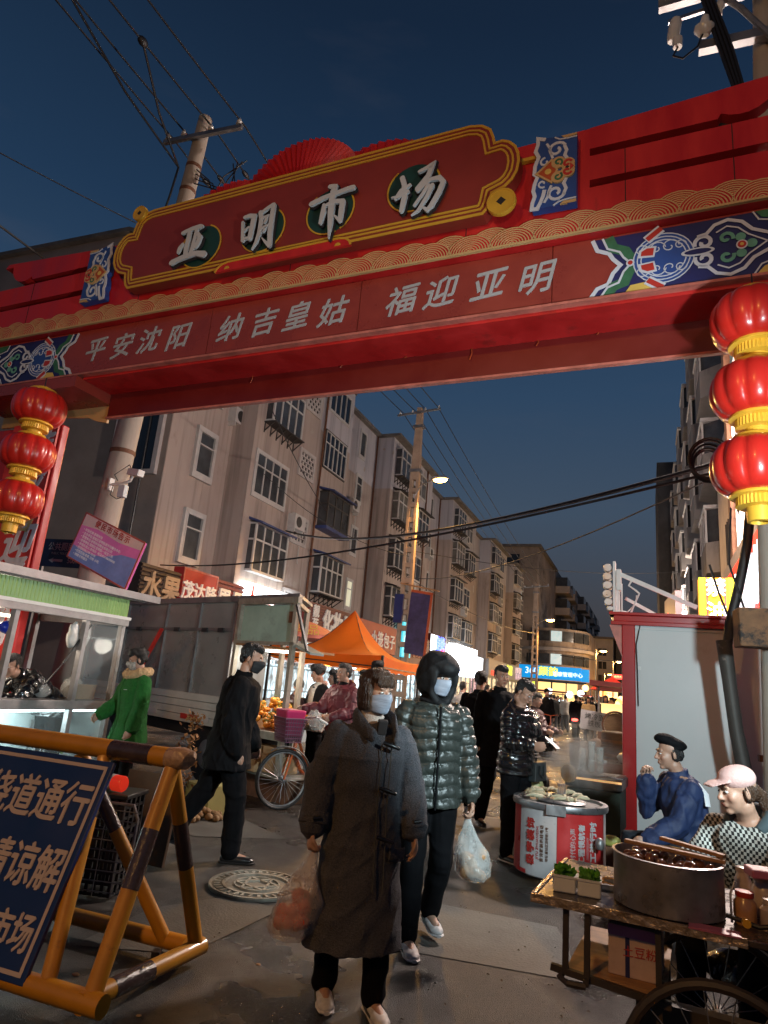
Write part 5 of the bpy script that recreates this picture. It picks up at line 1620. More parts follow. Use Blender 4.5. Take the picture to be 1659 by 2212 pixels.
# things standing in or on the stall
o = blob("crumpled clear bag on the stall counter behind the glass post", "plastic_bag", "bag", (-6.25, 5.72, 1.03), (.10, .11, .09), "bag_clear", .3, 11)
o = blob("clear bag bulging behind the brown card in the stall's end pane", "plastic_bag", "bag", (-6.35, 6.25, 1.03), (.13, .14, .13), "bag_clear", .3, 12)
o = MB().obox((0, 0, .085), (.02, .36, .17), Matrix.Rotation(.1, 3, 'Y')).build("brown_card", "cardboard")
o.location = (-6.13, 6.2, 1.03)
tag(o, "plain brown card standing behind the stall's end pane", "card")
for k, (x, y, z, r_, lb) in enumerate(((-6.1, 5.86, 1.62, (.05, .07, .15), "white carrier bag hanging at the stall's inner post"), (-6.12, 6.08, 1.66, (.03, .05, .14), "narrow white bag hanging behind the gas strut"))):
 blob(lb, "carrier_bag", "bag", (x, y, z), r_, "bag_white", .35, 20 + k, flat=False)
o = blob("shiny blue balloon toy hanging in the stall window", "balloon_toy", "toy", (-6.1, 4.99, 1.68), (.05, .085, .07), mat("toy_blue", (.01, .03, .35), .15, var=0, coat=.6), .2, 31, flat=False)
for k, (y, z, r_) in enumerate(((4.95, .40, (.15, .13, .18)), (5.22, .40, (.12, .11, .12)))):
 blob("silver quilted insulated bag in the lit showcase" if k == 0 else "smaller grey foil bag in the lit showcase", "insulated_bag", "bag", (-6.3, y, z - .03), r_, mat("foil_silver", (.55, .57, .60), .25, metal=.7, var=.2, vscale=7, bump=.6, bscale=14) if k == 0 else "foil_silver", .18, 40 + k)
for k in range(9):
 o = MB().tube([(0, 0, 0), (.02 * math.sin(k), .05 * math.cos(k * 2), .22 + .06 * math.sin(k * 3))], [.008, .006], 6).build("utensil", "steel", smooth=True)
 o.location = (-6.22 + .02 * math.sin(k * 2), 5.62 + .035 * k, .37)
 tag(o, "steel utensil standing in the lit showcase", "utensil", "utensils in the showcase")
for k in range(46):
 o = MB().ell((0, 0, .02), (random.uniform(.02, .04), random.uniform(.015, .03), .015), 7, 5).build("food_morsel", random.choice(("lettuce", "leaf_green", "motif_yellow", "cream_gold", "white_paint")))
 o.location = (-6.1 - random.random() * .35, 5.0 + random.random() * 1.2, .36 + random.random() * .06)
 tag(o, "small morsel of food spread out in the lit showcase", "food", "food morsels in the showcase")
bx_ = thing("foam_box", "white foam box on the ledge behind the leaning seller", "box", (-7.15, 5.2, .95), .1)
MB().box(-.15, .15, -.35, .65, 0, .32).build("tub", "white_paint", bx_, bevel=.015)
MB().box(-.17, .17, -.37, .67, .32, .38).build("lid", "counter_white", bx_, bevel=.012)

# signs on the utility pole and gate side
pb = thing("information_board", "tilted purple market notice board on the concrete pole above the green stall", "notice board", (-7.735, 7.72, 3.13), 0)
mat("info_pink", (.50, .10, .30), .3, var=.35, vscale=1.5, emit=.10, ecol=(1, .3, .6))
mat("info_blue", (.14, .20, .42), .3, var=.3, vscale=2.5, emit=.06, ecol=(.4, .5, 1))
ba = Vector((1.27, 0, -.49)).normalized(); bv_ = Vector((.17, 0, .74)).normalized()
FP = ((0, 0, 0), tuple(ba), tuple((bv_ - ba * ba.dot(bv_) * .55).normalized()))
MB().poly([(-.68, -.37), (.68, -.37), (.68, .37), (-.68, .37)], FP, .05).build("panel", "info_pink", pb)
MB().poly([(-.66, -.355), (.66, -.355), (.66, .10), (.35, .05), (.0, -.12), (-.35, -.18), (-.66, -.16)], ((0, -.003, 0), FP[1], FP[2]), .002).build("blue_swirl", "info_blue", pb)
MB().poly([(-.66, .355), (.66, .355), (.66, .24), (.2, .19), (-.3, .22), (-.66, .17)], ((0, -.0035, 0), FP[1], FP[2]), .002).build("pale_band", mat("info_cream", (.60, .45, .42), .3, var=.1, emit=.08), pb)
MB().ribbon([(-.68, -.37), (.68, -.37), (.68, .37), (-.68, .37)], .025, ((0, -.006, 0), FP[1], FP[2]), .01, True).build("frame", "edge_pink", pb)
text("board_title", "便民市场告示", .12, "motif_red", ((0, -.006, 0) if False else tuple(Vector((0, -.007, 0)) + Vector(FP[2]) * .285), FP[1], FP[2]), pb, .001, .002, gap=1.25)
for k, s_ in enumerate(("• 市场名称:亚明市场", "• 主办单位:皇姑区亚明街道市场服务中心", "• 管理单位:亚明市场物业有限公司", "• 市场地址:皇姑区亚明街一段至三段", "• 市场负责人:市场办  电话:024-86000000", "• 经营时间:5:00-20:00", "• 经营范围:果蔬 日用 小吃", "• 创建文明城市")):
 p = Vector((0, -.007, 0)) + Vector(FP[2]) * (.13 - .058 * k) + Vector(FP[1]) * (-.58)
 text("board_text", s_, .05, "letter_white", (tuple(p), FP[1], FP[2]), pb, .001, 0, align='LEFT')
ts = thing("direction_sign", "dark blue public toilet direction sign with arrow and figures behind the notice board", "sign", (-9.32, 8.3, 3.19), 0)
MB().poly([(-.38, -.24), (.75, -.24), (.75, .24), (-.38, .24)], ((0, 0, 0), (1, 0, -.03), (0, 0, 1)), .03).build("panel", mat("sign_navy", (.012, .022, .07), .4, var=.1), ts)
text("sign_lettering", "公共厕所", .15, "letter_grey", ((.03, -.002, .10), (1, 0, -.03), (0, 0, 1)), ts, .001, .002)
text("sign_lettering", "PUBLIC TOILETS", .055, "letter_grey", ((.03, -.002, -.01), (1, 0, -.03), (0, 0, 1)), ts, .001, 0)
text("sign_lettering", "500m", .12, "letter_grey", ((.36, -.002, -.14), (1, 0, -.03), (0, 0, 1)), ts, .001, 0)
MB().poly([(-.20, -.13), (-.10, -.085), (-.10, -.11), (.12, -.11), (.12, -.15), (-.10, -.15), (-.10, -.175)], ((0, -.003, 0), (1, 0, -.03), (0, 0, 1)), .002).build("arrow", "letter_grey", ts)
MB().poly([(.42, .0), (.60, .0), (.60, .2), (.42, .2)], ((0, -.003, 0), (1, 0, -.03), (0, 0, 1)), .002).build("pictogram", "letter_grey", ts)
MB().poly(arc(.51, .165, .02, 0, 330, 11), ((0, -.005, 0), (1, 0, -.03), (0, 0, 1)), .002).poly([(.475, .135), (.545, .135), (.535, .07), (.525, .012), (.495, .012), (.485, .07)], ((0, -.0052, 0), (1, 0, -.03), (0, 0, 1)), .002).build("figure_mark", "black_plastic", ts)
MB().box(-.4, -.36, .03, .07, -3.2, .24).build("post", "dull_steel", ts, each=True)
cc = thing("security_camera", "white security camera on a bracket on the concrete pole", "security camera", (-7.86, 7.76, 4.2))
MB().obox((.40, -.0, .18), (.32, .12, .11), Matrix.Rotation(-.25, 3, 'Z') @ Matrix.Rotation(.2, 3, 'Y')).build("housing", "white_paint", cc, bevel=.015)
MB().tube([(-.05, 0, .0), (.22, 0, .02), (.32, 0, .05), (.36, 0, .13)], .022, 8).box(-.07, -.04, -.05, .05, -.1, .1).build("bracket", "white_paint", cc, smooth=True)
MB().box(.14, .27, -.04, .05, -.22, -.02).build("junction_box", "counter_white", cc, bevel=.01)
MB().tube([(.1, -.03, .05), (.02, -.04, .15), (.3, -.05, .3), (.36, -.04, .2)], .008, 5).tube([(.0, 0, 0), (.0, -.03, -.18), (.14, -.02, -.25), (.2, 0, -.22)], .007, 5).build("cable", "black_plastic", cc)

# ---- truck and the fruit stand in its open end
TA = math.radians(-20.9)
tk = thing("box_truck", "grey sheet metal box truck parked behind the food stall", "truck", (-4.05, 7.3, 0), TA)
mat("sheet_metal", (.25, .26, .26), .34, metal=.35, var=.22, vscale=1.1, rvar=.16, bump=.25, bscale=3.0, dirt=(.14, .12, .10), dscale=1.8, dthr=.6)
MB().box(-5.6, -1.26, .02, .62, .75, 2.46).build("cargo_box", "sheet_metal", tk, bevel=.01)
q = MB()
for x in (-5.6, -4.35, -3.1, -2.18, -1.30):
 q.box(x, x + .05, -.01, .02, 1.1, 2.46)
q.box(-5.6, -1.25, -.012, .02, 2.02, 2.06).box(-5.62, -1.22, -.03, .02, 2.42, 2.50)
q.build("seam", "dull_steel", tk)
q = MB()
for x in (-3.9, -2.75, -2.0, -1.6):
 q.box(x, x + .13, -.035, -.01, 2.0, 2.06)
q.build("hinge", "black_plastic", tk, each=True)
ds = MB()
for k in range(4):
 ds.box(-5.6, -1.2, -.03 - .006 * (k % 2), .02, .76 + .10 * k, .76 + .10 * k + .092)
ds.build("dropside", mat("dropside_white", (.42, .42, .40), .5, var=.15, vscale=3, dirt=(.2, .17, .14), dscale=3, dthr=.62), tk)
tp_ = MB()
for x in (-4.9, -3.55, -2.2):
 tp_.box(x, x + .42, -.041, -.036, .80, .87)
tp_.build("red_tape", "motif_red", tk, each=True)
tp_ = MB()
for x in (-4.45, -3.1, -1.75):
 tp_.box(x, x + .25, -.041, -.036, .80, .87)
tp_.build("white_tape", "letter_grey", tk, each=True)
MB().box(-5.6, -.6, .15, .6, .58, .74).build("chassis", "black_plastic", tk)
for x in (-4.6, -1.7):
 for y in (.12, .42):
  wv = MB().lathe([(.18, -.1), (.36, -.11), (.38, -.06), (.38, .06), (.36, .11), (.18, .1)], (x, y + .1, .38), 24, axis=(0, 1, 0)).build("wheel", "black_rubber", tk, smooth=True)
  MB().lathe([(.05, -.13), (.19, -.10), (.19, -.02), (.05, .0)], (x, y + .1, .38), 18, axis=(0, 1, 0)).build("hub", "dull_steel", wv, smooth=True)
MB().bar((-3.05, -.06, 2.03), (-3.42, -.09, 1.45), .045).build("red_ribbon", "banner_red", tk)
fs = thing("fruit_stall", "fruit stand with mint green sheet panel and raised flap at the truck's open end", "fruit stall", (-4.05, 7.3, 0), TA)
mat("mint_sheet", (.30, .42, .36), .45, var=.18, vscale=2, dirt=(.22, .28, .25), dscale=2.2, dthr=.55, rvar=.1)
mat("worn_post", (.30, .27, .22), .5, metal=.3, var=.3, vscale=7, dirt=(.12, .07, .04), dscale=9, dthr=.6)
q = MB()
for x, y in ((-1.16, .0), (.0, .0), (-1.16, .8), (-.72, .8)):
 q.box(x - .03, x + .03, y - .03, y + .03, .35, 2.42)
q.box(-1.2, .05, -.035, .03, 2.38, 2.46).bar((0, 0, 2.39), (-.72, .8, 2.39), .05).box(-1.2, .05, -.03, .03, 1.86, 1.90)
q.build("frame", "worn_post", fs)
MB().box(-1.13, -.03, .03, .05, 1.90, 2.37).build("mint_panel", "mint_sheet", fs)
MB().box(-.14, -.02, .0, .028, 2.14, 2.28).build("paper_label", "rust_brown", fs)
MB().poly([(-1.2, -.03), (.06, -.03), (-.68, .85), (-1.2, .85)], ((0, 0, 2.50), (1, 0, 0), (0, 1, 0)), .04).build("roof", "dull_steel", fs)
MB().poly([(0, 1.86), (.36, 1.76), (.36, 1.79), (0, 1.90)], ((-.02, 0, 0), (1, 0, 0), (0, 0, 1)), .22).build("raised_flap", mat("flap_grey", (.28, .31, .29), .5, metal=.3, var=.2, vscale=2), fs)
MB().poly([(-1.1, 1.84), (.0, 1.80), (.0, 1.83), (-1.1, 1.87)], ((-.05, -.03, 0), (1, 0, 0), (0, 0, 1)), .8).build("under_shelf", "wood", fs)
MB().bar((.02, -.02, 2.36), (.30, -.02, 1.80), .03).build("flap_strut", "black_plastic", fs)
MB().bar((-1.1, .2, 1.80), (-.3, .2, 1.79), .03).build("light_tube", glow("tube_white", (.9, 1, .95), 8.0), fs)
lamp("stall_light", fs, (-.6, .45, 1.70), 22, (1, .93, .80), .12)
MB().poly([(-1.18, 0), (.02, 0), (-.55, .97), (-1.18, .97)], ((0, 0, .80), (1, 0, 0), (0, .984, .181)), .05).build("table", "wood", fs)
MB().box(-1.22, .04, -.06, .0, .74, .83).build("front_board", "worn_post", fs)
mat("orange_peel", (.72, .26, .02), .35, var=.15, vscale=20, bump=.1, bscale=200, coat=.2)
ca, sa = math.cos(TA), math.sin(TA)


def tw(x, y):
 return (-4.05 + ca * x - sa * y, 7.3 + sa * x + ca * y)


orange = MB().ell((0, 0, 0), (.04, .04, .036), 12, 8).build("orange", "orange_peel", smooth=True)
tag(orange, "glossy orange in the heap on the fruit stand", "orange", "oranges heaped on the fruit stand")
spots = []
for k in range(120):
 x = random.uniform(-1.1, -.30); y = random.uniform(.06, .9)
 hh = .30 * max(0, 1 - abs(x + .80) / .5) * max(0, 1 - abs(y - .42) / .6)
 spots.append((x, y, .80 + .187 * y + .04 + hh * random.uniform(.75, 1)))
for k, (x, y, z) in enumerate(spots):
 o = orange if k == 0 else orange.copy()
 if k: COL.objects.link(o)
 X, Y = tw(x, y)
 o.location = (X, Y, z)
 s_ = random.uniform(.85, 1.2); o.scale = (s_, s_, s_)
mb = MB()
for k in range(420):
 x, y, z = random.choice(spots); X, Y = tw(x + random.uniform(-.04, .04), y + random.uniform(-.05, .03))
 p = Vector((X, Y, z + random.uniform(.0, .06)))
 d = Vector((random.uniform(-1, 1), random.uniform(-1, .4), random.uniform(-.3, .6))).normalized() * random.uniform(.02, .05)
 s_ = d.cross(Vector((random.uniform(-.5, .5), random.uniform(-.5, .5), 1))).normalized() * random.uniform(.008, .016)
 mb.add([p - d, p + s_, p + d, p - s_], [(0, 1, 2, 3)])
tag(mb.build("fruit_leaves", "leaf_green"), "green leaves among the heaped oranges", "leaves", kind="stuff")
for k, (x, y, r_) in enumerate(((-.12, .25, .08), (-.02, .55, .1), (.1, .4, .09))):
 X, Y = tw(x, y)
 blob(("pale knotted fruit bag at the end of the stand", "clear bag of fruit behind the stand's post", "clear bag hanging beyond the stand's post")[k], "plastic_bag", "bag", (X, Y, .82 + .05 * k), (r_, r_ * .8, r_ * 1.2), "bag_clear", .3, 50 + k)
for k, (x, y, z, sx, sy, sz, rz) in enumerate(((-1.0, .02, .42, .34, .3, .26, 0), (-.62, -.02, .40, .40, .3, .14, .02), (-.60, -.01, .545, .38, .3, .16, -.03), (-.18, .02, .42, .34, .3, .20, .02), (-.2, .02, .625, .30, .28, .09, .0), (-.95, .03, .69, .3, .25, .06, 0))):
 X, Y = tw(x, y + .14)
 t = thing("carton", ("end carton under the oranges", "low carton under the middle of the fruit stand", "upper middle carton with a torn flap under the fruit stand", "carton under the fruit stand's outer post", "flat carton wedged over the outer carton", "thin flat carton jammed under the table board")[k], "carton", (X, Y, z - .06), TA + rz)
 MB().box(-sx / 2, sx / 2, -sy / 2, sy / 2, 0, sz).build("box", "cardboard", t, bevel=.004)
 MB().box(-sx / 2 * .98, sx / 2 * .98, -.025, .025, sz, sz + .002).build("tape", "cream_gold", t)
MB().box(-1.2, .05, .05, .9, .30, .36).build("under_deck", "worn_post", fs)
MB().box(-.95, -.1, .25, .8, .0, .30).build("under_box", "rust_brown", fs)

# ---- orange tent
mat("tent_orange", (.68, .135, .008), .6, var=.10, vscale=2, bump=.08, bscale=9)
m = MATS["tent_orange"]
bb = m.node_tree.nodes["Principled BSDF"]
tl_ = m.node_tree.nodes.new("ShaderNodeBsdfTranslucent"); tl_.inputs[0].default_value = (.85, .20, .01, 1)
mxs = m.node_tree.nodes.new("ShaderNodeMixShader"); mxs.inputs[0].default_value = .5
outn = next(x for x in m.node_tree.nodes if x.type == 'OUTPUT_MATERIAL')
m.node_tree.links.new(bb.outputs[0], mxs.inputs[1]); m.node_tree.links.new(tl_.outputs[0], mxs.inputs[2]); m.node_tree.links.new(mxs.outputs[0], outn.inputs[0])
tn = thing("market_tent", "orange pop-up market tent with a pointed top beside the fruit stand", "tent", (-5.6, 12.5, 0))
pk = Vector((-.0, .05, 2.92))
cor = [Vector((1.30, -1.5, 1.98)), Vector((.95, 1.6, 1.98)), Vector((-1.5, 1.7, 2.05)), Vector((-1.05, -1.35, 2.06))]
mb = MB(); N_ = 12
for k in range(4):
 a, b_ = cor[k], cor[(k + 1) % 4]
 rows = []
 for i in range(N_ + 1):
  t = i / N_
  row = []
  for j in range(N_ + 1):
   s_ = j / N_
   e_ = a.lerp(b_, s_)
   p = pk.lerp(e_, t)
   p.z -= .42 * math.sin(PI * t) * (1 - .35 * math.sin(PI * s_)) * .75 + .02 * math.sin(9 * s_ + 4 * t) * t * (1 - t) * 2
   p.z -= .06 * math.sin(PI * s_) * t
   row.append(p)
  rows.append(row)
 rows.append([p - Vector((0, 0, .22 + .02 * math.sin(j * 1.9))) + (p - pk).normalized() * .012 * math.sin(j * 2.3) for j, p in enumerate(rows[-1])])
 o_ = len(mb.v)
 for r_ in rows: mb.v += [tuple(p) for p in r_]
 w_ = N_ + 1
 for i in range(len(rows) - 1):
  for j in range(N_):
   mb.f.append((o_ + i * w_ + j, o_ + i * w_ + j + 1, o_ + (i + 1) * w_ + j + 1, o_ + (i + 1) * w_ + j))
cn = mb.build("canopy", "tent_orange", tn, smooth=True, sharp=38)
q = MB()
for c_ in cor:
 q.bar((c_.x, c_.y, 0), (c_.x, c_.y, c_.z), .04)
 q.tube([tuple(pk + (c_ - pk) * t + Vector((0, 0, -.30 * math.sin(PI * t) - .02))) for t in np.linspace(0, 1, 9)], .012, 5)
for k in range(4):
 q.bar(cor[k] - Vector((0, 0, .2)), cor[(k + 1) % 4] - Vector((0, 0, .2)), .02)
q.build("tent_frame", "black_plastic", tn)
for k, (x, y, z) in enumerate(((-6.1, 13.6, 1.80), (-6.0, 15.2, 1.86), (-6.2, 17.2, 1.86), (-6.9, 14.2, 1.9))):
 t = thing("pendant_lamp", ("round white lamp under the tent's middle", "round white lamp at the tent's far edge", "round white lamp beyond the tent", "round white lamp at the back of the tent")[k], "lamp", (x, y, z), 0, "disc lamps over the stalls")
 MB().lathe([(.02, .06), (.05, .05), (.20, .0), (.20, -.015), (.02, -.016)], n=24).build("shade", "white_paint", t, smooth=True)
 MB().lathe([(.02, -.018), (.18, -.018), (.16, -.04), (.02, -.045)], n=24).build("glowing_disc", glow("disc_white", (.95, 1, 1), 7.0) if "disc_white" not in MATS else "disc_white", t, smooth=True)
 MB().tube([(0, 0, .06), (0, 0, .5)], .006, 5).build("cord", "black_plastic", t)
 lamp("disc_light", t, (0, 0, -.12), 42, (.88, .97, 1), .12)
# glazed stall with clothes rails / cases behind tent
t = thing("glazed_stall", "long glazed stall with white lit shelves behind the tent", "food stall", (-8.4, 11.5, 0))
MB().box(-.05, 0, 0, 9, .95, 1.75).build("lit_back", shop_inside("shop_case", (.80, .97, 1.0), 1.5, 1.6) or "shop_case", t)
MB().box(-.05, .75, 0, 9, 0, .95).build("counter", "counter_white", t)
q = MB()
for k in range(10):
 q.box(.70, .74, k - .02, k + .02, .95, 1.85)
q.box(.70, .75, 0, 9, 1.80, 1.86).box(.70, .75, 0, 9, .95, 1.0)
q.build("frame", "grey_alu", t)
MB().box(-.1, .8, -.05, 9.05, 1.86, 1.92).build("roof", "white_paint", t)
# pink parasol behind
t = thing("parasol", "faded pink parasol printed with pale characters behind the orange tent", "parasol", (-8.75, 16, 0))
rings = []
for i, (r_, z) in enumerate(((.03, 3.0), (.4, 2.93), (.8, 2.78), (1.1, 2.58), (1.12, 2.48))):
 rings.append([(r_ * math.cos(2 * PI * k / 24) * (1 if k % 3 else .97), r_ * math.sin(2 * PI * k / 24) * (1 if k % 3 else .97), z) for k in range(24)])
MB().loft(rings, cap=False).build("canopy", mat("pink_cloth", (.42, .13, .09), .7, var=.2, vscale=5), t, smooth=True)
MB().tube([(0, 0, 0), (0, 0, 2.95)], .025, 8).build("pole", "steel", t, smooth=True)
text("canopy_lettering", "饮料品", .34, "motif_yellow", ((.55, -.93, 2.66), (.85, .5, 0), (-.25, .45, .86)), t, .004, 0)

# ================================================================== lantern-side booth and vendors' gear
mat("booth_panel", (.50, .52, .52), .45, var=.04, vscale=1.5, dirt=(.40, .40, .39), dscale=1.2, dthr=.6)
mat("booth_red", (.36, .010, .010), .25, var=.08, coat=.5)
bt = thing("booth", "white panelled booth with glossy red post and cornice", "booth", (-.28, 8.46, 0))
MB().box(.13, 1.75, .02, .08, .02, 2.42).build("side_panel", "booth_panel", bt)
MB().box(.0, .15, -.02, .13, 0, 2.44).box(.0, .15, 3.6, 3.75, 0, 2.44).box(-.002, .152, 7.4, 7.55, 0, 2.44).build("post", "booth_red", bt, bevel=.012, each=True)
c = MB()
c.poly([(-.12, 0), (1.9, 0), (1.9, .045), (-.12, .045)], ((0, -.06, 2.42), (1, 0, 0), (0, 0, 1)), .3)
c.poly([(-.09, 0), (1.9, 0), (1.9, .07), (-.09, .07)], ((0, -.035, 2.465), (1, 0, 0), (0, 0, 1)), .3)
c.poly([(-.14, 0), (1.9, 0), (1.9, .035), (-.14, .035)], ((0, -.075, 2.535), (1, 0, 0), (0, 0, 1)), .3)
c.box(-.14, .05, -.07, 7.6, 2.535, 2.57).box(-.12, .05, -.05, 7.6, 2.42, 2.46).box(-.09, .06, -.02, 7.6, 2.461, 2.534)
c.build("cornice", "booth_red", bt, bevel=.006)
MB().poly([(-.14, 2.42), (.0, 2.42), (.0, 2.05)], ((0, .0, 0), (1, 0, 0), (0, 0, 1)), .02).build("eave_bracket", "edge_pink", bt)
q = MB()
for k in range(8):
 q.box(-.125 + .015 * k, -.115 + .015 * k, .05, 7.4, 2.40 - .04 * k, 2.41 - .04 * k)
q.build("eave_slat", "letter_grey", bt)
MB().box(0, 2.0, 0, 7.6, 2.38, 2.41).build("ceiling", "booth_panel", bt)
MB().box(1.7, 1.8, .1, 7.6, .0, 2.38).build("rear_wall", "booth_panel", bt)
MB().tube([(.22, .0, 2.5), (.16, -.01, 2.2), (.17, -.01, 1.9), (.175, .0, 1.5)], .006, 5).build("cable", "cable", bt)
MB().obox((.19, .01, 1.93), (.04, .02, .04)).build("clip", "white_paint", bt)
MB().bar((.5, 1.2, 2.34), (.5, 6.5, 2.34), .04).build("light_tube", "tube_white", bt)
lamp("booth_light", bt, (.35, 3.0, 2.25), 110, (1, .80, .60), .15)
# roof sign seen from its edge
rs = thing("roof_sign", "white framed channel letter sign standing on the booth roof seen edge on", "roof sign", (-.42, 8.62, 2.57))
q = MB()
for x, z, h_, w_ in ((-.03, .58, .10, .10), (-.035, .47, .09, .11), (-.03, .36, .10, .11), (-.035, .25, .10, .11), (-.02, .15, .09, .10), (.0, .07, .06, .08)):
 q.poly(arc(x, z, w_ * .52, 0, 345, 14, h_ * .52), ((0, 0, 0), (1, 0, 0), (0, 0, 1)), .16)
q.build("channel_letter", "steel", rs, bevel=.006, each=True)
MB().box(.035, .065, .0, .16, .02, .66).box(.07, .10, .02, .06, 0, .56).box(.10, .115, .1, .13, 0, .42).box(.13, .145, .02, .05, 0, .38).box(.075, .13, .0, .14, .30, .56).build("upright", "white_paint", rs, each=True)
MB().bar((.06, .05, .53), (.98, .05, .12), .035, .05).bar((.16, .7, .30), (.62, .7, .05), .03, .04).build("stay", "white_paint", rs, each=True)
MB().tube([(.25, .03, .42), (.22, .02, .36), (.30, .02, .30), (.34, .0, .26), (.28, -.02, .12), (.20, -.04, -.1), (.21, -.06, -.35)], .012, 6).tube([(.10, .03, .05), (.2, .02, .03), (.30, .02, .14), (.31, .02, .24)], .008, 5).build("loose_cord", "white_paint", rs, smooth=True, each=True)
# bag and rags at the panel's far end
blob("pinkish clear bag hanging beside the booth panel's far edge", "plastic_bag", "bag", (1.12, 7.4, .85), (.09, .06, .22), "bag_clear", .2, 61, flat=False)
t = thing("rack", "rusty shelf rack with white strips behind the capped seller", "rack", (1.18, 7.7, 0))
MB().box(-.18, .3, -.02, .1, 1.08, 1.14).box(-.18, .3, -.02, .1, .5, .56).box(.2, .28, .0, .1, 0, 1.4).build("shelf", "rust_brown", t)
MB().box(-.14, -.10, -.03, -.021, .7, 1.06).box(.05, .09, -.03, -.021, .75, 1.06).build("white_strip", "white_paint", t, each=True)

# ---- drum with printed wrap
dr = thing("oil_drum_stove", "big drum wrapped in torn red and white printed sheet with corn husks on its lid", "drum stove", (-.74, 6.5, 0), math.radians(5))
RD = .385
mat("wrap_red", (.42, .025, .025), .35, var=.15, vscale=4, rvar=.12, bump=.12, bscale=9)
mat("wrap_white", (.46, .42, .41), .4, var=.14, vscale=4, dirt=(.28, .24, .22), dscale=4, dthr=.58, bump=.12, bscale=9)


def shell(a0, a1, z0, z1, r, n=14):
 mb = MB()
 P0 = [(r * math.cos(math.radians(a0 + (a1 - a0) * i / n)), r * math.sin(math.radians(a0 + (a1 - a0) * i / n))) for i in range(n + 1)]
 o_ = len(mb.v)
 mb.v += [(x, y, z0) for x, y in P0] + [(x, y, z1) for x, y in P0] + [(x * .985, y * .985, z0) for x, y in P0] + [(x * .985, y * .985, z1) for x, y in P0]
 k = n + 1
 for i in range(n):
  mb.f += [(i, i + 1, k + i + 1, k + i), (2 * k + i + 1, 2 * k + i, 3 * k + i, 3 * k + i + 1), (k + i, k + i + 1, 3 * k + i + 1, 3 * k + i), (i + 1, i, 2 * k + i, 2 * k + i + 1)]
 return mb


MB().lathe([(.1, .06), (RD - .012, .06), (RD - .012, .60), (.1, .60)], n=40).build("barrel", "dull_steel", dr, smooth=True)
shell(-180, -146, .07, .595, RD).build("wrap", "wrap_red", dr, smooth=True)
shell(-145.5, -92, .07, .595, RD).build("wrap", "wrap_white", dr, smooth=True)
shell(-91.5, -20, .07, .595, RD).build("wrap", "wrap_red", dr, smooth=True)
shell(-19, 180, .07, .595, RD).build("wrap", "wrap_white", dr, smooth=True)
shell(-152, -133, .07, .10, RD + .003).build("wrap_tear", "wrap_red", dr, smooth=True)


def ctext(s, a, z, size, m, rot=True, bold=.0, gap=1.0):
 a = math.radians(a)
 o = ((RD + .003) * math.cos(a), (RD + .003) * math.sin(a), z)
 tng = Vector((-math.sin(a), math.cos(a), 0))
 u, v = ((0, 0, 1), tuple(-tng)) if rot else (tuple(tng), (0, 0, 1))
 text("wrap_lettering", s, size, m, (o, u, v), dr, .002, bold, gap=gap)


ctext("极宇装饰", -125, .33, .085, "motif_red", bold=.003, gap=1.2)
ctext("JIYU ZHUANGSHI", -116, .33, .03, "motif_red", gap=1.1)
ctext("咨询家装热线电话", -110, .33, .034, "rust_brown", gap=1.1)
ctext("地址:皇姑区亚明街17号", -103.5, .33, .026, "rust_brown")
ctext("新时代的心声", -72, .33, .05, "letter_grey")
ctext("施工程领航者", -61, .33, .062, "letter_grey", bold=.002)
ctext("////////////////////", -53, .33, .03, "letter_grey")
ctext("开工进行时", -44, .34, .078, "letter_grey", bold=.003)
rm = MB().lathe([(RD - .03, .595), (RD + .02, .592), (RD + .026, .612), (RD + .02, .640), (RD - .02, .642), (RD - .03, .62)], n=48).build("rim", "steel", dr, smooth=True)
MB().lathe([(.02, .615), (RD - .02, .615), (RD - .02, .620), (.02, .622)], n=40).build("top_plate", "dull_steel", dr, smooth=True)
MB().box(-.10, .06, -RD - .032, -RD - .026, .565, .645).build("metal_tag", "steel", dr)
ld = thing("pot_lid", "flat steel lid with an upright strap handle on the drum", "lid", (-.72, 6.42, .645))
MB().lathe([(.01, .02), (.20, .012), (.215, .0), (.21, -.006), (.01, .0)], n=36).build("disc", "steel", ld, smooth=True)
q = MB()
for x in (-.024, -.008, .008, .024):
 q.tube([(x, -.05, .012), (x, -.05, .10), (x, -.03, .135), (x, .03, .135), (x, .05, .10), (x, .05, .012)], .006, 6)
q.build("strap_handle", "steel", ld, smooth=True)
mat("corn_husk", (.46, .40, .26), .6, var=.3, vscale=14, bump=.3, bscale=40)
for k in range(26):
 a = random.uniform(0, 2 * PI); r_ = random.uniform(.20, .33)
 if -2.3 < a - 2 * PI < -.9 and False: continue
 L_ = random.uniform(.05, .09)
 mb = MB().tube([(-L_, 0, 0), (-L_ * .4, .004, .014), (L_ * .5, 0, .012), (L_, 0, .002)], [.006, .017, .018, .004], 8)
 o = mb.build("corn_cob", "corn_husk", smooth=True)
 o.location = (-.74 + r_ * math.cos(a), 6.5 + r_ * math.sin(a) * (1 if math.sin(a) > 0 else .6), .655 + random.random() * .03)
 o.rotation_euler = (0, random.uniform(-.2, .2), random.uniform(0, PI))
 tag(o, "husked corn cob steaming on the drum top", "corn cob", "corn cobs on the drum")
o = blob("black knotted tape roll stuck to the drum's lit side", "tape_roll", "tape roll", (-.385, 6.2, .34), (.035, .035, .05), "dull_steel", .2, 70)
o = blob("yellow green pomelo lying behind the drum", "pomelo", "fruit", (-.33, 6.95, .25), (.09, .055, .05), mat("pomelo", (.42, .40, .10), .5, var=.2, vscale=9), .1, 71)
o = MB().box(-.12, .12, -.1, .1, 0, .25).build("stool_box", "rust_brown", bevel=.01); o.location = (-.33, 6.98, 0)
tag(o, "low rusty box holding the pomelo behind the drum", "box")

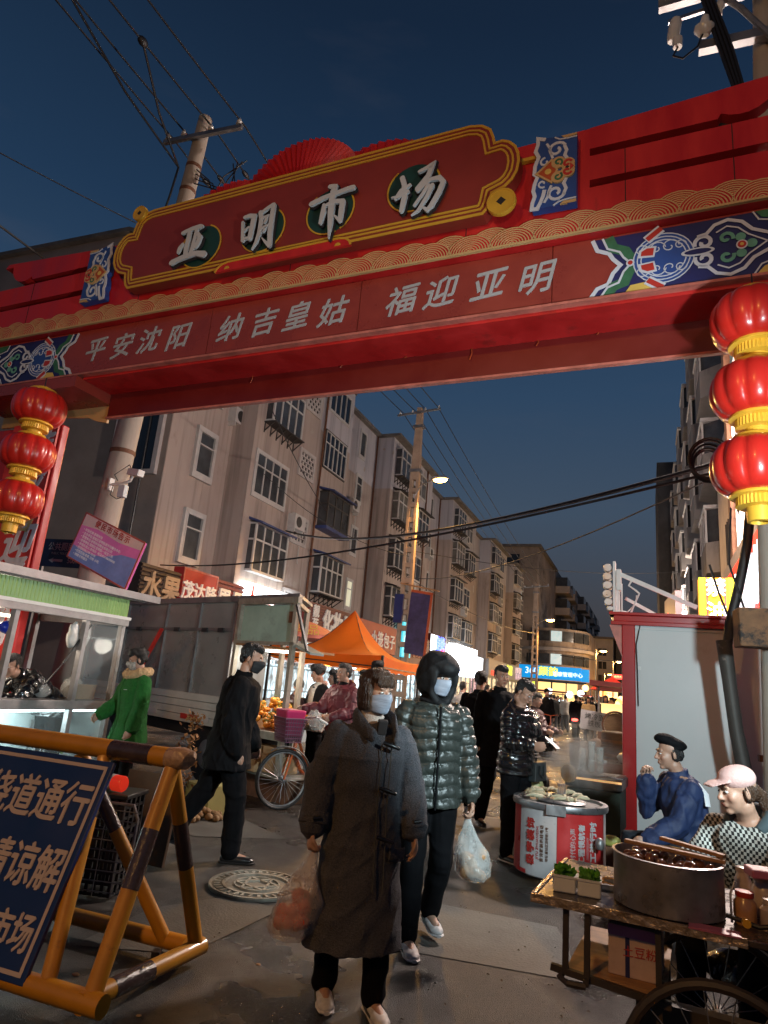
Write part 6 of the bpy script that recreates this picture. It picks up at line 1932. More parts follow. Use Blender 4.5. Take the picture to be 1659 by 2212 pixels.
# ---- grill cart, steamers and cups behind the drum
gc = thing("grill_cart", "dark grill cart with glowing ember edge behind the drum", "grill cart", (-.55, 8.05, 0), math.radians(-4))
MB().box(-.28, .30, -.22, .42, .62, .72).build("firebox", "black_plastic", gc, bevel=.01)
MB().box(-.26, .28, -.2, .4, .2, .60).build("skirt", mat("dark_green_cloth", (.012, .022, .014), .8, var=.3), gc)
MB().box(-.28, .30, -.235, -.221, .695, .715).build("ember_edge", mat("ember", (.9, .5, .2), .5, var=.6, vscale=30, emit=.9, ecol=(1, .55, .2)), gc)
MB().box(-.26, .28, .0, .4, .721, .735).build("tray", "steel", gc)
for x in (-.24, .26):
 MB().box(x - .02, x + .02, -.18, -.14, 0, .2).build("leg", "black_plastic", gc)
MB().lathe([(.07, -.02), (.09, -.02), (.09, .02), (.07, .02), (.07, -.02)], (-.24, -.24, .74), 20, axis=(.5, 1, 0)).build("bread_ring", "cream_gold", gc, smooth=True)
t = thing("cup_stack", "tall stacks of clear plastic cups on the grill cart", "cups", (-.66, 8.35, .735))
mb = MB(); mb2 = MB()
for j, (x, n_) in enumerate(((-.05, 9), (.05, 12), (.14, 10))):
 for k in range(n_):
  mb.lathe([(.034, .0), (.045, .028), (.046, .03), (.034, .002)], (x, .02 * math.sin(j), .027 * k), 14)
mb.build("cup", "bag_clear", t, smooth=True, each=True)
mb2 = MB().lathe([(.04, 0), (.06, .15), (.062, .30), (.04, .31)], (-.14, .05, 0), 16).build("tea_tub", mat("tea_brown", (.18, .10, .06), .4, var=.2), t, smooth=True)
t = thing("steamer_table", "red clothed table with round bamboo steamers beside the booth post", "table", (-.42, 9.6, 0))
MB().box(-.25, .45, -.35, .8, 0, .78).build("cloth", "sign_darkred", t, bevel=.01)
MB().box(-.28, .48, -.38, .83, .78, .81).build("top", "steel", t)
for z, r_, lb in ((.81, .28, "lower round bamboo steamer on the red table"), (.98, .27, "upper round bamboo steamer on the red table")):
 s_ = thing("steamer", lb, "steamer", (-.32, 9.75, z))
 MB().lathe([(.05, 0), (r_, 0), (r_, .15), (r_ - .015, .165), (.05, .15)], n=30).build("basket", mat("bamboo", (.20, .13, .08), .7, var=.3, vscale=12, stretch=(1, 1, 6)) if "bamboo" not in MATS else "bamboo", s_, smooth=True)
 MB().lathe([(r_ + .004, .03), (r_ + .008, .035), (r_ + .008, .06), (r_ + .004, .065)], n=30).build("hoop", "wood", s_, smooth=True)
blob("crumpled pale paper on the steamer table's end", "paper_bundle", "paper", (-.25, 9.2, .81), (.12, .08, .07), "bag_white", .4, 81)
blob("bulging brown sack beside the steamers", "sack", "sack", (-.75, 11.2, 0), (.28, .25, .55), mat("sack_brown", (.13, .085, .07), .8, var=.3, vscale=6), .15, 82)
t = thing("stall_sign", "small pale tilted sign board with printed rows beyond the steamers", "sign", (-.98, 14.2, 1.0), -.15)
MB().obox((0, 0, .15), (.55, .03, .36), Matrix.Rotation(.08, 3, 'Y')).build("board", "letter_grey", t)
text("board_text", "烤冷面\n铁板", .13, "black_plastic", ((0, -.018, .15), (1, 0, -.08), (.08, 0, 1)), t, .001, 0)
MB().box(-.02, .02, .02, .05, -1.0, .0).build("post", "dull_steel", t, each=True)
wr = thing("wok_ring", "round wire rimmed rack of food beyond the steamers", "food rack", (-.52, 12.6, 1.15), 0)
MB().tube([(.22 * math.cos(a), 0, .22 * math.sin(a)) for a in np.linspace(0, 2 * PI, 30)], .018, 6).build("rim", "rust_brown", wr, smooth=True)
MB().lathe([(.01, 0), (.20, .02), (.20, .04), (.01, .05)], (0, .05, 0), 24, axis=(0, 1, 0)).build("rack_food", "bamboo", wr, smooth=True)
MB().box(-.02, .02, .0, .03, -1.15, -.22).build("stand", "dull_steel", wr)

# ---- front cart with the egg pot
fc = thing("food_cart", "dark metal food cart with foil edged top, lower shelf and spoked wheels", "cart", (-.08, 2.82, 0), math.radians(-4))
mat("cart_top", (.07, .055, .05), .3, metal=.3, var=.3, vscale=8, rvar=.15)
mat("foil_edge", (.45, .33, .22), .25, metal=.7, var=.4, vscale=22, bump=.6, bscale=40)
MB().box(-.33, .75, .0, .70, .755, .778).build("top", "cart_top", fc, bevel=.004)
MB().box(-.335, .38, -.012, .0, .752, .782).box(-.345, -.33, -.012, .70, .752, .782).build("foil_edge", "foil_edge", fc)
MB().box(.20, .36, -.016, .05, .778, .784).build("pink_patch", mat("pink_patch", (.36, .10, .16), .4, var=.2), fc)
q = MB()
for x, y in ((-.22, .03), (-.14, .01), (-.22, .6), (.10, .03), (.10, .6), (.62, .03), (.62, .6)):
 q.box(x - .010, x + .010, y - .010, y + .010, .53 if x < .0 else .30, .755)
q.bar((-.27, .02, .545), (.14, .02, .515), .022).bar((-.14, -.02, .53), (-.14, .60, .53), .02).bar((-.22, .6, .53), (.1, .6, .53), .02)
q.tube([(-.22, .03, .54), (-.235, .0, .525), (-.20, -.03, .52), (-.14, -.02, .52)], .011, 6)
q.bar((.10, .03, .30), (.8, .03, .34), .025).bar((.10, .6, .30), (.8, .6, .34), .025)
q.build("frame", "rust_dark" if "rust_dark" in MATS else mat("rust_dark", (.035, .025, .02), .6, var=.4, vscale=12), fc)
MB().box(-.22, .12, .03, .6, .528, .545).build("lower_shelf", "wood", fc)
for y in (.04, .66):
 wv = thing("x", None, None) if False else MB().tube([(.29 + .30 * math.cos(a), y - .06, .325 + .30 * math.sin(a)) for a in np.linspace(0, 2 * PI, 40)], .019, 8, cap=False).build("wheel", "rust_dark", fc, smooth=True)
 sp = MB()
 for k in range(18):
  a = 2 * PI * k / 18
  sp.tube([(.29 + .02 * math.cos(a + .5), y - .06, .325 + .02 * math.sin(a + .5)), (.29 + .29 * math.cos(a), y - .06, .325 + .29 * math.sin(a))], .0022, 4)
 sp.build("spoke", "dull_steel", wv)
 MB().tube([(.29, y - .10, .325), (.29, y - .02, .325)], .028, 12).build("hub", "rust_dark", wv, smooth=True)
MB().box(.0, .8, .30, .36, .30, .42).build("axle_beam", "rust_dark", fc)
pt = thing("stew_pot", "wide dented steel pot of simmering tea eggs on the cart", "pot", (.06, 3.02, .78))
mat("pot_steel", (.27, .245, .235), .38, metal=.7, var=.3, vscale=9, rvar=.16, dirt=(.06, .05, .045), dscale=8, dthr=.60)
PR, PH = .195, .172
MB().lathe([(PR - .008, 0), (PR, .004), (PR, PH), (PR + .006, PH + .004), (PR - .004, PH + .006), (PR - .006, PH), (PR - .006, .02), (.02, .02)], n=56).build("wall", "pot_steel", pt, smooth=True)
MB().lathe([(.01, PH - .03), (PR - .005, PH - .03), (PR - .005, PH - .034), (.01, PH - .034)], n=40).build("broth", mat("broth", (.05, .018, .006), .08, var=.2, spec=.8), pt, smooth=True)
mat("tea_egg", (.16, .060, .020), .12, var=.45, vscale=30, coat=.6)
for k in range(34):
 a = random.uniform(0, 2 * PI); r_ = .165 * math.sqrt(random.random())
 o = MB().ell((0, 0, 0), (.024, .019, .019), 12, 8).build("tea_egg", "tea_egg", smooth=True)
 o.location = (.06 + r_ * math.cos(a), 3.02 + r_ * math.sin(a), .78 + PH - .022 + random.random() * .012)
 o.rotation_euler = (random.random(), random.random(), random.random() * 6)
 tag(o, "brown tea egg floating in the stew pot", "egg", "tea eggs in the pot")
for k, (x0, y0, x1, y1, z0, lb) in enumerate(((-.155, .03, .20, -.02, .20, "long wooden tong plank lying across the pot's front"), (-.02, .12, .20, .0, .215, "second wooden plank lying across the pot's back"))):
 o = MB().bar((x0, y0, z0), (x1, y1, z0 - .012), .030, .014).build("wooden_plank", "wood", bevel=.003)
 o.location = (.06, 3.02, .78)
 tag(o, lb, "plank")
for k, x in enumerate((-.315, -.222)):
 t = thing("foam_tub", ("white square tub of lettuce at the cart's corner", "white square tub of lettuce between its twin and the pot")[k], "tub", (x, 2.97, .778), .06)
 MB().poly([(-.043, -.04), (.043, -.04), (.043, .04), (-.043, .04)], ((0, 0, .055), (1, 0, 0), (0, 1, 0)), .055).build("tub", "white_paint", t, bevel=.007, seg=3)
 MB().ribbon([(-.043, -.04), (.043, -.04), (.043, .04), (-.043, .04)], .006, ((0, 0, .062), (1, 0, 0), (0, 1, 0)), .008, True).build("rim", "white_paint", t)
 mb = MB()
 rr = random.Random(5 + k)
 for j in range(90):
  p = Vector((rr.uniform(-.034, .034), rr.uniform(-.032, .032), .058 + rr.random() * .028))
  d = Vector((rr.uniform(-1, 1), rr.uniform(-1, 1), rr.uniform(-.2, .9))).normalized() * rr.uniform(.008, .018)
  s_ = d.cross(Vector((rr.uniform(-1, 1), rr.uniform(-1, 1), .6))).normalized() * rr.uniform(.007, .014)
  c_ = p + d.cross(s_).normalized() * .006
  mb.add([p - d, p - d * .4 + s_, p + d * .6 + s_ * .8, p + d, p + d * .5 - s_ * .9, p - d * .4 - s_, c_], [(0, 1, 6), (1, 2, 6), (2, 3, 6), (3, 4, 6), (4, 5, 6), (5, 0, 6)])
 mb.build("lettuce", "lettuce", t)
t = thing("serving_tray", "small steel tray of chopped pickle behind the lettuce tubs", "tray", (-.20, 3.14, .778), .1)
MB().box(-.10, .10, -.06, .06, 0, .006).box(-.10, .10, -.06, -.055, 0, .022).box(-.10, .10, .055, .06, 0, .022).box(-.10, -.095, -.06, .06, 0, .022).box(.095, .10, -.06, .06, 0, .022).build("tray", "steel", t)
mb = MB()
for j in range(60):
 mb.tube([(random.gauss(-.02, .03), random.gauss(0, .02), .012 + random.random() * .02), (random.gauss(-.02, .035), random.gauss(0, .025), .012 + random.random() * .02)], .003, 4)
mb.build("pickle", "cream_gold", t)
t = thing("carton", "pink taped white carton on the cart's lower shelf", "carton", (-.13, 2.93, .545), math.radians(-4))
MB().box(-.02, .16, -.01, .22, 0, .165).build("box", mat("box_pink", (.46, .33, .30), .6, var=.18, vscale=9, dirt=(.36, .12, .08), dscale=11, dthr=.66), t, bevel=.004)
MB().box(.04, .055, -.012, -.0105, 0, .165).build("blue_tape", "motif_navy", t)
MB().box(-.02, .16, -.0125, -.0108, .13, .165).build("pink_tape", mat("tape_pink", (.42, .14, .26), .3, var=.2), t)
text("box_lettering", "土豆粉", .04, "motif_red", ((.09, -.013, .085), (1, 0, .05), (0, 0, 1)), t, .0004, 0)
for k, (x, y, r_, h_, m_, lb) in enumerate(((.315, 2.98, .038, .09, "jar_amber", "amber plastic jar with a red lid beside the pot"), (.40, 2.95, .042, .085, "jar_cloudy", "cloudy white plastic bottle at the cart's edge"), (.40, 3.14, .045, .12, "jar_cloudy", "cloudy jug with a handle behind the amber jar"), (.335, 3.20, .03, .13, "jar_cloudy", "narrow pinkish bottle behind the jug"))):
 if m_ not in MATS:
  mat("jar_amber", (.40, .20, .09), .2, var=.3, vscale=12, spec=.6) if m_ == "jar_amber" else mat("jar_cloudy", (.42, .33, .29), .25, var=.2, vscale=10, spec=.6)
 t = thing("jar", lb, "jar", (x, y, .778))
 MB().lathe([(r_ * .9, 0), (r_, .006), (r_, h_ * .8), (r_ * .75, h_ * .92), (r_ * .7, h_)], n=24).build("body", m_, t, smooth=True)
 MB().lathe([(r_ * .78, h_), (r_ * .8, h_ + .004), (r_ * .8, h_ + .018), (r_ * .4, h_ + .020)], n=24).build("lid", "motif_red" if k == 0 else "jar_cloudy", t, smooth=True)
 if k == 2:
  MB().tube([(r_, 0, h_ * .8), (r_ + .03, 0, h_ * .7), (r_ + .03, 0, h_ * .3), (r_, 0, h_ * .2)], .006, 6).build("handle", "jar_cloudy", t, smooth=True)
o = MB().obox((0, 0, 0), (.12, .10, .03), Matrix.Rotation(.2, 3, 'Z')).build("pink_packet", "pink_patch", bevel=.006); o.location = (.40, 3.10, .935)
tag(o, "pink packet lying on the jug at the cart's edge", "packet")
t = thing("gas_valve", "brass gas valve and black hose at the pot's foot", "gas valve", (.285, 2.88, .80))
MB().tube([(-.04, 0, .02), (.06, 0, .0), (.16, -.02, .03)], .008, 8).build("hose", "black_rubber", t, smooth=True)
MB().lathe([(.004, -.012), (.014, -.012), (.016, 0), (.014, .012), (.004, .012)], (.02, -.015, .01), 14, axis=(0, 1, 0)).build("valve", "gold", t, smooth=True)
o = MB().tube([(0, 0, 0), (.0, .01, .09), (.015, .02, .13), (.02, .02, .125)], .004, 6).build("ladle_hook", "steel", smooth=True); o.location = (.265, 2.92, .79)
tag(o, "thin steel hook leaning between the pot and the amber jar", "hook")

# ---- bicycle pushed by the burgundy-coated person
mat("bike_orange", (.42, .085, .02), .35, var=.1, coat=.3)
bk = thing("bicycle", "orange step-through bicycle with a purple front basket being pushed", "bicycle", (-3.97, 7.28, 0), math.radians(-4))
# local: front wheel hub at origin, rear at +y


def bwheel(x, y, rr=.335, turn=0.):
 c_ = Vector((x, y, rr))
 rot = Matrix.Rotation(turn, 3, 'Z')
 P = lambda a, r_: c_ + rot @ Vector((0, r_ * math.cos(a), r_ * math.sin(a)))
 w = MB().tube([P(a, rr - .018) for a in np.linspace(0, 2 * PI, 44)], .018, 8, cap=False).build("wheel", "black_rubber", bk, smooth=True)
 MB().tube([P(a, rr - .042) for a in np.linspace(0, 2 * PI, 44)], .011, 6, cap=False).build("rim", "steel", w, smooth=True)
 s_ = MB()
 for k in range(28):
  a = 2 * PI * k / 28
  s_.tube([c_ + rot @ Vector((.03 * (-1) ** k, .02 * math.cos(a + 1.3), .02 * math.sin(a + 1.3))), P(a, rr - .05)], .0016, 4)
 s_.build("spoke", "steel", w)
 MB().tube([c_ + rot @ Vector((-.05, 0, 0)), c_ + rot @ Vector((.05, 0, 0))], .016, 10).build("hub", "steel", w, smooth=True)
 f = MB()
 f.tube([P(a, rr + .022) for a in np.linspace(.35, 2.6 if y > .5 else 2.1, 20)], [(.008, .024)] * 20, 8, side=(0, 0, 1))
 f.build("mudguard", "dull_steel", w, smooth=True)


TRN = math.radians(-34)
bwheel(0, 0, .335, TRN)
bwheel(.12, 1.08)
fr2 = MB()
hd0, hd1 = Vector((.02, .14, .62)), Vector((.03, .20, .86))
bbk = Vector((.06, .62, .30))
fr2.tube([hd0, hd1], .022, 10).tube([hd0 + Vector((0, .02, .02)), (.04, .30, .42), (.05, .45, .32), bbk], .020, 10).tube([hd1 - Vector((0, 0, .06)), (.045, .34, .56), (.055, .50, .42), (.07, .70, .45)], .018, 10)
fr2.tube([bbk, (.10, .80, .80)], .018, 10).tube([bbk, (.07, 1.08, .335)], .012, 8).tube([bbk, (.17, 1.08, .335)], .012, 8).tube([(.09, .76, .66), (.07, 1.08, .335)], .010, 8).tube([(.09, .76, .66), (.17, 1.08, .335)], .010, 8)
fr2.build("frame", "bike_orange", bk, smooth=True)
rt_ = Matrix.Rotation(TRN, 3, 'Z')
fk = MB()
for s_ in (-1, 1):
 fk.tube([Vector((.02, .10, .60)) + rt_ @ Vector((.035 * s_, 0, 0)), Vector((.01, .04, .45)) + rt_ @ Vector((.045 * s_, 0, 0)), Vector((0, 0, .335)) + rt_ @ Vector((.05 * s_, 0, 0))], .012, 8)
fk.build("fork", "bike_orange", bk, smooth=True)
hb = MB().tube([hd1, hd1 + Vector((0, .02, .12))], .014, 8)
ctr = hd1 + Vector((0, .02, .14))
hb.tube([ctr + rt_ @ Vector(p) for p in ((-.28, .22, -.02), (-.27, .08, .05), (-.12, -.02, .03), (0, -.03, .0), (.12, -.02, .03), (.27, .08, .05), (.28, .22, -.02))], .011, 8)
hb.build("handlebar", "steel", bk, smooth=True)
for s_ in (-1, 1):
 MB().tube([ctr + rt_ @ Vector((.28 * s_, .22, -.02)), ctr + rt_ @ Vector((.28 * s_, .10, .035))], .017, 8).build("grip", "white_paint" if s_ > 0 else "black_rubber", bk, smooth=True)
MB().ell((.11, .82, .84), (.09, .13, .045), 14, 8).build("saddle", "black_rubber", bk, smooth=True)
MB().tube([(.06, .62, .30), (-.02, .64, .30)], .03, 10).bar((-.03, .62, .30), (-.03, .55, .16), .015).box(-.10, -.02, .52, .58, .14, .16).build("crank", "dull_steel", bk)
bs = MB()
bc = Vector((.04, -.04, .76))


def bpnt(u, v, z):                                                # basket tapers downwards
 k = .78 + .22 * (z / .26)
 return bc + rt_ @ Vector((u * .19 * k, v * .13 * k, z))


for k in range(7):
 z = .26 * k / 6
 bs.tube([bpnt(u, v, z) for u, v in ((-1, -1), (1, -1), (1, 1), (-1, 1), (-1, -1))], .005 if k < 6 else .011, 5)
for u in np.linspace(-1, 1, 15):
 bs.tube([bpnt(u, -1, 0), bpnt(u, -1, .26)], .0035, 4).tube([bpnt(u, 1, 0), bpnt(u, 1, .26)], .0035, 4)
for v in np.linspace(-1, 1, 9):
 bs.tube([bpnt(-1, v, 0), bpnt(-1, v, .26)], .0035, 4).tube([bpnt(1, v, 0), bpnt(1, v, .26)], .0035, 4)
mat("basket_purple", (.16, .065, .11), .5, var=.15)
bso = bs.build("basket", "basket_purple", bk)
q = MB()
for (a, b_) in (((-1, -1), (1, -1)), ((1, -1), (1, 1)), ((1, 1), (-1, 1)), ((-1, 1), (-1, -1))):
 q.add([bpnt(a[0] * .97, a[1] * .97, .01), bpnt(b_[0] * .97, b_[1] * .97, .01), bpnt(b_[0] * .97, b_[1] * .97, .25), bpnt(a[0] * .97, a[1] * .97, .25)], [(0, 1, 2, 3)])
q.build("liner", mat("basket_liner", (.10, .04, .07), .6, alpha=.45, var=.2), bso)
o = MB().add([tuple(bpnt(u * .9, v * .9, z)) for z in (.06, .36) for u, v in ((-1, -1), (1, -1), (1, 1), (-1, 1))], [(0, 3, 2, 1), (4, 5, 6, 7), (0, 1, 5, 4), (1, 2, 6, 5), (2, 3, 7, 6), (3, 0, 4, 7)])
o = o.build("pink_handbag", mat("bag_pink", (.52, .03, .13), .35, var=.12, vscale=6, coat=.3), bevel=.025, seg=3)
o.location = bk.location; o.rotation_euler = bk.rotation_euler
tag(o, "bright pink bag sitting in the bicycle's basket", "bag")

# ---- e-bike with a basket by the drum
eb = thing("electric_bike", "small electric bike with a loaded wire basket facing the grill cart", "e-bike", (-1.62, 11.2, 0), math.radians(62))
# local: front at -y
w = MB().lathe([(.12, -.03), (.20, -.035), (.215, 0), (.20, .035), (.12, .03)], (0, 0, .215), 28, axis=(1, 0, 0)).build("wheel", "black_rubber", eb, smooth=True)
MB().lathe([(.02, -.03), (.12, -.02), (.12, .02), (.02, .03)], (0, 0, .215), 18, axis=(1, 0, 0)).build("rim", "dull_steel", w, smooth=True)
w = MB().lathe([(.12, -.03), (.20, -.035), (.215, 0), (.20, .035), (.12, .03)], (0, 1.05, .215), 28, axis=(1, 0, 0)).build("wheel", "black_rubber", eb, smooth=True)
MB().tube([(0, .02, .22), (0, .10, .55), (0, .16, .85), (0, .18, 1.05)], .022, 8).tube([(0, .12, .5), (0, .45, .30), (0, .9, .32), (0, 1.05, .22)], .03, 8).tube([(0, .75, .3), (0, .82, .72)], .025, 8).build("frame", "black_plastic", eb, smooth=True)
MB().tube([(-.28, .24, 1.08), (-.1, .17, 1.05), (.1, .17, 1.05), (.28, .24, 1.08)], .013, 8).tube([(.28, .22, 1.09), (.16, .12, 1.09)], .006, 5).tube([(-.28, .22, 1.09), (-.16, .12, 1.09)], .006, 5).build("handlebar", "black_plastic", eb, smooth=True)
MB().ell((0, .84, .76), (.11, .17, .06), 14, 8).build("saddle", "black_rubber", eb, smooth=True)
MB().ell((0, .10, .98), (.05, .04, .05), 12, 8).build("headlight", glow("headlight_cool", (.85, .95, 1), 6.0), eb, smooth=True)
q = MB()
for k in range(6):
 z = .60 + .045 * k; s_ = .85 + .03 * k
 q.tube([(-.16 * s_, -.28 * s_, z), (.16 * s_, -.28 * s_, z), (.16 * s_, .02, z), (-.16 * s_, .02, z), (-.16 * s_, -.28 * s_, z)], .005, 5)
for u in np.linspace(-1, 1, 9):
 q.tube([(.136 * u, -.238, .60), (.16 * u, -.28, .83)], .003, 4)
for v in np.linspace(0, 1, 7):
 for s_ in (-1, 1):
  q.tube([(.136 * s_, .02 - .255 * v, .60), (.16 * s_, .02 - .30 * v, .83)], .003, 4)
q.build("basket", "dull_steel", eb)
o = blob("crumpled brown sack in the electric bike's basket", "sack", "sack", (-1.50, 11.08, .62), (.12, .12, .14), "sack_brown", .25, 91)
o = blob("pale bag of limes hanging beside the phone user's hip", "plastic_bag", "bag", (-1.08, 7.30, .50), (.10, .08, .12), mat("bag_lime", (.46, .46, .20), .35, var=.3, vscale=10, bump=.4, bscale=18), .2, 92, flat=False)

# ---- distant street traffic and canopies
mp_ = thing("scooter", "dark scooter seen from behind with a glowing red tail light", "scooter", (-2.9, 30.5, 0))
w = MB().lathe([(.14, -.05), (.25, -.06), (.28, 0), (.25, .06), (.14, .05)], (0, 0, .28), 20, axis=(1, 0, 0)).build("wheel", "black_rubber", mp_, smooth=True)
MB().lathe([(.14, -.05), (.25, -.06), (.28, 0), (.25, .06), (.14, .05)], (0, 1.25, .28), 20, axis=(1, 0, 0)).build("wheel", "black_rubber", mp_, smooth=True)
MB().ell((0, .3, .62), (.19, .52, .22), 14, 10).ell((0, 1.1, .7), (.2, .12, .35), 12, 8).tube([(-.3, 1.0, 1.05), (0, 1.05, 1.0), (.3, 1.0, 1.05)], .02, 6).box(-.12, .12, .3, 1.1, .28, .36).build("body", mat("scooter_black", (.02, .02, .022), .25, coat=.5), mp_, smooth=True)
MB().ell((0, -.20, .72), (.13, .04, .06), 12, 8).build("tail_light", glow("tail_red", (1, .06, .04), 9.0), mp_, smooth=True)
MB().box(-.1, .1, -.26, -.25, .40, .56).build("number_plate", "letter_grey", mp_)
rc = thing("market_tent", "small far red canopy tent over the crowd", "tent", (-2.1, 46, 0))
MB().add([(-1.3, -1.3, 2.3), (1.3, -1.3, 2.3), (1.3, 1.3, 2.3), (-1.3, 1.3, 2.3), (0, 0, 3.2)], [(0, 1, 4), (1, 2, 4), (2, 3, 4), (3, 0, 4)]).build("canopy", mat("tent_red", (.5, .03, .03), .6, emit=.10, ecol=(1, .08, .06)), rc)
q = MB()
for x, y in ((-1.25, -1.25), (1.25, -1.25), (1.25, 1.25), (-1.25, 1.25)):
 q.box(x - .03, x + .03, y - .03, y + .03, 0, 2.3)
q.build("tent_leg", "dull_steel", rc, each=True)
for k, (x, y, z, r_, m_) in enumerate(((-4.9, 60, 2.6, .28, "glow_warm"), (-3.3, 58, 2.2, .25, "glow_orange"), (-2.6, 50, 1.9, .22, "glow_warm"), (-1.25, 36, 1.75, .16, "glow_warm"), (-1.1, 30, 1.6, .13, "glow_orange"), (-5.8, 66, 2.2, .3, "glow_white"), (-6.6, 64, 2.0, .3, "glow_white"), (-7.6, 58, 2.1, .25, "glow_cool"), (-.95, 24, 1.5, .10, "glow_warm"), (-4.2, 68, 3.3, .2, "neon_red"), (-3.9, 52, 1.8, .14, "neon_red"))):
 o = MB().ell((0, 0, 0), r_, 14, 9).build("bulb_lamp", m_, smooth=True)
 o.location = (x, y, z)
 tag(o, "bare lit bulb hanging over the far stalls" if m_ != "neon_red" else "small red light among the far stalls", "bulb", "bulbs over the far stalls" if m_ != "neon_red" else "red lights among the far stalls")
for k, (x, y, e_, c_) in enumerate(((-5.2, 58, 500, (1, .75, .45)), (-1.3, 36, 90, (1, .62, .25)), (-3.0, 48, 200, (1, .6, .25)))):
 lamp("bulb_light", None, (x, y, 2.6), e_, c_, .3)
for k, (x, y, w_, m_, lb) in enumerate(((-1.3, 20, 1.2, "pane_warm", "warm lit far stall beside the booth post"), (-1.6, 27, 1.4, "shop_warm", "second warm lit stall along the lantern side"), (-7.8, 50, 2.2, "shop_cool", "cool lit stall under the clinic sign"), (-5.5, 64, 2.4, "shop_warm", "warm lit stall at the far crossing"))):
 t = thing("market_stall", lb, "market stall", (x, y, 0))
 MB().box(0, w_, 0, .8, 0, .85).build("counter", "rust_brown", t)
 MB().box(.05, w_ - .05, .7, .78, .86, 1.5).build("lit_back", m_, t)
 MB().poly([(-.2, 1.95), (w_ + .2, 1.95), (w_ + .2, 2.05), (-.2, 2.1)], ((0, -.3, 0), (1, 0, 0), (0, 0, 1)), 1.3).build("awning", "sign_darkred", t)
 MB().box(.0, .05, .0, .05, .85, 1.95).box(w_ - .05, w_, 0, .05, .85, 1.95).build("post", "dull_steel", t, each=True)

# ================================================================== people
def np_mesh(o):
 me = o.data
 V = np.empty(len(me.vertices) * 3); me.vertices.foreach_get("co", V)
 E = np.empty(len(me.edges) * 2, dtype=np.int64); me.edges.foreach_get("vertices", E)
 N = np.empty(len(me.vertices) * 3); me.vertices.foreach_get("normal", N)
 return V.reshape(-1, 3), E.reshape(-1, 2), N.reshape(-1, 3)


def smooth_v(V, E, it, lam=.5):
 n = len(V)
 deg = np.bincount(E.ravel(), minlength=n).astype(float)
 deg[deg == 0] = 1
 for _ in range(it):
  S = np.zeros_like(V)
  for a, b_ in ((0, 1), (1, 0)):
   for c in range(3):
    S[:, c] += np.bincount(E[:, a], weights=V[E[:, b_], c], minlength=n)
  V = V + lam * (S / deg[:, None] - V)
 return V


def fuse(mb, name, m, parent, voxel, it=4, disp=None, color=None):
 """union of the overlapping closed pieces in mb as ONE continuous skin"""
 me = D.meshes.new(name)
 me.from_pydata(mb.v, [], mb.f)
 o = D.objects.new(name, me)
 COL.objects.link(o)
 md = o.modifiers.new("r", 'REMESH')
 md.mode = 'VOXEL'; md.voxel_size = voxel; md.adaptivity = 0
 dg = bpy.context.evaluated_depsgraph_get()
 m2 = D.meshes.new_from_object(o.evaluated_get(dg))
 o.modifiers.clear()
 o.data = m2
 D.meshes.remove(me)
 m2.name = name
 V, E, N = np_mesh(o)
 V = smooth_v(V, E, it)
 m2.vertices.foreach_set("co", V.ravel()); m2.update()
 if disp is not None:
  V, E, N = np_mesh(o)
  V = V + N * disp(V, N)[:, None]
  m2.vertices.foreach_set("co", V.ravel()); m2.update()
 m2.polygons.foreach_set("use_smooth", [True] * len(m2.polygons))
 if color is not None:
  C = color(V)
  at = m2.color_attributes.new("Col", 'FLOAT_COLOR', 'POINT')
  at.data.foreach_set("color", np.concatenate([C, np.ones((len(C), 1))], 1).ravel())
 m2.materials.clear(); m2.materials.append(MT(m))
 o.parent = parent
 return o


def limb(mb, pts, radii, n=14):
 """tapered limb with rounded ends"""
 pts = [Vector(p) for p in pts]
 rs = list(radii)
 d0 = (pts[0] - pts[1]).normalized(); d1 = (pts[-1] - pts[-2]).normalized()

 def mul(r, k): return (r[0] * k, r[1] * k) if isinstance(r, tuple) else r * k

 def mean(r): return (r[0] + r[1]) / 2 if isinstance(r, tuple) else r
 P = [pts[0] + d0 * mean(rs[0]) * .95, pts[0] + d0 * mean(rs[0]) * .6] + pts + [pts[-1] + d1 * mean(rs[-1]) * .6, pts[-1] + d1 * mean(rs[-1]) * .95]
 R = [mul(rs[0], .3), mul(rs[0], .8)] + rs + [mul(rs[-1], .8), mul(rs[-1], .3)]
 mb.tube(P, R, n)


def seg_d(V, a, b):
 a = np.array(a); b = np.array(b); d = b - a
 t = np.clip(((V - a) @ d) / (d @ d), 0, 1)
 return np.linalg.norm(V - (a + t[:, None] * d), axis=1), t


def wrinkle(V, amp, seed, f=14, st=(1, 1, 1)):
 rg = np.random.default_rng(seed)
 X = V * np.array(st)
 out = np.zeros(len(V))
 for k in range(7):
  d = rg.normal(size=3); d /= np.linalg.norm(d)
  e = rg.normal(size=3); e /= np.linalg.norm(e)
  fr = f * rg.uniform(.6, 2.2)
  out += np.sin(X @ d * fr + 1.6 * np.sin(X @ e * fr * .45 + rg.uniform(0, 6)) + rg.uniform(0, 6)) / (.6 + .4 * k / 3)
 out /= 4
 rid = np.zeros(len(V))
 for k in range(4):
  d = rg.normal(size=3); d[2] *= 1.6; d /= np.linalg.norm(d)
  e = rg.normal(size=3); e /= np.linalg.norm(e)
  fr = f * rg.uniform(.9, 2.0)
  gate_ = np.clip(np.sin(X @ e * f * .5 + rg.uniform(0, 6)), 0, 1)
  rid += gate_ * (1 - np.abs(np.sin(.5 * (X @ d * fr + 1.2 * np.sin(X @ e * fr * .5)) + rg.uniform(0, 6)))) ** 2.2
 return amp * (.75 * out + 1.0 * rid - .55)


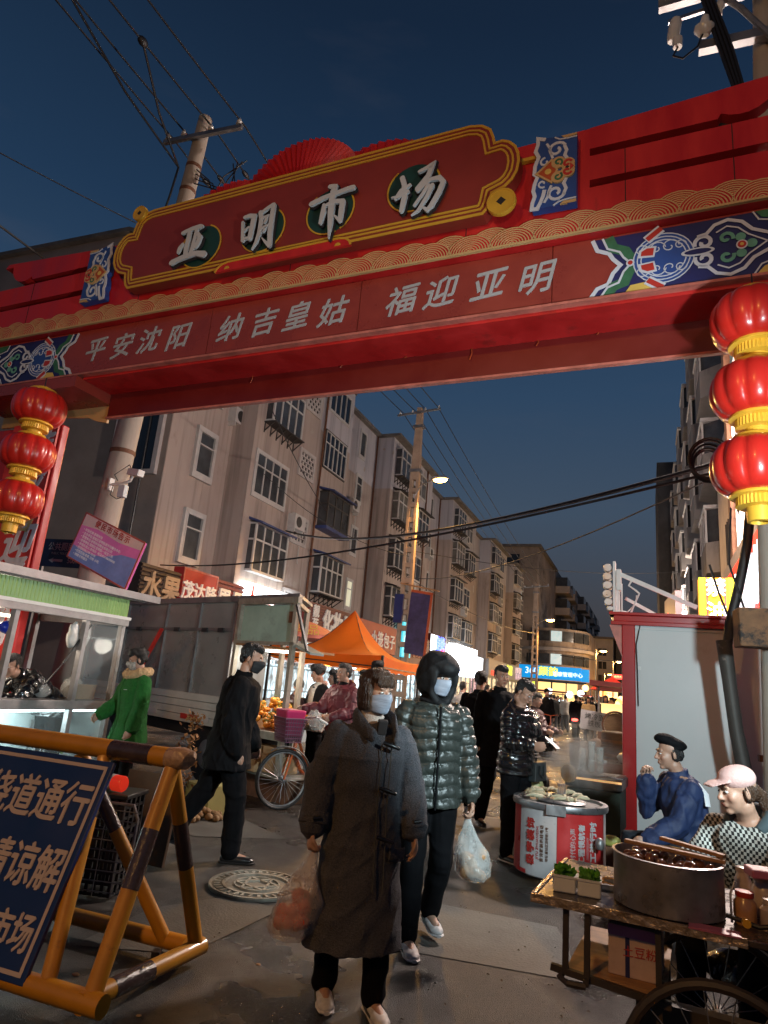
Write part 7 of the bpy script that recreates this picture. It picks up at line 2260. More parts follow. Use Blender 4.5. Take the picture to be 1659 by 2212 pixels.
mat("skin", (.42, .24, .17), .5, var=.05, vscale=30, attr="Col", bump=.06, bscale=160, sss=.08)
mat("eye", (.5, .5, .5), .08, var=0, attr="Col", spec=.7)
mat("hair_black", (.010, .009, .009), .42, var=.4, vscale=60, bump=.7, bscale=60, stretch=(6, 6, .7))
mat("hair_brown", (.050, .022, .010), .42, var=.5, vscale=60, bump=.7, bscale=60, stretch=(6, 6, .7))
mat("hair_grey", (.05, .043, .038), .5, var=.5, vscale=60, bump=.7, bscale=60, stretch=(6, 6, .7))
mat("mask_blue", (.30, .33, .40), .75, var=.05, bump=.3, bscale=30, stretch=(.4, .4, 4))
mat("mask_black", (.012, .012, .014), .8, var=.1)
mat("mask_print", (.30, .29, .27), .8, var=.6, vscale=26)
mat("glasses_frame", (.03, .025, .02), .3)
mat("cloth_black", (.0045, .0045, .0055), .85, var=.25, vscale=8, bump=.12, bscale=120, spec=.12)
mat("trouser_black", (.004, .004, .005), .9, var=.3, vscale=6, bump=.10, bscale=120, spec=.1)
mat("puffer_black", (.006, .006, .007), .7, var=.2, vscale=7, bump=.3, bscale=20, spec=.3)
mat("puffer_gloss", (.006, .006, .007), .17, var=.2, vscale=7, bump=.5, bscale=22, coat=.4)
mat("puffer_green", (.030, .035, .031), .40, var=.2, vscale=7, bump=.35, bscale=30)
mat("coat_tweed", (.062, .060, .068), .95, var=.5, vscale=130, bump=.5, bscale=150)
mat("coat_green", (.007, .10, .012), .95, var=.3, vscale=40, bump=.5, bscale=110)
mat("fur_tan", (.50, .33, .17), .95, var=.25, vscale=40, bump=1., bscale=70)
mat("coat_burgundy", (.10, .012, .020), .55, var=.2, vscale=8, bump=.15, bscale=30)
mat("coat_brown", (.055, .028, .028), .4, var=.2, vscale=8, bump=.2, bscale=26)
mat("coat_beige", (.46, .36, .22), .85, var=.12, vscale=8)
mat("coat_grey", (.06, .06, .055), .85, var=.25, vscale=8)
mat("coat_white", (.50, .47, .42), .85, var=.1, vscale=9, bump=.3, bscale=60)
mat("coat_pink", (.45, .28, .24), .85, var=.1)
mat("coat_blue", (.10, .22, .42), .8, var=.15)
mat("navy_work", (.008, .020, .070), .7, var=.2, vscale=7, bump=.12, bscale=90)
mat("reflective", (.62, .64, .66), .35, var=.05)
mat("hood_slate", (.045, .07, .08), .8, var=.15)
mat("cap_pink", (.50, .30, .27), .85, var=.12, bump=.2, bscale=90)
mat("jeans_dark", (.014, .017, .022), .9, var=.2, bump=.1, bscale=120, spec=.15)
mat("jeans_grey", (.12, .12, .12), .85, var=.2)
mat("pants_white", (.50, .52, .50), .8, var=.1)
mat("shoe_black", (.010, .010, .011), .3, var=.2)
mat("shoe_white", (.52, .49, .48), .5, var=.2, vscale=22)
mat("sweater_cream", (.42, .34, .29), .9, var=.1, bump=.4, bscale=120)
mat("dark_vest", (.02, .015, .015), .8)
mat("gingham", (.3, .3, .28), .9, var=.08)
m = MATS["gingham"]
_n = m.node_tree.nodes; _L = m.node_tree.links
_t = next(x for x in _n if x.type == 'TEX_COORD')
_c1 = _n.new("ShaderNodeTexChecker"); _c1.inputs["Scale"].default_value = 58
_c1.inputs["Color1"].default_value = (.012, .012, .012, 1); _c1.inputs["Color2"].default_value = (.46, .46, .42, 1)
_mp = _n.new("ShaderNodeMapping"); _mp.inputs["Rotation"].default_value = (.5, .35, .78)
_sp = _n.new("ShaderNodeSeparateXYZ"); _cb = _n.new("ShaderNodeCombineXYZ"); _ad = _n.new("ShaderNodeMath")
_L.new(_t.outputs["Object"], _sp.inputs[0]); _L.new(_sp.outputs[0], _ad.inputs[0]); _L.new(_sp.outputs[1], _ad.inputs[1])
_L.new(_ad.outputs[0], _cb.inputs[0]); _L.new(_sp.outputs[2], _cb.inputs[2]); _cb.inputs[1].default_value = .003
_L.new(_cb.outputs[0], _c1.inputs[0])
_L.new(_c1.outputs[0], _n["Principled BSDF"].inputs["Base Color"])

SKIN = np.array((.40, .225, .155))


def unit(v):
 v = Vector(v); v.normalize(); return v


def person(label, loc, rz, h=1.65, top=None, pants="trouser_black", shoes="shoe_black", hair="short", hair_m="hair_black", mask=None, glasses=False,
           lean=0., side=0., yaw=0., pitch=0., tilt=0., armL=None, armR=None, legL=None, legR=None, sit=None, vox=.008, group=None, w=1.0, curl=(.5, .5), skin=1.0,
           feet=(0, 0), scarf=None, hat=None, extra=None, handtwist=(0, 0), far=False, mouth=True):
 """forward is local -Y, the person's own left is +X; arms and legs are given as direction pairs"""
 t = thing("person", label, "person", loc, rz, group)
 s = h / 1.70
 hv = vox / s
 top = top or dict(m="cloth_black")
 # ---------- skeleton
 spine = Matrix.Rotation(math.radians(lean), 3, 'X') @ Matrix.Rotation(math.radians(side), 3, 'Y')
 pelvis = Vector((0, 0, .93 if sit is None else sit))

 def S(x, y, z):                                               # a point given in upright coordinates carried by the bent spine
  return pelvis + spine @ (Vector((x, y, z)) - Vector((0, 0, .93)))
 neck0, neck1 = S(0, .015, 1.43), S(0, .0, 1.50)
 HR = Matrix.Rotation(math.radians(yaw), 3, 'Z') @ Matrix.Rotation(math.radians(pitch), 3, 'X') @ Matrix.Rotation(math.radians(tilt), 3, 'Y')
 hb = spine.to_quaternion().slerp(Matrix.Identity(3).to_quaternion(), .45).to_matrix()
 hc = neck1 + hb @ Vector((0, -.022, .105)) + HR @ Vector((0, -.012, 0))

 def Hd(x, y, z): return hc + HR @ Vector((x, y, z))
 sh = {1: S(.178 * w, .0, 1.372), -1: S(-.178 * w, .0, 1.372)}
 arms = {1: armL or ((.10, .02, -1), (.05, -.22, -1)), -1: armR or ((-.10, .02, -1), (-.05, -.22, -1))}
 legs = {1: legL or ((.03, -.01, -1), (.0, .03, -1)), -1: legR or ((-.03, -.01, -1), (.0, .03, -1))}
 J = {}
 for k in (1, -1):
  el = sh[k] + unit(arms[k][0]) * .275
  wr = el + unit(arms[k][1]) * .25
  hp = pelvis + Vector((.085 * k * w, 0, -.03))
  kn = hp + unit(legs[k][0]) * .425
  an = kn + unit(legs[k][1]) * .40
  J[k] = dict(el=el, wr=wr, hp=hp, kn=kn, an=an)
 if sit is None:
  low = min(J[k]['an'].z for k in (1, -1)) - .088
  for q in [pelvis, neck0, neck1, hc] + [sh[1], sh[-1]] + [J[k][j] for k in (1, -1) for j in J[k]]:
   q.z -= low
 # ---------- body: one continuous skin
 mb = MB()

 def ring_tube(spec, grow=0., flare=None, n=24):
  P = []; R = []
  for (z, a, b_, yo) in spec:
   P.append(S(0, yo, z)); R.append((a * w + grow, b_ + grow))
  sx_ = spine @ Vector((1, 0, 0))
  mb_ = MB(); mb_.tube(P, R, n, side=tuple(sx_))
  return mb_
 torso = [(.84, .10, .085, 0), (.90, .160, .115, .01), (1.0, .145, .10, .005), (1.10, .135, .095, 0), (1.25, .160, .112, -.005), (1.36, .165, .098, .005), (1.42, .115, .075, .012), (1.455, .06, .058, .015)]
 tmb = ring_tube(torso); mb.add(tmb.v, tmb.f)
 limb(mb, [neck0, neck1, Hd(0, .02, -.075)], [.056, .054, .055])
 # head
 er = HR
 mb.ell(Hd(0, .018, .045), (.074, .092, .082), 20, 14, er)
 mb.ell(Hd(0, -.026, -.022), (.061, .064, .088), 20, 14, er)
 mb.ell(Hd(0, -.020, -.052), (.052, .058, .052), 16, 12, er)
 mb.ell(Hd(0, -.064, -.092), (.026, .022, .019), 12, 8, er)
 for k in (1, -1):
  mb.ell(Hd(.034 * k, -.056, -.022), (.028, .026, .030), 12, 8, er)
  mb.ell(Hd(.027 * k, -.081, .034), (.028, .011, .009), 12, 8, er)
  mb.ell(Hd(.074 * k, .016, -.004), (.010, .020, .032), 10, 8, er @ Matrix.Rotation(.25 * k, 3, 'Z'))
  mb.ell(Hd(.012 * k, -.096, -.027), (.009, .011, .008), 8, 6, er)
 limb(mb, [Hd(0, -.086, .022), Hd(0, -.101, -.006), Hd(0, -.109, -.022)], [.008, .010, .0125], 10)
 mb.ell(Hd(0, -.088, -.053), (.023, .010, .006), 12, 8, er)
 mb.ell(Hd(0, -.086, -.064), (.019, .010, .007), 12, 8, er)
 # arms and hands
 tips = {}
 for k in (1, -1):
  j = J[k]
  limb(mb, [sh[k], sh[k].lerp(j['el'], .5), j['el'], j['el'].lerp(j['wr'], .35), j['wr']], [.054, .047, .040, .040, .028])
  d = (j['wr'] - j['el']).normalized()
  inw = Vector((-k, 0, 0)) if abs(d.x) < .8 else Vector((0, 0, -1))
  inw = (inw - d * inw.dot(d)).normalized()
  tw_ = math.radians(handtwist[0 if k == 1 else 1]) * k
  inw = Matrix.Rotation(tw_, 3, d) @ inw                     # palm faces this way
  across = d.cross(inw).normalized() * k                      # towards the thumb side
  fwd = Vector((0, -1, 0))
  if across.dot(fwd - d * fwd.dot(d)) < 0 and abs(handtwist[0 if k == 1 else 1]) < 1:
   across = -across
  pc = j['wr'] + d * .055
  rotm = Matrix((across, inw, d)).transposed()
  mb.ell(pc, (.040, .017, .050), 14, 10, rotm)
  limb(mb, [j['wr'], j['wr'] + d * .03], [(.027, .020), (.03, .019)], 10)
  c_ = curl[0 if k == 1 else 1]
  for f_, (off, L_) in enumerate(((.030, .070), (.010, .080), (-.011, .074), (-.031, .058))):
   b_ = j['wr'] + d * (.092 - .006 * abs(f_ - 1.2)) + across * off * 1.02
   p = [b_ - d * .02, b_]
   a_ = c_ * 1.1
   dd = d
   for q in range(3):
    ax = across
    dd = (d * math.cos(a_) + inw * math.sin(a_))
    b_ = b_ + dd * L_ * (.42, .33, .25)[q] + across * off * .04
    p.append(b_)
    a_ += c_ * 1.0
   limb(mb, p, [.0098, .0095, .0088, .0080, .0070], 8)
   if f_ == 1: tips[k] = b_
  th = j['wr'] + d * .028 + across * .030
  limb(mb, [th, th + d * .030 + across * .018 + inw * .010, th + d * .055 + across * .014 + inw * (.012 + .02 * c_), th + d * .072 + across * .004 + inw * (.016 + .03 * c_)], [.013, .0115, .010, .0085], 8)
  j['d'] = d; j['inw'] = inw; j['grip'] = j['wr'] + d * .10 + inw * .03
 for k in (1, -1):
  j = J[k]
  limb(mb, [j['hp'], j['hp'].lerp(j['kn'], .4), j['kn'], j['kn'].lerp(j['an'], .35), j['an']], [.080, .070, .050, .050, .034])
  fdir = Vector((math.sin(math.radians(feet[0 if k == 1 else 1])), -math.cos(math.radians(feet[0 if k == 1 else 1])), 0))
  limb(mb, [j['an'] + Vector((0, 0, -.03)), j['an'] + fdir * .12 + Vector((0, 0, -.055))], [.034, .028], 10)
 lipP = np.array(Hd(0, -.097, -.058)); browL = [(np.array(Hd(.013 * k, -.090, .037)), np.array(Hd(.046 * k, -.078, .038))) for k in (1, -1)]
 noseP = np.array(Hd(0, -.108, -.02)); chk = [np.array(Hd(.036 * k, -.075, -.02)) for k in (1, -1)]
 sk = SKIN * skin

 def col(V):
  C = np.tile(sk, (len(V), 1))
  def blend(d, r, c, soft=.4):
   w_ = np.clip((r - d) / (r * soft), 0, 1)[:, None]
   return C * (1 - w_) + np.array(c) * w_
  for q in chk: C = blend(np.linalg.norm(V - q, axis=1), .035, sk * (1.05, .85, .82), 1.)
  C = blend(np.linalg.norm(V - noseP, axis=1), .022, sk * (1.05, .88, .86), 1.)
  L_ = (V - lipP) @ np.array(HR)                             # local face axes
  C = blend(np.sqrt((L_[:, 0] / 1.9) ** 2 + L_[:, 1] ** 2 + L_[:, 2] ** 2), .0135, sk * (.80, .45, .45), .5)
  for a, b_ in browL: C = blend(seg_d(V, a, b_)[0], .0056, (.03, .02, .016), .6)
  return C

 hvb = hv
 body = fuse(mb, "body", "skin", t, hvb, 3 if vox > .007 else 4, color=col)
 objs = [body]
 for k in (1, -1):
  e = MB().ell(Hd(.029 * k, -.0795, .010), (.0145, .0095, .0072), 14, 10, HR)
  V = np.array(e.v)
  d_ = np.linalg.norm((V - np.array(Hd(.029 * k, -.089, .010))) * 1., axis=1)
  eo = e.build("eye", "eye", t, smooth=True, sharp=80)
  at = eo.data.color_attributes.new("Col", 'FLOAT_COLOR', 'POINT')
  C = np.where((d_ < .0072)[:, None], np.array((.012, .008, .006)), np.array((.55, .52, .50)))
  at.data.foreach_set("color", np.concatenate([C, np.ones((len(C), 1))], 1).ravel())
  objs.append(eo)
 # ---------- hair, hats, masks
 mbh = MB()

 def E(x, y, z, a, b_, c_): mbh.ell(Hd(x, y, z), (a, b_, c_), 18, 12, HR)
 cap_only = hat is not None
 if hat and hat[0] != "hood" and hair != "none":
  E(0, .072, .0, .058, .034, .055)
  for k in (1, -1): E(.068 * k, .030, .0, .016, .040, .05)
  if hair == "bun": E(0, .10, -.01, .045, .03, .045)
 elif hair in ("short", "crop"):
  E(0, .030, .055, .080, .088, .080); E(0, -.012, .088, .068, .072, .050)
  for k in (1, -1): E(.062 * k, .030, .03, .020, .045, .045)
  if hair == "short":
   E(0, -.052, .096, .055, .034, .026); E(0, .075, .0, .055, .03, .06)
 elif hair in ("bob", "long", "bun"):
  E(0, .026, .055, .086, .096, .086); E(0, -.018, .092, .074, .076, .052)
  E(0, -.066, .078, .056, .026, .024)
  if hair != "bun":
   for k in (1, -1):
    E(.072 * k, .020, -.010, .026, .058, .085); E(.073 * k, .004, -.055, .020, .040, .045)
   E(0, .075, -.04, .070, .036, .095)
  if hair == "bob":
   for x in (-.04, 0, .04): E(x, -.076, .066, .024, .018, .030)
  if hair == "long":
   for k in (1, -1): limb(mbh, [Hd(.07 * k, .01, -.05), Hd(.075 * k, -.01, -.14), Hd(.07 * k, -.03, -.24)], [.032, .03, .015])
   E(0, .07, -.14, .075, .035, .12)
  if hair == "bun":
   E(0, .085, .02, .058, .035, .06); E(.01, .105, .075, .040, .035, .036); E(0, .06, .12, .04, .04, .025)
   for k in (1, -1): E(.066 * k, .03, .0, .018, .05, .06)
 elif hair == "fluffy":
  E(0, .022, .065, .094, .100, .088); E(0, -.03, .10, .080, .074, .052); E(0, -.075, .075, .060, .03, .034)
  for k in (1, -1): E(.075 * k, .01, .03, .026, .055, .05)
 if mbh.v and not far:
  sd = random.randint(0, 999)
  M_ = np.array(HR)

  def hd(V, N):
   L_ = (V - np.array(hc)) @ M_
   a = np.arctan2(L_[:, 0], -L_[:, 1])
   return .0030 * np.sin(a * 38 + 3 * np.sin(L_[:, 2] * 30)) + .0020 * np.sin(a * 71 + L_[:, 2] * 60) + (wrinkle(V, .006, sd, 40) if hair in ("fluffy", "bun") else wrinkle(V, .002, sd, 60))
  objs.append(fuse(mbh, "hair", hair_m, t, max(hv, .005), 2, disp=hd))
 elif mbh.v:
  objs.append(fuse(mbh, "hair", hair_m, t, hv, 1))
 if mask:
  q = MB(); rows = []
  for i in range(9):
   z = -.012 - .094 * i / 8
   row = []
   for jx in range(17):
    a = -1.25 + 2.5 * jx / 16
    zz = z + (.020 if i == 0 else 0) * (1 - (a / 1.25) ** 2) - (.012 if i == 8 else 0) * (a / 1.25) ** 2 * -1
    rx = .072 - .018 * max(0, (-zz - .06) / .05)
    ry = .106 + .026 * math.exp(-(a / .42) ** 2) * math.exp(-((zz + .02) / .035) ** 2) - .018 * max(0, (-zz - .07) / .04)
    rip = .0016 * math.sin(i * 2.1)
    row.append(Hd((rx + rip) * math.sin(a), -(ry + rip) * math.cos(a) * (1 if abs(a) < 1.5 else .9) + .002, zz))
   rows.append(row)
  o_ = len(q.v)
  for r_ in rows: q.v += [tuple(p) for p in r_]
  for i in range(8):
   for jx in range(16):
    q.f.append((o_ + i * 17 + jx, o_ + (i + 1) * 17 + jx, o_ + (i + 1) * 17 + jx + 1, o_ + i * 17 + jx + 1))
  mo = q.build("face_mask", mask, t, smooth=True, sharp=80)
  sm = mo.modifiers.new("thick", 'SOLIDIFY'); sm.thickness = .0025; sm.offset = 1
  st_ = MB()
  for k in (1, -1):
   st_.tube([rows[1][0 if k < 0 else 16], Hd(.076 * k, -.005, .012), Hd(.078 * k, .026, .020), Hd(.077 * k, .034, .0), Hd(.074 * k, .0, -.045), rows[6][0 if k < 0 else 16]], .0014, 5)
  so_ = st_.build("ear_loop", "mask_blue" if mask == "mask_blue" else mask, mo)
  objs += [mo]
 if glasses:
  q = MB()
  for k in (1, -1):
   q.tube([Hd(.031 * k + .022 * math.cos(a), -.098, .008 + .018 * math.sin(a)) for a in np.linspace(0, 2 * PI, 20)], .0016, 5)
   q.tube([Hd(.053 * k, -.097, .012), Hd(.072 * k, -.05, .012), Hd(.078 * k, .02, .008)], .0015, 5)
  q.tube([Hd(-.010, -.100, .010), Hd(.010, -.100, .010)], .0015, 5)
  objs.append(q.build("glasses", "glasses_frame", t))
 if hat:
  q = MB()
  kind, hm = hat
  if kind == "cap":
   q.ell(Hd(0, .012, .070), (.090, .102, .070), 20, 12, HR)
   q.tube([Hd(0, -.07, .062), Hd(0, -.12, .058), Hd(0, -.165, .046)], [(.075, .008), (.070, .007), (.050, .005)], 16, side=tuple(HR @ Vector((1, 0, 0))))
  elif kind == "flat":
   q.ell(Hd(0, .03, .085), (.090, .118, .048), 20, 12, HR @ Matrix.Rotation(-.35, 3, 'X')); q.ell(Hd(0, -.02, .115), (.082, .085, .045), 20, 12, HR @ Matrix.Rotation(-.15, 3, 'X'))
   q.ell(Hd(0, .05, .05), (.085, .075, .04), 18, 10, HR)
  elif kind == "beanie":
   q.ell(Hd(0, .018, .065), (.088, .102, .092), 20, 12, HR); q.ell(Hd(0, .02, .03), (.090, .104, .03), 20, 10, HR)
  elif kind == "hood":
   q.ell(Hd(0, .050, -.01), (.126, .112, .145), 22, 14, HR); q.ell(Hd(0, .030, .065), (.120, .124, .106), 22, 14, HR)
   q.ell(Hd(0, -.022, .096), (.114, .146, .074), 22, 14, HR @ Matrix.Rotation(.22, 3, 'X'))
   for k in (1, -1):
    q.ell(Hd(.095 * k, -.010, .0), (.034, .092, .110), 18, 12, HR); limb(q, [Hd(.100 * k, -.06, -.02), Hd(.088 * k, -.055, -.09), Hd(.045 * k, -.070, -.14)], [.024, .032, .036])
   q.ell(Hd(0, -.01, -.15), (.112, .098, .042), 18, 12, HR)
  elif kind == "hoodtight":
   q.ell(Hd(0, .030, .035), (.095, .100, .108), 20, 12, HR); q.ell(Hd(0, .04, -.06), (.09, .085, .09), 18, 12, HR)
   for k in (1, -1): limb(q, [Hd(.06 * k, -.04, .09), Hd(.078 * k, -.045, .0), Hd(.07 * k, -.045, -.08), Hd(.0, -.06, -.125)], [.022] * 4)
  sd2 = random.randint(0, 999)
  ho = fuse(q, "hood" if "hood" in kind else "hat", hm, t, max(hv, .005), 7 if "hood" in kind else 3, disp=lambda V, N: wrinkle(V, .006 if "hood" in kind else .002, sd2, 34))
  objs.append(ho)
 # ---------- trousers
 q = MB()
 pw = top.get("pw", .018)
 q.tube([S(0, .005, .80), S(0, .01, .86), S(0, .01, .93), S(0, .005, 1.02)], [(.10 * w, .08), (.165 * w + pw, .115 + pw), (.165 * w + pw, .118 + pw), (.145 * w + pw, .102 + pw)], 20, side=tuple(spine @ Vector((1, 0, 0))))
 for k in (1, -1):
  j = J[k]
  limb(q, [j['hp'], j['hp'].lerp(j['kn'], .4), j['kn'], j['kn'].lerp(j['an'], .4), j['kn'].lerp(j['an'], 1.0)], [.088 + pw * .6, .078 + pw, .060 + pw, .056 + pw * 1.1, .046 + pw * 1.2])
 sd3 = random.randint(0, 999)
 objs.append(fuse(q, "trousers", pants, t, max(hv, .010), 3, disp=lambda V, N: wrinkle(V, .006, sd3, 36, (1, 1, .8))))
 # ---------- shoes
 for k in (1, -1):
  j = J[k]
  fa = math.radians(feet[0 if k == 1 else 1])
  dz = (j['kn'] - j['an']).normalized()
  pitch_ = math.atan2(j['an'].y - j['kn'].y, j['kn'].z - j['an'].z)
  up_ = max(0., min(1., (j['an'].z - .12) / .1)) if sit is None else 0
  fr_ = Matrix.Rotation(fa, 3, 'Z') @ Matrix.Rotation(pitch_ * .75 * up_, 3, 'X')
  A = j['an']
  zf = -A.z if (sit is not None or up_ < .05) else -.088
  fl = .0 if sit is None else -(.088)

  def Fp(x, y, z): return A + fr_ @ Vector((x, y, z - .088))
  sq = MB()
  sq.tube([Fp(0, .075, .035), Fp(0, .05, .035), Fp(0, -.02, .034), Fp(0, -.10, .030), Fp(0, -.165, .026), Fp(0, -.195, .022)], [(.022, .018), (.038, .034), (.042, .034), (.048, .030), (.042, .024), (.018, .012)], 16, side=tuple(fr_ @ Vector((1, 0, 0))))
  limb(sq, [Fp(0, .025, .05), Fp(0, .015, .12)], [.042, .041])
  so = fuse(sq, "shoe", shoes, t, max(hv * .8, .006), 2)
  sl = MB().tube([Fp(0, .085, .010), Fp(0, .06, .010), Fp(0, -.05, .010), Fp(0, -.12, .010), Fp(0, -.185, .012), Fp(0, -.205, .014)], [(.020, .009), (.043, .010), (.044, .010), (.052, .010), (.040, .010), (.016, .008)], 16, side=tuple(fr_ @ Vector((1, 0, 0)))).build("sole", "shoe_white" if top.get("white_sole") or shoes == "shoe_white" else "black_rubber", so, smooth=True)
  if shoes == "shoe_white" and not far:
   lc = MB()
   for q_ in range(4):
    y_ = -.045 - .024 * q_
    lc.tube([Fp(-.022, y_, .060 - .006 * q_), Fp(0, y_ - .004, .070 - .007 * q_), Fp(.022, y_, .060 - .006 * q_)], .0035, 5)
   lc.tube([Fp(-.046, .03, .045), Fp(-.05, -.05, .036), Fp(-.045, -.10, .030)], .006, 5).tube([Fp(.046, .03, .045), Fp(.05, -.05, .036), Fp(.045, -.10, .030)], .006, 5)
   lc.build("laces", "coat_grey", so)
  objs += [so, sl]
 # ---------- jacket or coat
 tm = top["m"]; g = top.get("g", .030); hem = top.get("hem", .78); fl = top.get("flare", .0); sl_w = top.get("sleeve", .0)
 q = MB()
 spec = [(1.445, .085, .078, .015), (1.40, .140, .092, .012), (1.36, .172, .106, .006), (1.25, .168, .120, -.005), (1.10, .152, .112, .0), (1.0, .158, .112, .005), (.92, .170, .122, .008)]
 z = .92
 while z - .10 > hem:
  z -= .10
  k_ = (.92 - z) / max(.01, .92 - hem)
  spec.append((z, .170 + fl * k_, .122 + fl * .8 * k_, .008))
 spec.append((hem, .170 + fl, .122 + fl * .8, .008))
 P = []; R = []
 for i, (zz, a, b_, yo) in enumerate(spec):
  if zz >= .9 or sit is not None:
   p = S(0, yo, zz)
  else:                                                      # skirts of a coat hang straight down
   p0 = S(0, yo, .92); p = p0 + Vector((0, 0, zz - .92)) + spine @ Vector((0, 0, 0))
  if sit is not None and zz < .92: continue
  P.append(p); R.append((a * w + g * (.4 if i == 0 else 1), b_ + g * (.4 if i == 0 else 1)))
 q.tube(P, R, 28, side=tuple(spine @ Vector((1, 0, 0))))
 if top.get("collar", True):
  ch = top.get("collar_h", .05)
  q.tube([S(0, .012, 1.41), S(0, .010, 1.445), S(0, .005, 1.445 + ch)], [(.098, .09), (.080, .078), (.074 + top.get("collar_w", 0), .074 + top.get("collar_w", 0))], 20, side=tuple(spine @ Vector((1, 0, 0))))
 ends = {}
 for k in (1, -1):
  j = J[k]
  e1 = j['el'].lerp(j['wr'], top.get("cuff", .92))
  r_ = [.056 + g * .5, .056 + g * .65 + sl_w * .3, .052 + g * .6 + sl_w * .6, .048 + g * .6 + sl_w * .8, .040 + g * .5 + sl_w]
  limb(q, [sh[k], sh[k].lerp(j['el'], .5), j['el'], j['el'].lerp(j['wr'], .5), e1], r_)
  q.ell(sh[k] + Vector((0, 0, -.005)), .058 + g * .5, 14, 10)
 quilt = top.get("quilt"); sd4 = random.randint(0, 999); wr_amp = top.get("wr", .009) * .75
 zb = np.array(spine @ Vector((0, 0, 1))); pb_ = np.array(S(0, 0, .93))

 def jd(V, N):
  o = wrinkle(V, wr_amp, sd4, top.get("wf", 38), (1, 1, .8))
  if quilt:
   sp_, dp = quilt
   best = np.full(len(V), 1e9); cc = np.zeros(len(V))
   dT = np.linalg.norm((V - pb_) - ((V - pb_) @ zb)[:, None] * zb, axis=1)
   zc = (V - pb_) @ zb
   cc = zc / sp_; best = dT - .12
   for k in (1, -1):
    for a, b_, o_ in ((sh[k], J[k]['el'], 0), (J[k]['el'], J[k]['wr'], .275)):
     d_, t_ = seg_d(V, a, b_)
     L_ = (b_ - a).length
     m_ = (d_ - .03) < best
     best = np.where(m_, d_ - .03, best)
     cc = np.where(m_, (t_ * L_ + o_) / (sp_ * .95), cc)
   cc = cc + .10 * np.sin(V[:, 0] * 13 + V[:, 1] * 9 + 2 * np.sin(V[:, 2] * 5)) + .05 * np.sin(V[:, 0] * 41)
   ph = cc - np.floor(cc)
   puff = np.sqrt(np.clip(np.sin(PI * ph), 0, 1))
   o += dp * (puff - .6) + .006 * np.sin(cc * 2 * PI * .5 + V[:, 0] * 70 + 3 * np.sin(V[:, 0] * 23)) * (1 - puff)
  if top.get("front"):                                       # the zip or button line
   L_ = (V - pb_) @ np.array(spine)
   o -= np.where((L_[:, 1] < 0), .014 * np.exp(-(L_[:, 0] / .010) ** 2), 0)
  return o
 jo = fuse(q, top.get("name", "jacket"), tm, t, max(hv, .0075), 3, disp=jd)
 objs.append(jo)
 ctx = dict(S=S, Hd=Hd, HR=HR, J=J, sh=sh, spine=spine, t=t, hv=hv, tips=tips, jacket=jo, s=s, pelvis=pelvis, Matrix=Matrix)
 if scarf:
  q = MB()
  rr, m_, k_ = scarf
  c_ = S(0, .0, 1.475)
  sx_, sy_, sz_ = (spine @ Vector(v) for v in ((1, 0, 0), (0, 1, 0), (0, 0, 1)))
  q.tube([c_ + sx_ * (.105 * k_ * math.cos(a)) + sy_ * (.095 * k_ * math.sin(a)) + sz_ * (.012 * math.sin(a) - .03 * (math.sin(a) < -.5)) for a in np.linspace(-PI / 2 - .0, 1.5 * PI, 22)], rr, 10, cap=True)
  objs.append(fuse(q, "collar", m_, t, max(hv, .007), 2, disp=lambda V, N: wrinkle(V, .006, 5, 50)))
 if extra:
  objs += [o for o in (extra(ctx) or []) if o is not None]
 # ---------- scale from the 1.70 m skeleton
 for o in t.children:
  o.scale = (s, s, s)
 t["_s"] = s
 return t, ctx


def wpos(pr, p):
 """a person's local point in the world"""
 t, ctx = pr
 R3 = Matrix.Rotation(t.rotation_euler[2], 3, 'Z')
 return Vector(t.location) + R3 @ (Vector(p) * ctx['s'])

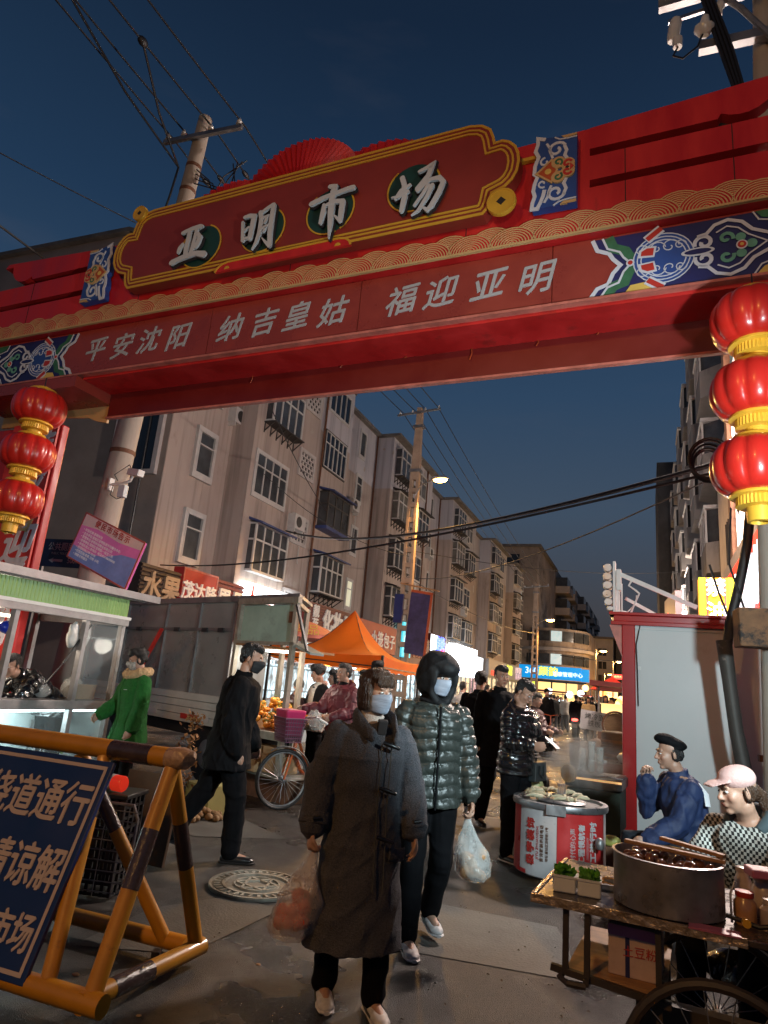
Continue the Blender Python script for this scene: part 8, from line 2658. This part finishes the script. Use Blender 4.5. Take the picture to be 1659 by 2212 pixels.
# ------------------------------------------------------------------ the two walkers in front
def tweed_extra(c):
 S, J, t = c['S'], c['J'], c['t']
 out = []
 # lapel / broad collar
 q = MB()
 for k in (1, -1):
  q.tube([S(.080 * k, .060, 1.490), S(.105 * k, .0, 1.482), S(.112 * k, -.085, 1.452), S(.075 * k + .030, -.165, 1.385), S(.060 * k + .035, -.180, 1.345)], [(.024, .012), (.040, .015), (.062, .016), (.045, .014), (.014, .010)], 12, side=(0, -.45, 1))
 q.tube([S(-.09, .055, 1.485), S(0, .095, 1.49), S(.09, .055, 1.485)], [(.030, .015)] * 3, 10, side=(0, 0, 1))
 out.append(fuse(q, "lapel", "coat_tweed", t, .007, 3, disp=lambda V, N: wrinkle(V, .003, 3, 30)))
 # inner jumper and dark vest at the neck
 q = MB().tube([S(0, -.01, 1.36), S(0, -.015, 1.44), S(0, .0, 1.50), S(0, .005, 1.535)], [(.075, .090), (.074, .080), (.064, .066), (.061, .062)], 20, side=(1, 0, 0))
 out.append(fuse(q, "jumper", "sweater_cream", t, .007, 3, disp=lambda V, N: .002 * np.sin(V[:, 2] * 260)))
 out.append(MB().obox(S(.030, -.132, 1.425), (.055, .03, .085), Matrix.Rotation(.35, 3, 'X')).build("vest", "dark_vest", t, bevel=.006))
 # placket, toggles, cuffs
 q = MB()
 pts = [(1.34, -.162), (1.2, -.168), (1.05, -.158), (.9, -.172), (.74, -.19), (.6, -.20)]
 for x in (.030, .085):
  q.tube([S(x, y, z) if z > .92 else S(x, y, .92) + Vector((0, 0, z - .92)) for z, y in pts], .0035, 5)
 out.append(q.build("placket_seam", "coat_grey", t, smooth=True))
 for z, y in ((1.335, -.185), (1.10, -.180), (.86, -.198)):
  p = S(.075, y, max(z, .92)) + Vector((0, 0, min(0, z - .92)))
  o = MB().tube([p + Vector((-.045, 0, .012)), p + Vector((.0, -.010, .0)), p + Vector((.050, 0, -.016))], [.009, .013, .009], 10).build("toggle", "shoe_black", t, smooth=True)
  out.append(o)
 for k in (1, -1):
  j = J[k]
  a = j['el'].lerp(j['wr'], .62); b_ = j['el'].lerp(j['wr'], .88)
  q = MB().tube([a, a.lerp(b_, .1), b_, b_ + (b_ - a) * .06], [.072, .082, .083, .075], 20)
  out.append(fuse(q, "cuff", "coat_tweed", t, .0075, 2, disp=lambda V, N: wrinkle(V, .004, 9, 20)))
  p = a.lerp(b_, .4) + Vector((.0, -.086, 0))
  out.append(MB().tube([p + Vector((-.02, 0, 0)), p + Vector((.02, 0, .006))], .010, 8).build("cuff_button", "shoe_black", t, smooth=True))
 q = MB().tube([S(.12, -.16, .92) + Vector((0, 0, -.14)), S(.17, -.13, .92) + Vector((.01, 0, -.15)), S(.21, -.06, .92) + Vector((.02, 0, -.16))], [(.035, .008)] * 3, 10, side=(0, 0, 1))
 out.append(q.build("pocket_flap", "coat_tweed", t, smooth=True))
 return out


w1 = person("person in a long grey tweed toggle coat and blue face mask at the crowd's front", (-1.345, 3.36, 0), math.radians(36), 1.53, dict(m="coat_tweed", name="coat", g=.036, hem=.30, flare=.062, sleeve=.022, wr=.011, wf=30, cuff=.90, collar=False, white_sole=True),
   "trouser_black", "shoe_white", "bob", "hair_brown", "mask_blue", yaw=28, pitch=4, armL=((.32, .05, -1), (.10, -.20, -1)), armR=((-.33, .02, -1), (-.10, -.22, -1)),
   legL=((.06, -.16, -1), (.02, .02, -1)), legR=((-.04, .10, -1), (-.02, .20, -1)), vox=.0048, curl=(.45, .95), w=1.02, extra=tweed_extra, feet=(5, -4))
w2 = person("person in a hooded dark green quilted jacket and blue mask walking beside the tweed coat", (-1.30, 4.32, 0), math.radians(32), 1.66, dict(m="puffer_green", g=.042, hem=.80, flare=.015, quilt=(.070, .017), wr=.007, front=True, collar_h=.075, cuff=.93),
   "trouser_black", "shoe_white", "none", "hair_black", "mask_blue", yaw=26, pitch=10, hat=("hood", "puffer_black"), armL=((.22, -.02, -1), (.12, -.18, -1)), armR=((-.20, .1, -1), (-.05, -.2, -1)),
   legL=((.05, -.02, -1), (.02, .62, -1)), legR=((-.03, -.18, -1), (.0, .0, -1)), vox=.0048, curl=(.8, .5), feet=(4, 0),
   extra=lambda c: [MB().tube([c['S'](0, -.170, z) for z in np.linspace(1.42, .80, 22)], [.0065 + .0015 * (k % 2) for k in range(22)], 8).build("zip", "cloth_black", c['t'], smooth=True)])


def bag_of(label, pr, k, drop, r, m_bag, m_in, seed, lean=(0, 0)):
 p = wpos(pr, pr[1]['J'][k]['grip'])
 rg = np.random.default_rng(seed)
 t = thing("plastic_bag", label, "bag", p)
 mb = MB()
 rings = []
 for i, (zz, rr) in enumerate(((.02, .014), (-.03, .020), (-.08, .035), (-.14, .06), (-.22, .085), (-.30, .10), (-.37, .098), (-.41, .07), (-.425, .02))):
  z = zz * drop / .42
  ring = []
  for j in range(26):
   a = 2 * PI * j / 26
   k_ = 1 + .18 * math.sin(a * 3 + zz * 20) * min(1, abs(zz) * 6) * (1 if zz > -.36 else .4) + .08 * math.sin(a * 7 + zz * 50)
   ring.append((lean[0] * -z + rr / .1 * r * k_ * math.cos(a) * 1.15, lean[1] * -z + rr / .1 * r * k_ * .8 * math.sin(a), z))
  rings.append(ring)
 mb.loft(rings)
 mb.build("bag_film", m_bag, t, smooth=True, sharp=75)
 q = MB()
 for k2 in range(16):
  q.ell((lean[0] * drop * .8 + rg.uniform(-.065, .065) * r / .1, lean[1] * drop * .8 + rg.uniform(-.03, .03) * r / .1, -drop * rg.uniform(.50, .90)), (.036 * r / .1, .032 * r / .1, .034 * r / .1), 12, 8)
 fuse(q, "contents", m_in, t, .008, 2)
 return t


mat("bag_fill_red", (.55, .07, .025), .5, var=.35, vscale=14)
mat("bag_fill_mix", (.40, .20, .08), .5, var=.6, vscale=22)
mat("bag_film_pale", (.60, .50, .46), .25, var=.1, vscale=10, bump=.7, bscale=20, alpha=.42, spec=.7)
bag_of("pale plastic bag heavy with something red held by the tweed coat", w1, -1, .40, .105, "bag_film_pale", "bag_fill_red", 3, (-.25, 0))
bag_of("crumpled clear plastic bag swinging from the hooded walker's hand", w2, 1, .36, .095, "bag_clear", "bag_fill_mix", 4, (.15, 0))

# ------------------------------------------------------------------ figures in the middle distance
blk = dict(m="cloth_black", g=.040, hem=.78, flare=.02, wr=.010, collar_h=.06)
a1 = person("person in a loose black coat and black mask striding past the truck", (-3.32, 5.10, 0), math.radians(118), 1.72, dict(m="cloth_black", name="coat", g=.058, hem=.70, flare=.045, wr=.012, sleeve=.02, collar_h=.05, pw=.03), "trouser_black", "shoe_black", "short", "hair_black", "mask_black", yaw=-6, pitch=12,
   lean=5, armR=((-.12, .10, -1), (-.02, -.25, -1)), armL=((.10, -.12, -1), (.0, -.45, -1)), legR=((-.02, -.28, -1), (.0, -.02, -1)), legL=((.02, .42, -1), (.0, .66, -1)), vox=.0062, curl=(.7, .7))
g1 = person("person in a green coat with a tan fur collar looking into the food stall", (-5.22, 6.02, 0), math.radians(-22), 1.60, dict(m="coat_green", name="coat", g=.050, hem=.70, flare=.05, wr=.008, sleeve=.015, collar=False, front=True), "trouser_black", "shoe_black", "bun", "hair_black", "mask_print", yaw=-22, pitch=14,
   armR=((-.2, -.25, -1), (.1, -.8, -.55)), armL=((.14, -.02, -1), (.0, -.3, -1)), vox=.0062, scarf=(.056, "fur_tan", 1.22), glasses=True,
   extra=lambda c: [MB().tube([c['S'](.055, -.168, 1.27), c['S'](.115, -.160, 1.272)], .003, 5).build("chest_mark", "letter_grey", c['t'])])
# seller leaning on the stall counter
v1 = person("spectacled person in a shiny black jacket leaning on the food stall's counter", (-6.36, 5.98, 0), math.radians(-8), 1.72, dict(m="puffer_gloss", g=.045, hem=.80, quilt=(.085, .016), wr=.008, collar_h=.06), "trouser_black", "shoe_black", "short", "hair_black", None, lean=56, pitch=18, yaw=20, glasses=True,
   armL=((.20, -.75, -.75), (-.15, -.85, .02)), armR=((-.2, -.8, -.6), (.25, -.9, .0)), legL=((.05, .15, -1), (0, .1, -1)), legR=((-.05, .2, -1), (0, .1, -1)), vox=.0062, curl=(.5, .6))
b1 = person("person in a burgundy padded coat pushing the orange bicycle", (-3.66, 8.1, 0), math.radians(-22), 1.67, dict(m="coat_burgundy", name="coat", g=.058, hem=.66, flare=.02, wr=.010, collar_h=.03, quilt=(.16, .010)), "jeans_dark", "shoe_black", "short", "hair_grey", None, yaw=-12, pitch=0,
   armR=((-.3, -.45, -.85), (-.35, -.95, -.12)), armL=((.2, -.35, -.95), (-.25, -.85, -.25)), vox=.0062, curl=(1.0, 1.0), skin=.95, hat=None,
   extra=lambda c: [fuse(MB().tube([c['S'](-.10, -.06, 1.40), c['S'](-.11, .05, 1.47), c['S'](0, .105, 1.49), c['S'](.11, .05, 1.47), c['S'](.10, -.06, 1.40)], [.03, .045, .05, .045, .03], 10), "hood", "coat_burgundy", c['t'], .009, 3, disp=lambda V, N: wrinkle(V, .006, 7, 25)),
                             fuse(MB().tube([c['S'](0, -.01, 1.34), c['S'](0, -.012, 1.44), c['S'](0, 0, 1.49)], [(.07, .11), (.072, .078), (.062, .064)], 14, side=(1, 0, 0)), "jumper", "cloth_black", c['t'], .009, 2)])
person("tall person with dark hair standing behind the burgundy coat", (-4.15, 10.4, 0), math.radians(40), 1.80, dict(m="cloth_black"), hair="fluffy", yaw=20, vox=.010)
person("person with long dark hair standing behind the bicycle's handlebar", (-4.35, 9.3, 0), math.radians(-35), 1.60, dict(m="cloth_black", hem=.6, flare=.04), hair="long", yaw=-18, pitch=6, vox=.009, pants="pants_white")
person("person with straight dark hair half hidden by the burgundy coat", (-4.05, 9.75, 0), math.radians(-30), 1.64, dict(m="coat_grey"), hair="long", yaw=-10, pitch=4, vox=.009)


def youth_extra(c):
 S, t, J, sh = c['S'], c['t'], c['J'], c['sh']
 q = MB(); limb(q, [sh[-1] + Vector((-.01, 0, .0)), sh[-1].lerp(J[-1]['el'], .5) + Vector((-.01, 0, 0)), sh[-1].lerp(J[-1]['el'], .95)], [.100, .105, .088])
 q2 = MB(); limb(q2, [sh[1] + Vector((.01, 0, .0)), sh[1].lerp(J[1]['el'], .5) + Vector((.01, 0, 0)), sh[1].lerp(J[1]['el'], .95)], [.100, .105, .088])
 return [fuse(q, "sleeve_panel", "cloth_black", t, .009, 2), fuse(q2, "sleeve_panel", "cloth_black", t, .009, 2),
   MB().tube([S(.10, -.10, 1.42), S(.0, -.19, 1.2), S(-.12, -.16, 1.0)], [(.018, .006)] * 3, 8).build("bag_strap", "black_plastic", t),
   MB().tube([S(-.09, .02, 1.46), S(-.02, .09, 1.47), S(.08, .05, 1.46)], [.035, .05, .035], 8).build("hood", "coat_pink", t, smooth=True)]


person("person with fluffy hair in a white jacket with black sleeves at the fruit stand", (-4.35, 8.75, 0), math.radians(-48), 1.64, dict(m="coat_white", g=.045, hem=.80), "cloth_black", "shoe_white", "fluffy", "hair_black", yaw=-14, pitch=10, armL=((.15, -.2, -1), (.0, -.7, -.6)), armR=((-.15, -.2, -1), (.1, -.8, -.5)), vox=.0075, extra=youth_extra)
person("person in a grey knitted hat tending the oranges inside the fruit stand", (-4.72, 8.62, 0), math.radians(60), 1.45, dict(m="coat_brown"), hair="none", hat=("beanie", "coat_grey"), lean=18, pitch=22, yaw=-10, armL=((.2, -.6, -.8), (-.1, -.8, -.4)), armR=((-.2, -.6, -.8), (.1, -.8, -.4)), vox=.009)
person("person with short dark hair behind the tweed coat's shoulder", (-2.75, 8.9, 0), math.radians(160), 1.62, dict(m="coat_grey", g=.045), hair="short", yaw=-30, vox=.009)
person("person seen from behind in a dark padded jacket between the two masked walkers", (-2.35, 8.2, 0), math.radians(175), 1.58, dict(m="puffer_black", g=.05, quilt=(.08, .014), hem=.82), hair="short", vox=.009)
person("person in black seen from behind walking away past the hooded walker", (-2.08, 8.95, 0), math.radians(168), 1.74, dict(m="cloth_black", g=.045, hem=.76, flare=.02), "trouser_black", "shoe_white", "short", yaw=15, legL=((.04, -.14, -1), (.0, .02, -1)), legR=((-.02, .1, -1), (0, .22, -1)), vox=.0075)
m1 = person("broad person in a long black coat facing the camera beside the phone user", (-1.66, 8.25, 0), math.radians(26), 1.79, dict(m="cloth_black", name="coat", g=.050, hem=.62, flare=.035, wr=.010, collar_h=.05), "trouser_black", "shoe_black", "crop", "hair_black", yaw=8, pitch=4, w=1.1,
   armR=((-.10, .05, -1), (-.02, -.1, -1)), armL=((.10, .0, -1), (.0, -.2, -1)), legR=((-.10, -.16, -1), (-.08, .30, -1)), legL=((.05, .02, -1), (.02, .05, -1)), vox=.0062)


def phone_extra(c):
 S, t = c['S'], c['t']
 out = [fuse(MB().tube([S(-.085, -.03, 1.42), S(-.095, .05, 1.46), S(0, .10, 1.48), S(.095, .05, 1.46), S(.085, -.03, 1.42)], [.028, .042, .048, .042, .028], 10), "hood", "puffer_gloss", t, .009, 3)]
 out.append(MB().tube([S(-.14, .06, 1.40), S(-.05, -.16, 1.15), S(.16, -.15, .90)], .007, 6).build("bag_strap", "black_plastic", t, smooth=True))
 return out


p1 = person("spectacled person in a glossy black padded jacket looking down at a lit phone", (-1.20, 6.85, 0), math.radians(62), 1.62, dict(m="puffer_gloss", g=.044, hem=.80, quilt=(.078, .020), wr=.006, collar_h=.02, white_sole=True), "trouser_black", "shoe_black", "short", "hair_black", None, glasses=True,
   lean=4, yaw=10, pitch=32, armL=((.12, -.22, -1), (-.25, -.95, .05)), armR=((-.12, -.15, -1), (.22, -.95, .02)), legL=((.03, -.08, -1), (.02, .02, -1)), legR=((-.03, -.02, -1), (0, .05, -1)), vox=.0055, curl=(.8, .7), extra=phone_extra)
pp = (wpos(p1, p1[1]['J'][1]['grip']) + wpos(p1, p1[1]['J'][-1]['grip'])) / 2
ph = thing("phone", "lit mobile phone held by the spectacled person", "phone", pp + Vector((.0, 0, .02)), math.radians(62))
MB().obox((0, -.03, .0), (.072, .009, .15), Matrix.Rotation(-1.0, 3, 'X')).build("case", "black_plastic", ph, bevel=.004)
MB().obox((0, -.025, .004), (.064, .003, .14), Matrix.Rotation(-1.0, 3, 'X')).build("screen", glow("phone_screen", (.9, .95, 1), .8), ph)
hb_ = thing("shoulder_bag", "small black shoulder bag with a U shaped handle at the phone user's hip", "bag", wpos(p1, p1[1]['S'](.21, -.12, .84)), math.radians(75))
MB().poly([(-.13, -.09), (.13, -.09), (.12, .09), (-.12, .09)], ((0, -.04, 0), (1, 0, 0), (0, 0, 1)), .08).build("pouch", mat("bag_leather", (.018, .024, .026), .4, var=.15), hb_, bevel=.012)
MB().tube([(-.055, -.045, .06), (-.05, -.05, -.02), (0, -.05, -.05), (.05, -.05, -.02), (.055, -.045, .06)], .008, 8).build("handle", "black_plastic", hb_, smooth=True)
o1 = person("older person with greying hair in a brown padded jacket behind the electric bike", (-1.78, 11.35, 0), math.radians(68), 1.54, dict(m="coat_brown", g=.045, quilt=(.09, .016), hem=.80), "trouser_black", "shoe_black", "short", "hair_grey", None, lean=8, pitch=14, armL=((.1, -.4, -.9), (0, -.9, -.1)), armR=((-.1, -.4, -.9), (0, -.9, -.1)), vox=.0075, skin=.95)


# seated vendors
def navy_extra(c):
 S, t = c['S'], c['t']
 return [MB().tube([S(.13, .085, 1.395), S(.20, .098, 1.33), S(.235, .075, 1.25)], [(.020, .004)] * 3, 8, side=(0, 1, 0)).build("reflective_strip", "reflective", t, smooth=True),
   MB().tube([S(-.13, .085, 1.395), S(-.20, .098, 1.33), S(-.235, .075, 1.25)], [(.020, .004)] * 3, 8, side=(0, 1, 0)).build("reflective_strip", "reflective", t, smooth=True)]


n1 = person("seated person in a navy jacket and black flat cap, hand at the mouth", (.30, 6.0, 0), math.radians(-66), 1.70, dict(m="navy_work", g=.046, hem=.90, wr=.016, collar_h=.045, sleeve=.012, pw=.03), "jeans_dark", "shoe_black", "crop", "hair_black", None, sit=.50, lean=12, yaw=-6, pitch=6, hat=("flat", "cloth_black"),
   armR=((-.06, -.62, -.75), (.30, -.12, 1.0)), armL=((.12, -.45, -.95), (-.05, -.8, -.45)), legL=((.12, -1, .02), (.0, -.1, -1)), legR=((-.14, -1, .05), (.0, -.1, -1)), vox=.0055, curl=(.35, 1.0), extra=navy_extra, skin=.85)
sm_ = wpos(n1, n1[1]['tips'][-1])
s1 = thing("stool", "small dark stool under the navy jacket", "stool", (.30, 6.0, 0), math.radians(-66))
MB().box(-.15, .15, -.13, .15, .36, .395).build("seat", "rust_brown", s1, bevel=.008)
for x in (-.12, .12):
 for y in (-.1, .12):
  MB().box(x - .015, x + .015, y - .015, y + .015, 0, .36).build("leg", "rust_brown", s1)


def check_extra(c):
 S, t = c['S'], c['t']
 q = MB().tube([S(-.09, -.05, 1.42), S(-.12, .04, 1.46), S(-.05, .12, 1.43), S(.05, .125, 1.42), S(.12, .04, 1.46), S(.09, -.05, 1.42)], [.035, .05, .06, .06, .05, .035], 12)
 q.ell(S(0, .13, 1.36), (.12, .05, .11), 14, 10)
 q2 = MB(); limb(q2, [c['Hd'](.02, .09, .01), c['Hd'](.02, .125, -.03), c['Hd'](.02, .125, -.12)], [.03, .035, .015])
 return [fuse(q, "hood", "hood_slate", t, .009, 3, disp=lambda V, N: wrinkle(V, .006, 8, 22)), fuse(q2, "ponytail", "hair_brown", t, .007, 2, disp=lambda V, N: wrinkle(V, .004, 8, 60))]


c1 = person("seated person in a pink cap and black checked jacket minding the egg pot", (.60, 4.40, 0), math.radians(-42), 1.66, dict(m="gingham", g=.060, hem=.88, wr=.012, sleeve=.02, collar=False), "trouser_black", "shoe_black", "bun", "hair_brown", None, sit=.50, lean=20, yaw=-22, pitch=10, hat=("cap", "cap_pink"),
   armR=((-.2, -.5, -.85), (.2, -.85, -.35)), armL=((.25, -.45, -.85), (-.25, -.85, -.30)), legL=((.2, -1, 0), (0, -.1, -1)), legR=((-.2, -1, 0), (0, -.1, -1)), vox=.0055, curl=(.8, .8), extra=check_extra, skin=.9, w=1.08)
s2 = dup(s1, (.60, 4.40, 0), math.radians(-42), "small dark stool under the checked jacket")
ap_ = fuse(MB().ell(tuple(wpos(c1, c1[1]['S'](-.02, -.34, .80))), (.17, .16, .10), 14, 10), "apron_bundle", "puffer_gloss", None, .012, 2, disp=lambda V, N: wrinkle(V, .02, 4, 18))
tag(ap_, "dark shiny apron bundled on the checked jacket's lap", "apron")

# ------------------------------------------------------------------ the far crowd
FAR = [
 ("person in a dark hood with a lit face beyond the long black coat", (-3.62, 17.0), 15, 1.60, dict(m="cloth_black"), "trouser_black", "none", ("hoodtight", "cloth_black")),
 ("person in a pale blue top among the lit shops", (-4.35, 19.5), 150, 1.70, dict(m="coat_blue"), "jeans_grey", "short", None),
 ("person in a white quilted vest near the lit shops", (-3.75, 14.5), 170, 1.66, dict(m="coat_white"), "trouser_black", "short", None),
 ("dark dressed person standing astride a bicycle beyond the phone user", (-3.18, 23.5), 30, 1.76, dict(m="cloth_black"), "trouser_black", "beanie", ("beanie", "cloth_black")),
 ("dark cloaked rider on the scooter seen from behind", (-2.9, 30.75), 180, 1.72, dict(m="cloth_black", g=.07, hem=.55, flare=.05), "trouser_black", "short", None),
 ("second dark figure walking just beyond the scooter", (-2.35, 32.5), 175, 1.72, dict(m="cloth_black", g=.05), "trouser_black", "short", None),
 ("person in a long beige coat carrying a white bag towards the camera", (-2.13, 27.5), 4, 1.66, dict(m="coat_beige", name="coat", hem=.55, flare=.03, g=.045), "jeans_grey", "long", None),
 ("person in a grey jacket with long dark hair walking beside the beige coat", (-1.42, 26.0), 6, 1.74, dict(m="coat_grey", g=.05), "trouser_black", "long", None),
 ("person in a white hat carrying a blue bag beyond the scooter", (-2.72, 36.0), 170, 1.72, dict(m="coat_blue", g=.04), "trouser_black", "none", ("beanie", "coat_white")),
 ("grey dressed person with a pale bag beside the scooter", (-4.1, 33.0), 185, 1.66, dict(m="coat_grey"), "jeans_grey", "short", None),
 ("person in grey trousers stepping behind the scooter", (-3.75, 34.5), 200, 1.70, dict(m="coat_white"), "jeans_grey", "short", None),
 ("dark figure under the clinic sign", (-5.6, 44.0), 170, 1.70, dict(m="cloth_black"), "trouser_black", "short", None),
 ("dark figure beside the far red tent", (-1.9, 40.0), 20, 1.68, dict(m="cloth_black"), "trouser_black", "short", None),
 ("brown jacketed figure at the far lit stalls", (-3.4, 42.0), 160, 1.68, dict(m="coat_brown"), "trouser_black", "short", None),
 ("small dark figure at the end of the street", (-4.6, 52.0), 180, 1.70, dict(m="cloth_black"), "trouser_black", "short", None),
 ("stallholder in a dark coat by the warm lit far stall", (-.95, 21.0), -60, 1.64, dict(m="coat_brown"), "trouser_black", "short", None),
 ("dark figure crossing the far road near the bulbs", (-2.9, 56.0), 90, 1.70, dict(m="cloth_black"), "trouser_black", "short", None),
 ("pale jacketed figure under the far lamps", (-4.0, 47.0), 200, 1.66, dict(m="coat_white"), "jeans_grey", "short", None),
]
for k, (lb, (x, y), rz, h_, tp__, pn, hr, ht) in enumerate(FAR):
 st_ = k % 2 == 0
 sit_ = None
 pr = person(lb, (x, y, 0), math.radians(rz), h_, tp__, pn, "shoe_white" if k == 6 else "shoe_black", hr if hr in ("short", "long") else "none", "hair_black", hat=ht, vox=.014 if y < 25 else .020, far=True,
    legL=((.03, -.2 if st_ else .08, -1), (0, .05 if st_ else .25, -1)), legR=((-.03, .1 if st_ else -.2, -1), (0, .25 if st_ else .0, -1)), armL=((.12, -.1, -1), (.05, -.3, -1)), armR=((-.12, .1, -1), (-.05, -.2, -1)))
 if k == 6:
  blob("white shopping bag hanging from the beige coat's hand", "carrier_bag", "bag", tuple(wpos(pr, pr[1]['J'][-1]['grip']) - Vector((0, 0, .28))), (.14, .10, .16), "bag_white", .2, 101, flat=False)
 if k == 8:
  blob("bright blue bag on the white hatted walker's back", "shoulder_bag", "bag", tuple(wpos(pr, pr[1]['S'](0, .22, 1.15))), (.17, .10, .22), "coat_blue", .1, 102, flat=False)
 if k == 9:
  blob("pale shopping bag held by the grey dressed person", "carrier_bag", "bag", tuple(wpos(pr, pr[1]['J'][1]['grip']) - Vector((0, 0, .28))), (.13, .10, .15), "bag_white", .2, 103, flat=False)
fb = thing("bicycle", "dark bicycle under the standing person beyond the phone user", "bicycle", (-3.10, 23.4, 0), math.radians(20))
for y in (-.5, .55):
 w = MB().tube([(.0, y + .31 * math.cos(a), .33 + .31 * math.sin(a)) for a in np.linspace(0, 2 * PI, 26)], .02, 6, cap=False).build("wheel", "black_rubber", fb, smooth=True)
MB().tube([(0, -.5, .33), (0, -.4, .95)], .016, 6).tube([(0, -.42, .8), (0, .1, .35), (0, .55, .33)], .016, 6).tube([(0, .1, .35), (0, .2, .9)], .016, 6).tube([(-.25, -.3, 1.0), (0, -.42, .96), (.25, -.3, 1.0)], .012, 6).build("frame", "bike_orange", fb, smooth=True)

far_src = [o for o in COL.objects if o.parent is None and o.get("category") == "person" and o["label"] in ("dark figure under the clinic sign", "small dark figure at the end of the street", "dark figure beside the far red tent", "brown jacketed figure at the far lit stalls")]
for k in range(22):
 y = random.uniform(33, 66)
 x = random.uniform(-.135, -.052) * y + random.uniform(-.6, .2)
 dup(far_src[k % len(far_src)], (x, y, 0), random.uniform(0, 6.28), "dark dressed pedestrian in the crowd at the far end of the street", "pedestrians in the far crowd", random.uniform(.93, 1.05))

# ================================================================== lamps standing outside the picture, added lamps out of sight, and steam
def flood(label, loc, aim, power, col, cone, size=.10):
 t = thing("floodlight", label, "floodlight", loc)
 a = Vector(aim).normalized()
 MB().tube([(0, 0, -loc[2]), (0, 0, -.12)], .025, 8).tube([(-.35, .2, -loc[2] + .02), (0, 0, -loc[2] + .5), (.35, .2, -loc[2] + .02)], .018, 6).build("stand", "dull_steel", t, smooth=True)
 rot = a.to_track_quat('Y', 'Z').to_matrix()
 h = MB().obox((0, 0, 0), (.30, .10, .22), rot).build("housing", "black_plastic", t, bevel=.008)
 MB().obox(a * .055, (.26, .012, .18), rot).build("lit_panel", glow("flood_panel_%d" % len(MATS), col, 4), h)
 lamp("flood_light", t, a * .10, power, col, size, 'SPOT', cone, a)
 return t


flood("cool white vendor's floodlight on a stand beside the food cart", (1.45, 2.2, 2.2), (-.6, .8, .10), 900, (.74, .94, 1.0), 88)
flood("cool floodlight on a stand behind the camera lighting the gate", (1.6, -4.5, 2.3), (-5.1, 9.7, 4.4), 760, (1.0, .84, .74), 62, .25)


def post_lamp(label, loc, H_, dx, power, col, size=.2):
 t = thing("street_lamp", label, "street lamp", loc)
 MB().tube([(0, 0, 0), (0, 0, H_)], [.09, .06], 12).tube([(0, 0, H_), (dx * .5, 0, H_ + .3), (dx, 0, H_ + .35)], .04, 8).build("post", "dull_steel", t, smooth=True)
 hd = MB().ell((dx, 0, H_ + .38), (.34, .15, .09), 14, 8).build("lamp_head", "grey_alu", t, smooth=True)
 MB().ell((dx, 0, H_ + .33), (.27, .13, .11), 14, 8).build("glowing_bowl", "sodium" if col[2] < .4 else "disc_white", hd, smooth=True)
 lamp("lamp_light", t, (dx, 0, H_ + .14), power, col, size)
 return t


post_lamp("sodium street lamp on a steel post behind the camera", (-3.6, -4.2, 0), 6.2, 1.0, 850, SOD)
post_lamp("warm white street lamp against the teal bay behind the lanterns", (1.62, 11.6, 0), 6.4, -.2, 4000, (1.0, .80, .70), .25)


post_lamp("added warm white lamp hidden behind the pale panel sign, brightening the tan block", (2.1, 36, 0), 5.9, -.4, 3200, (1.0, .80, .66), .25)  # added out of sight to brighten the far part of the tan block


post_lamp("added warm white lamp brightening the dark far row by the crossing", (2.0, 76, 0), 8.5, -1.2, 2200, (1.0, .78, .60), .3)  # added to lift the dark far row; no lamp is known here


def steam(label, loc, size, dens, seed):
 m = D.materials.new("steam_%d" % seed)
 m.use_nodes = True
 n = m.node_tree.nodes; L = m.node_tree.links
 n.remove(n["Principled BSDF"])
 pv = n.new("ShaderNodeVolumePrincipled")
 pv.inputs["Color"].default_value = (.9, .9, .9, 1)
 tcn = n.new("ShaderNodeTexCoord")
 mp_ = n.new("ShaderNodeMapping"); mp_.inputs["Scale"].default_value = (1, 1, .6); mp_.inputs["Location"].default_value = (seed, 0, 0)
 nz_ = n.new("ShaderNodeTexNoise"); nz_.inputs["Scale"].default_value = 4.5; nz_.inputs["Detail"].default_value = 4; nz_.inputs["Distortion"].default_value = 1.1
 L.new(tcn.outputs["Object"], mp_.inputs[0]); L.new(mp_.outputs[0], nz_.inputs[0])
 r = n.new("ShaderNodeMapRange"); r.inputs[1].default_value = .46; r.inputs[2].default_value = .75; r.inputs[3].default_value = 0; r.inputs[4].default_value = dens
 L.new(nz_.outputs[0], r.inputs[0])
 # fade out towards the sides of the puff
 le = n.new("ShaderNodeVectorMath"); le.operation = 'LENGTH'
 sc_ = n.new("ShaderNodeVectorMath"); sc_.operation = 'DIVIDE'; sc_.inputs[1].default_value = tuple(q / 2 for q in size)
 L.new(tcn.outputs["Object"], sc_.inputs[0]); L.new(sc_.outputs[0], le.inputs[0])
 f = n.new("ShaderNodeMapRange"); f.inputs[1].default_value = .25; f.inputs[2].default_value = 1.0; f.inputs[3].default_value = 1; f.inputs[4].default_value = 0
 L.new(le.outputs["Value"], f.inputs[0])
 mu = n.new("ShaderNodeMath"); mu.operation = 'MULTIPLY'
 L.new(r.outputs[0], mu.inputs[0]); L.new(f.outputs[0], mu.inputs[1]); L.new(mu.outputs[0], pv.inputs["Density"])
 out = next(x for x in n if x.type == 'OUTPUT_MATERIAL')
 L.new(pv.outputs[0], out.inputs["Volume"])
 MATS[m.name] = m
 o = MB().box(-size[0] / 2, size[0] / 2, -size[1] / 2, size[1] / 2, -size[2] / 2, size[2] / 2).build("steam", m)
 o.location = loc
 tag(o, label, "steam", kind="stuff")


steam("wisps of steam drifting up from the drum and grill", (-.60, 7.3, .90), (.95, 1.2, .62), 6.0, 3)
steam("thin steam over the grill stall by the booth post", (-.75, 9.2, 1.0), (.9, 1.6, .8), 1.6, 9)
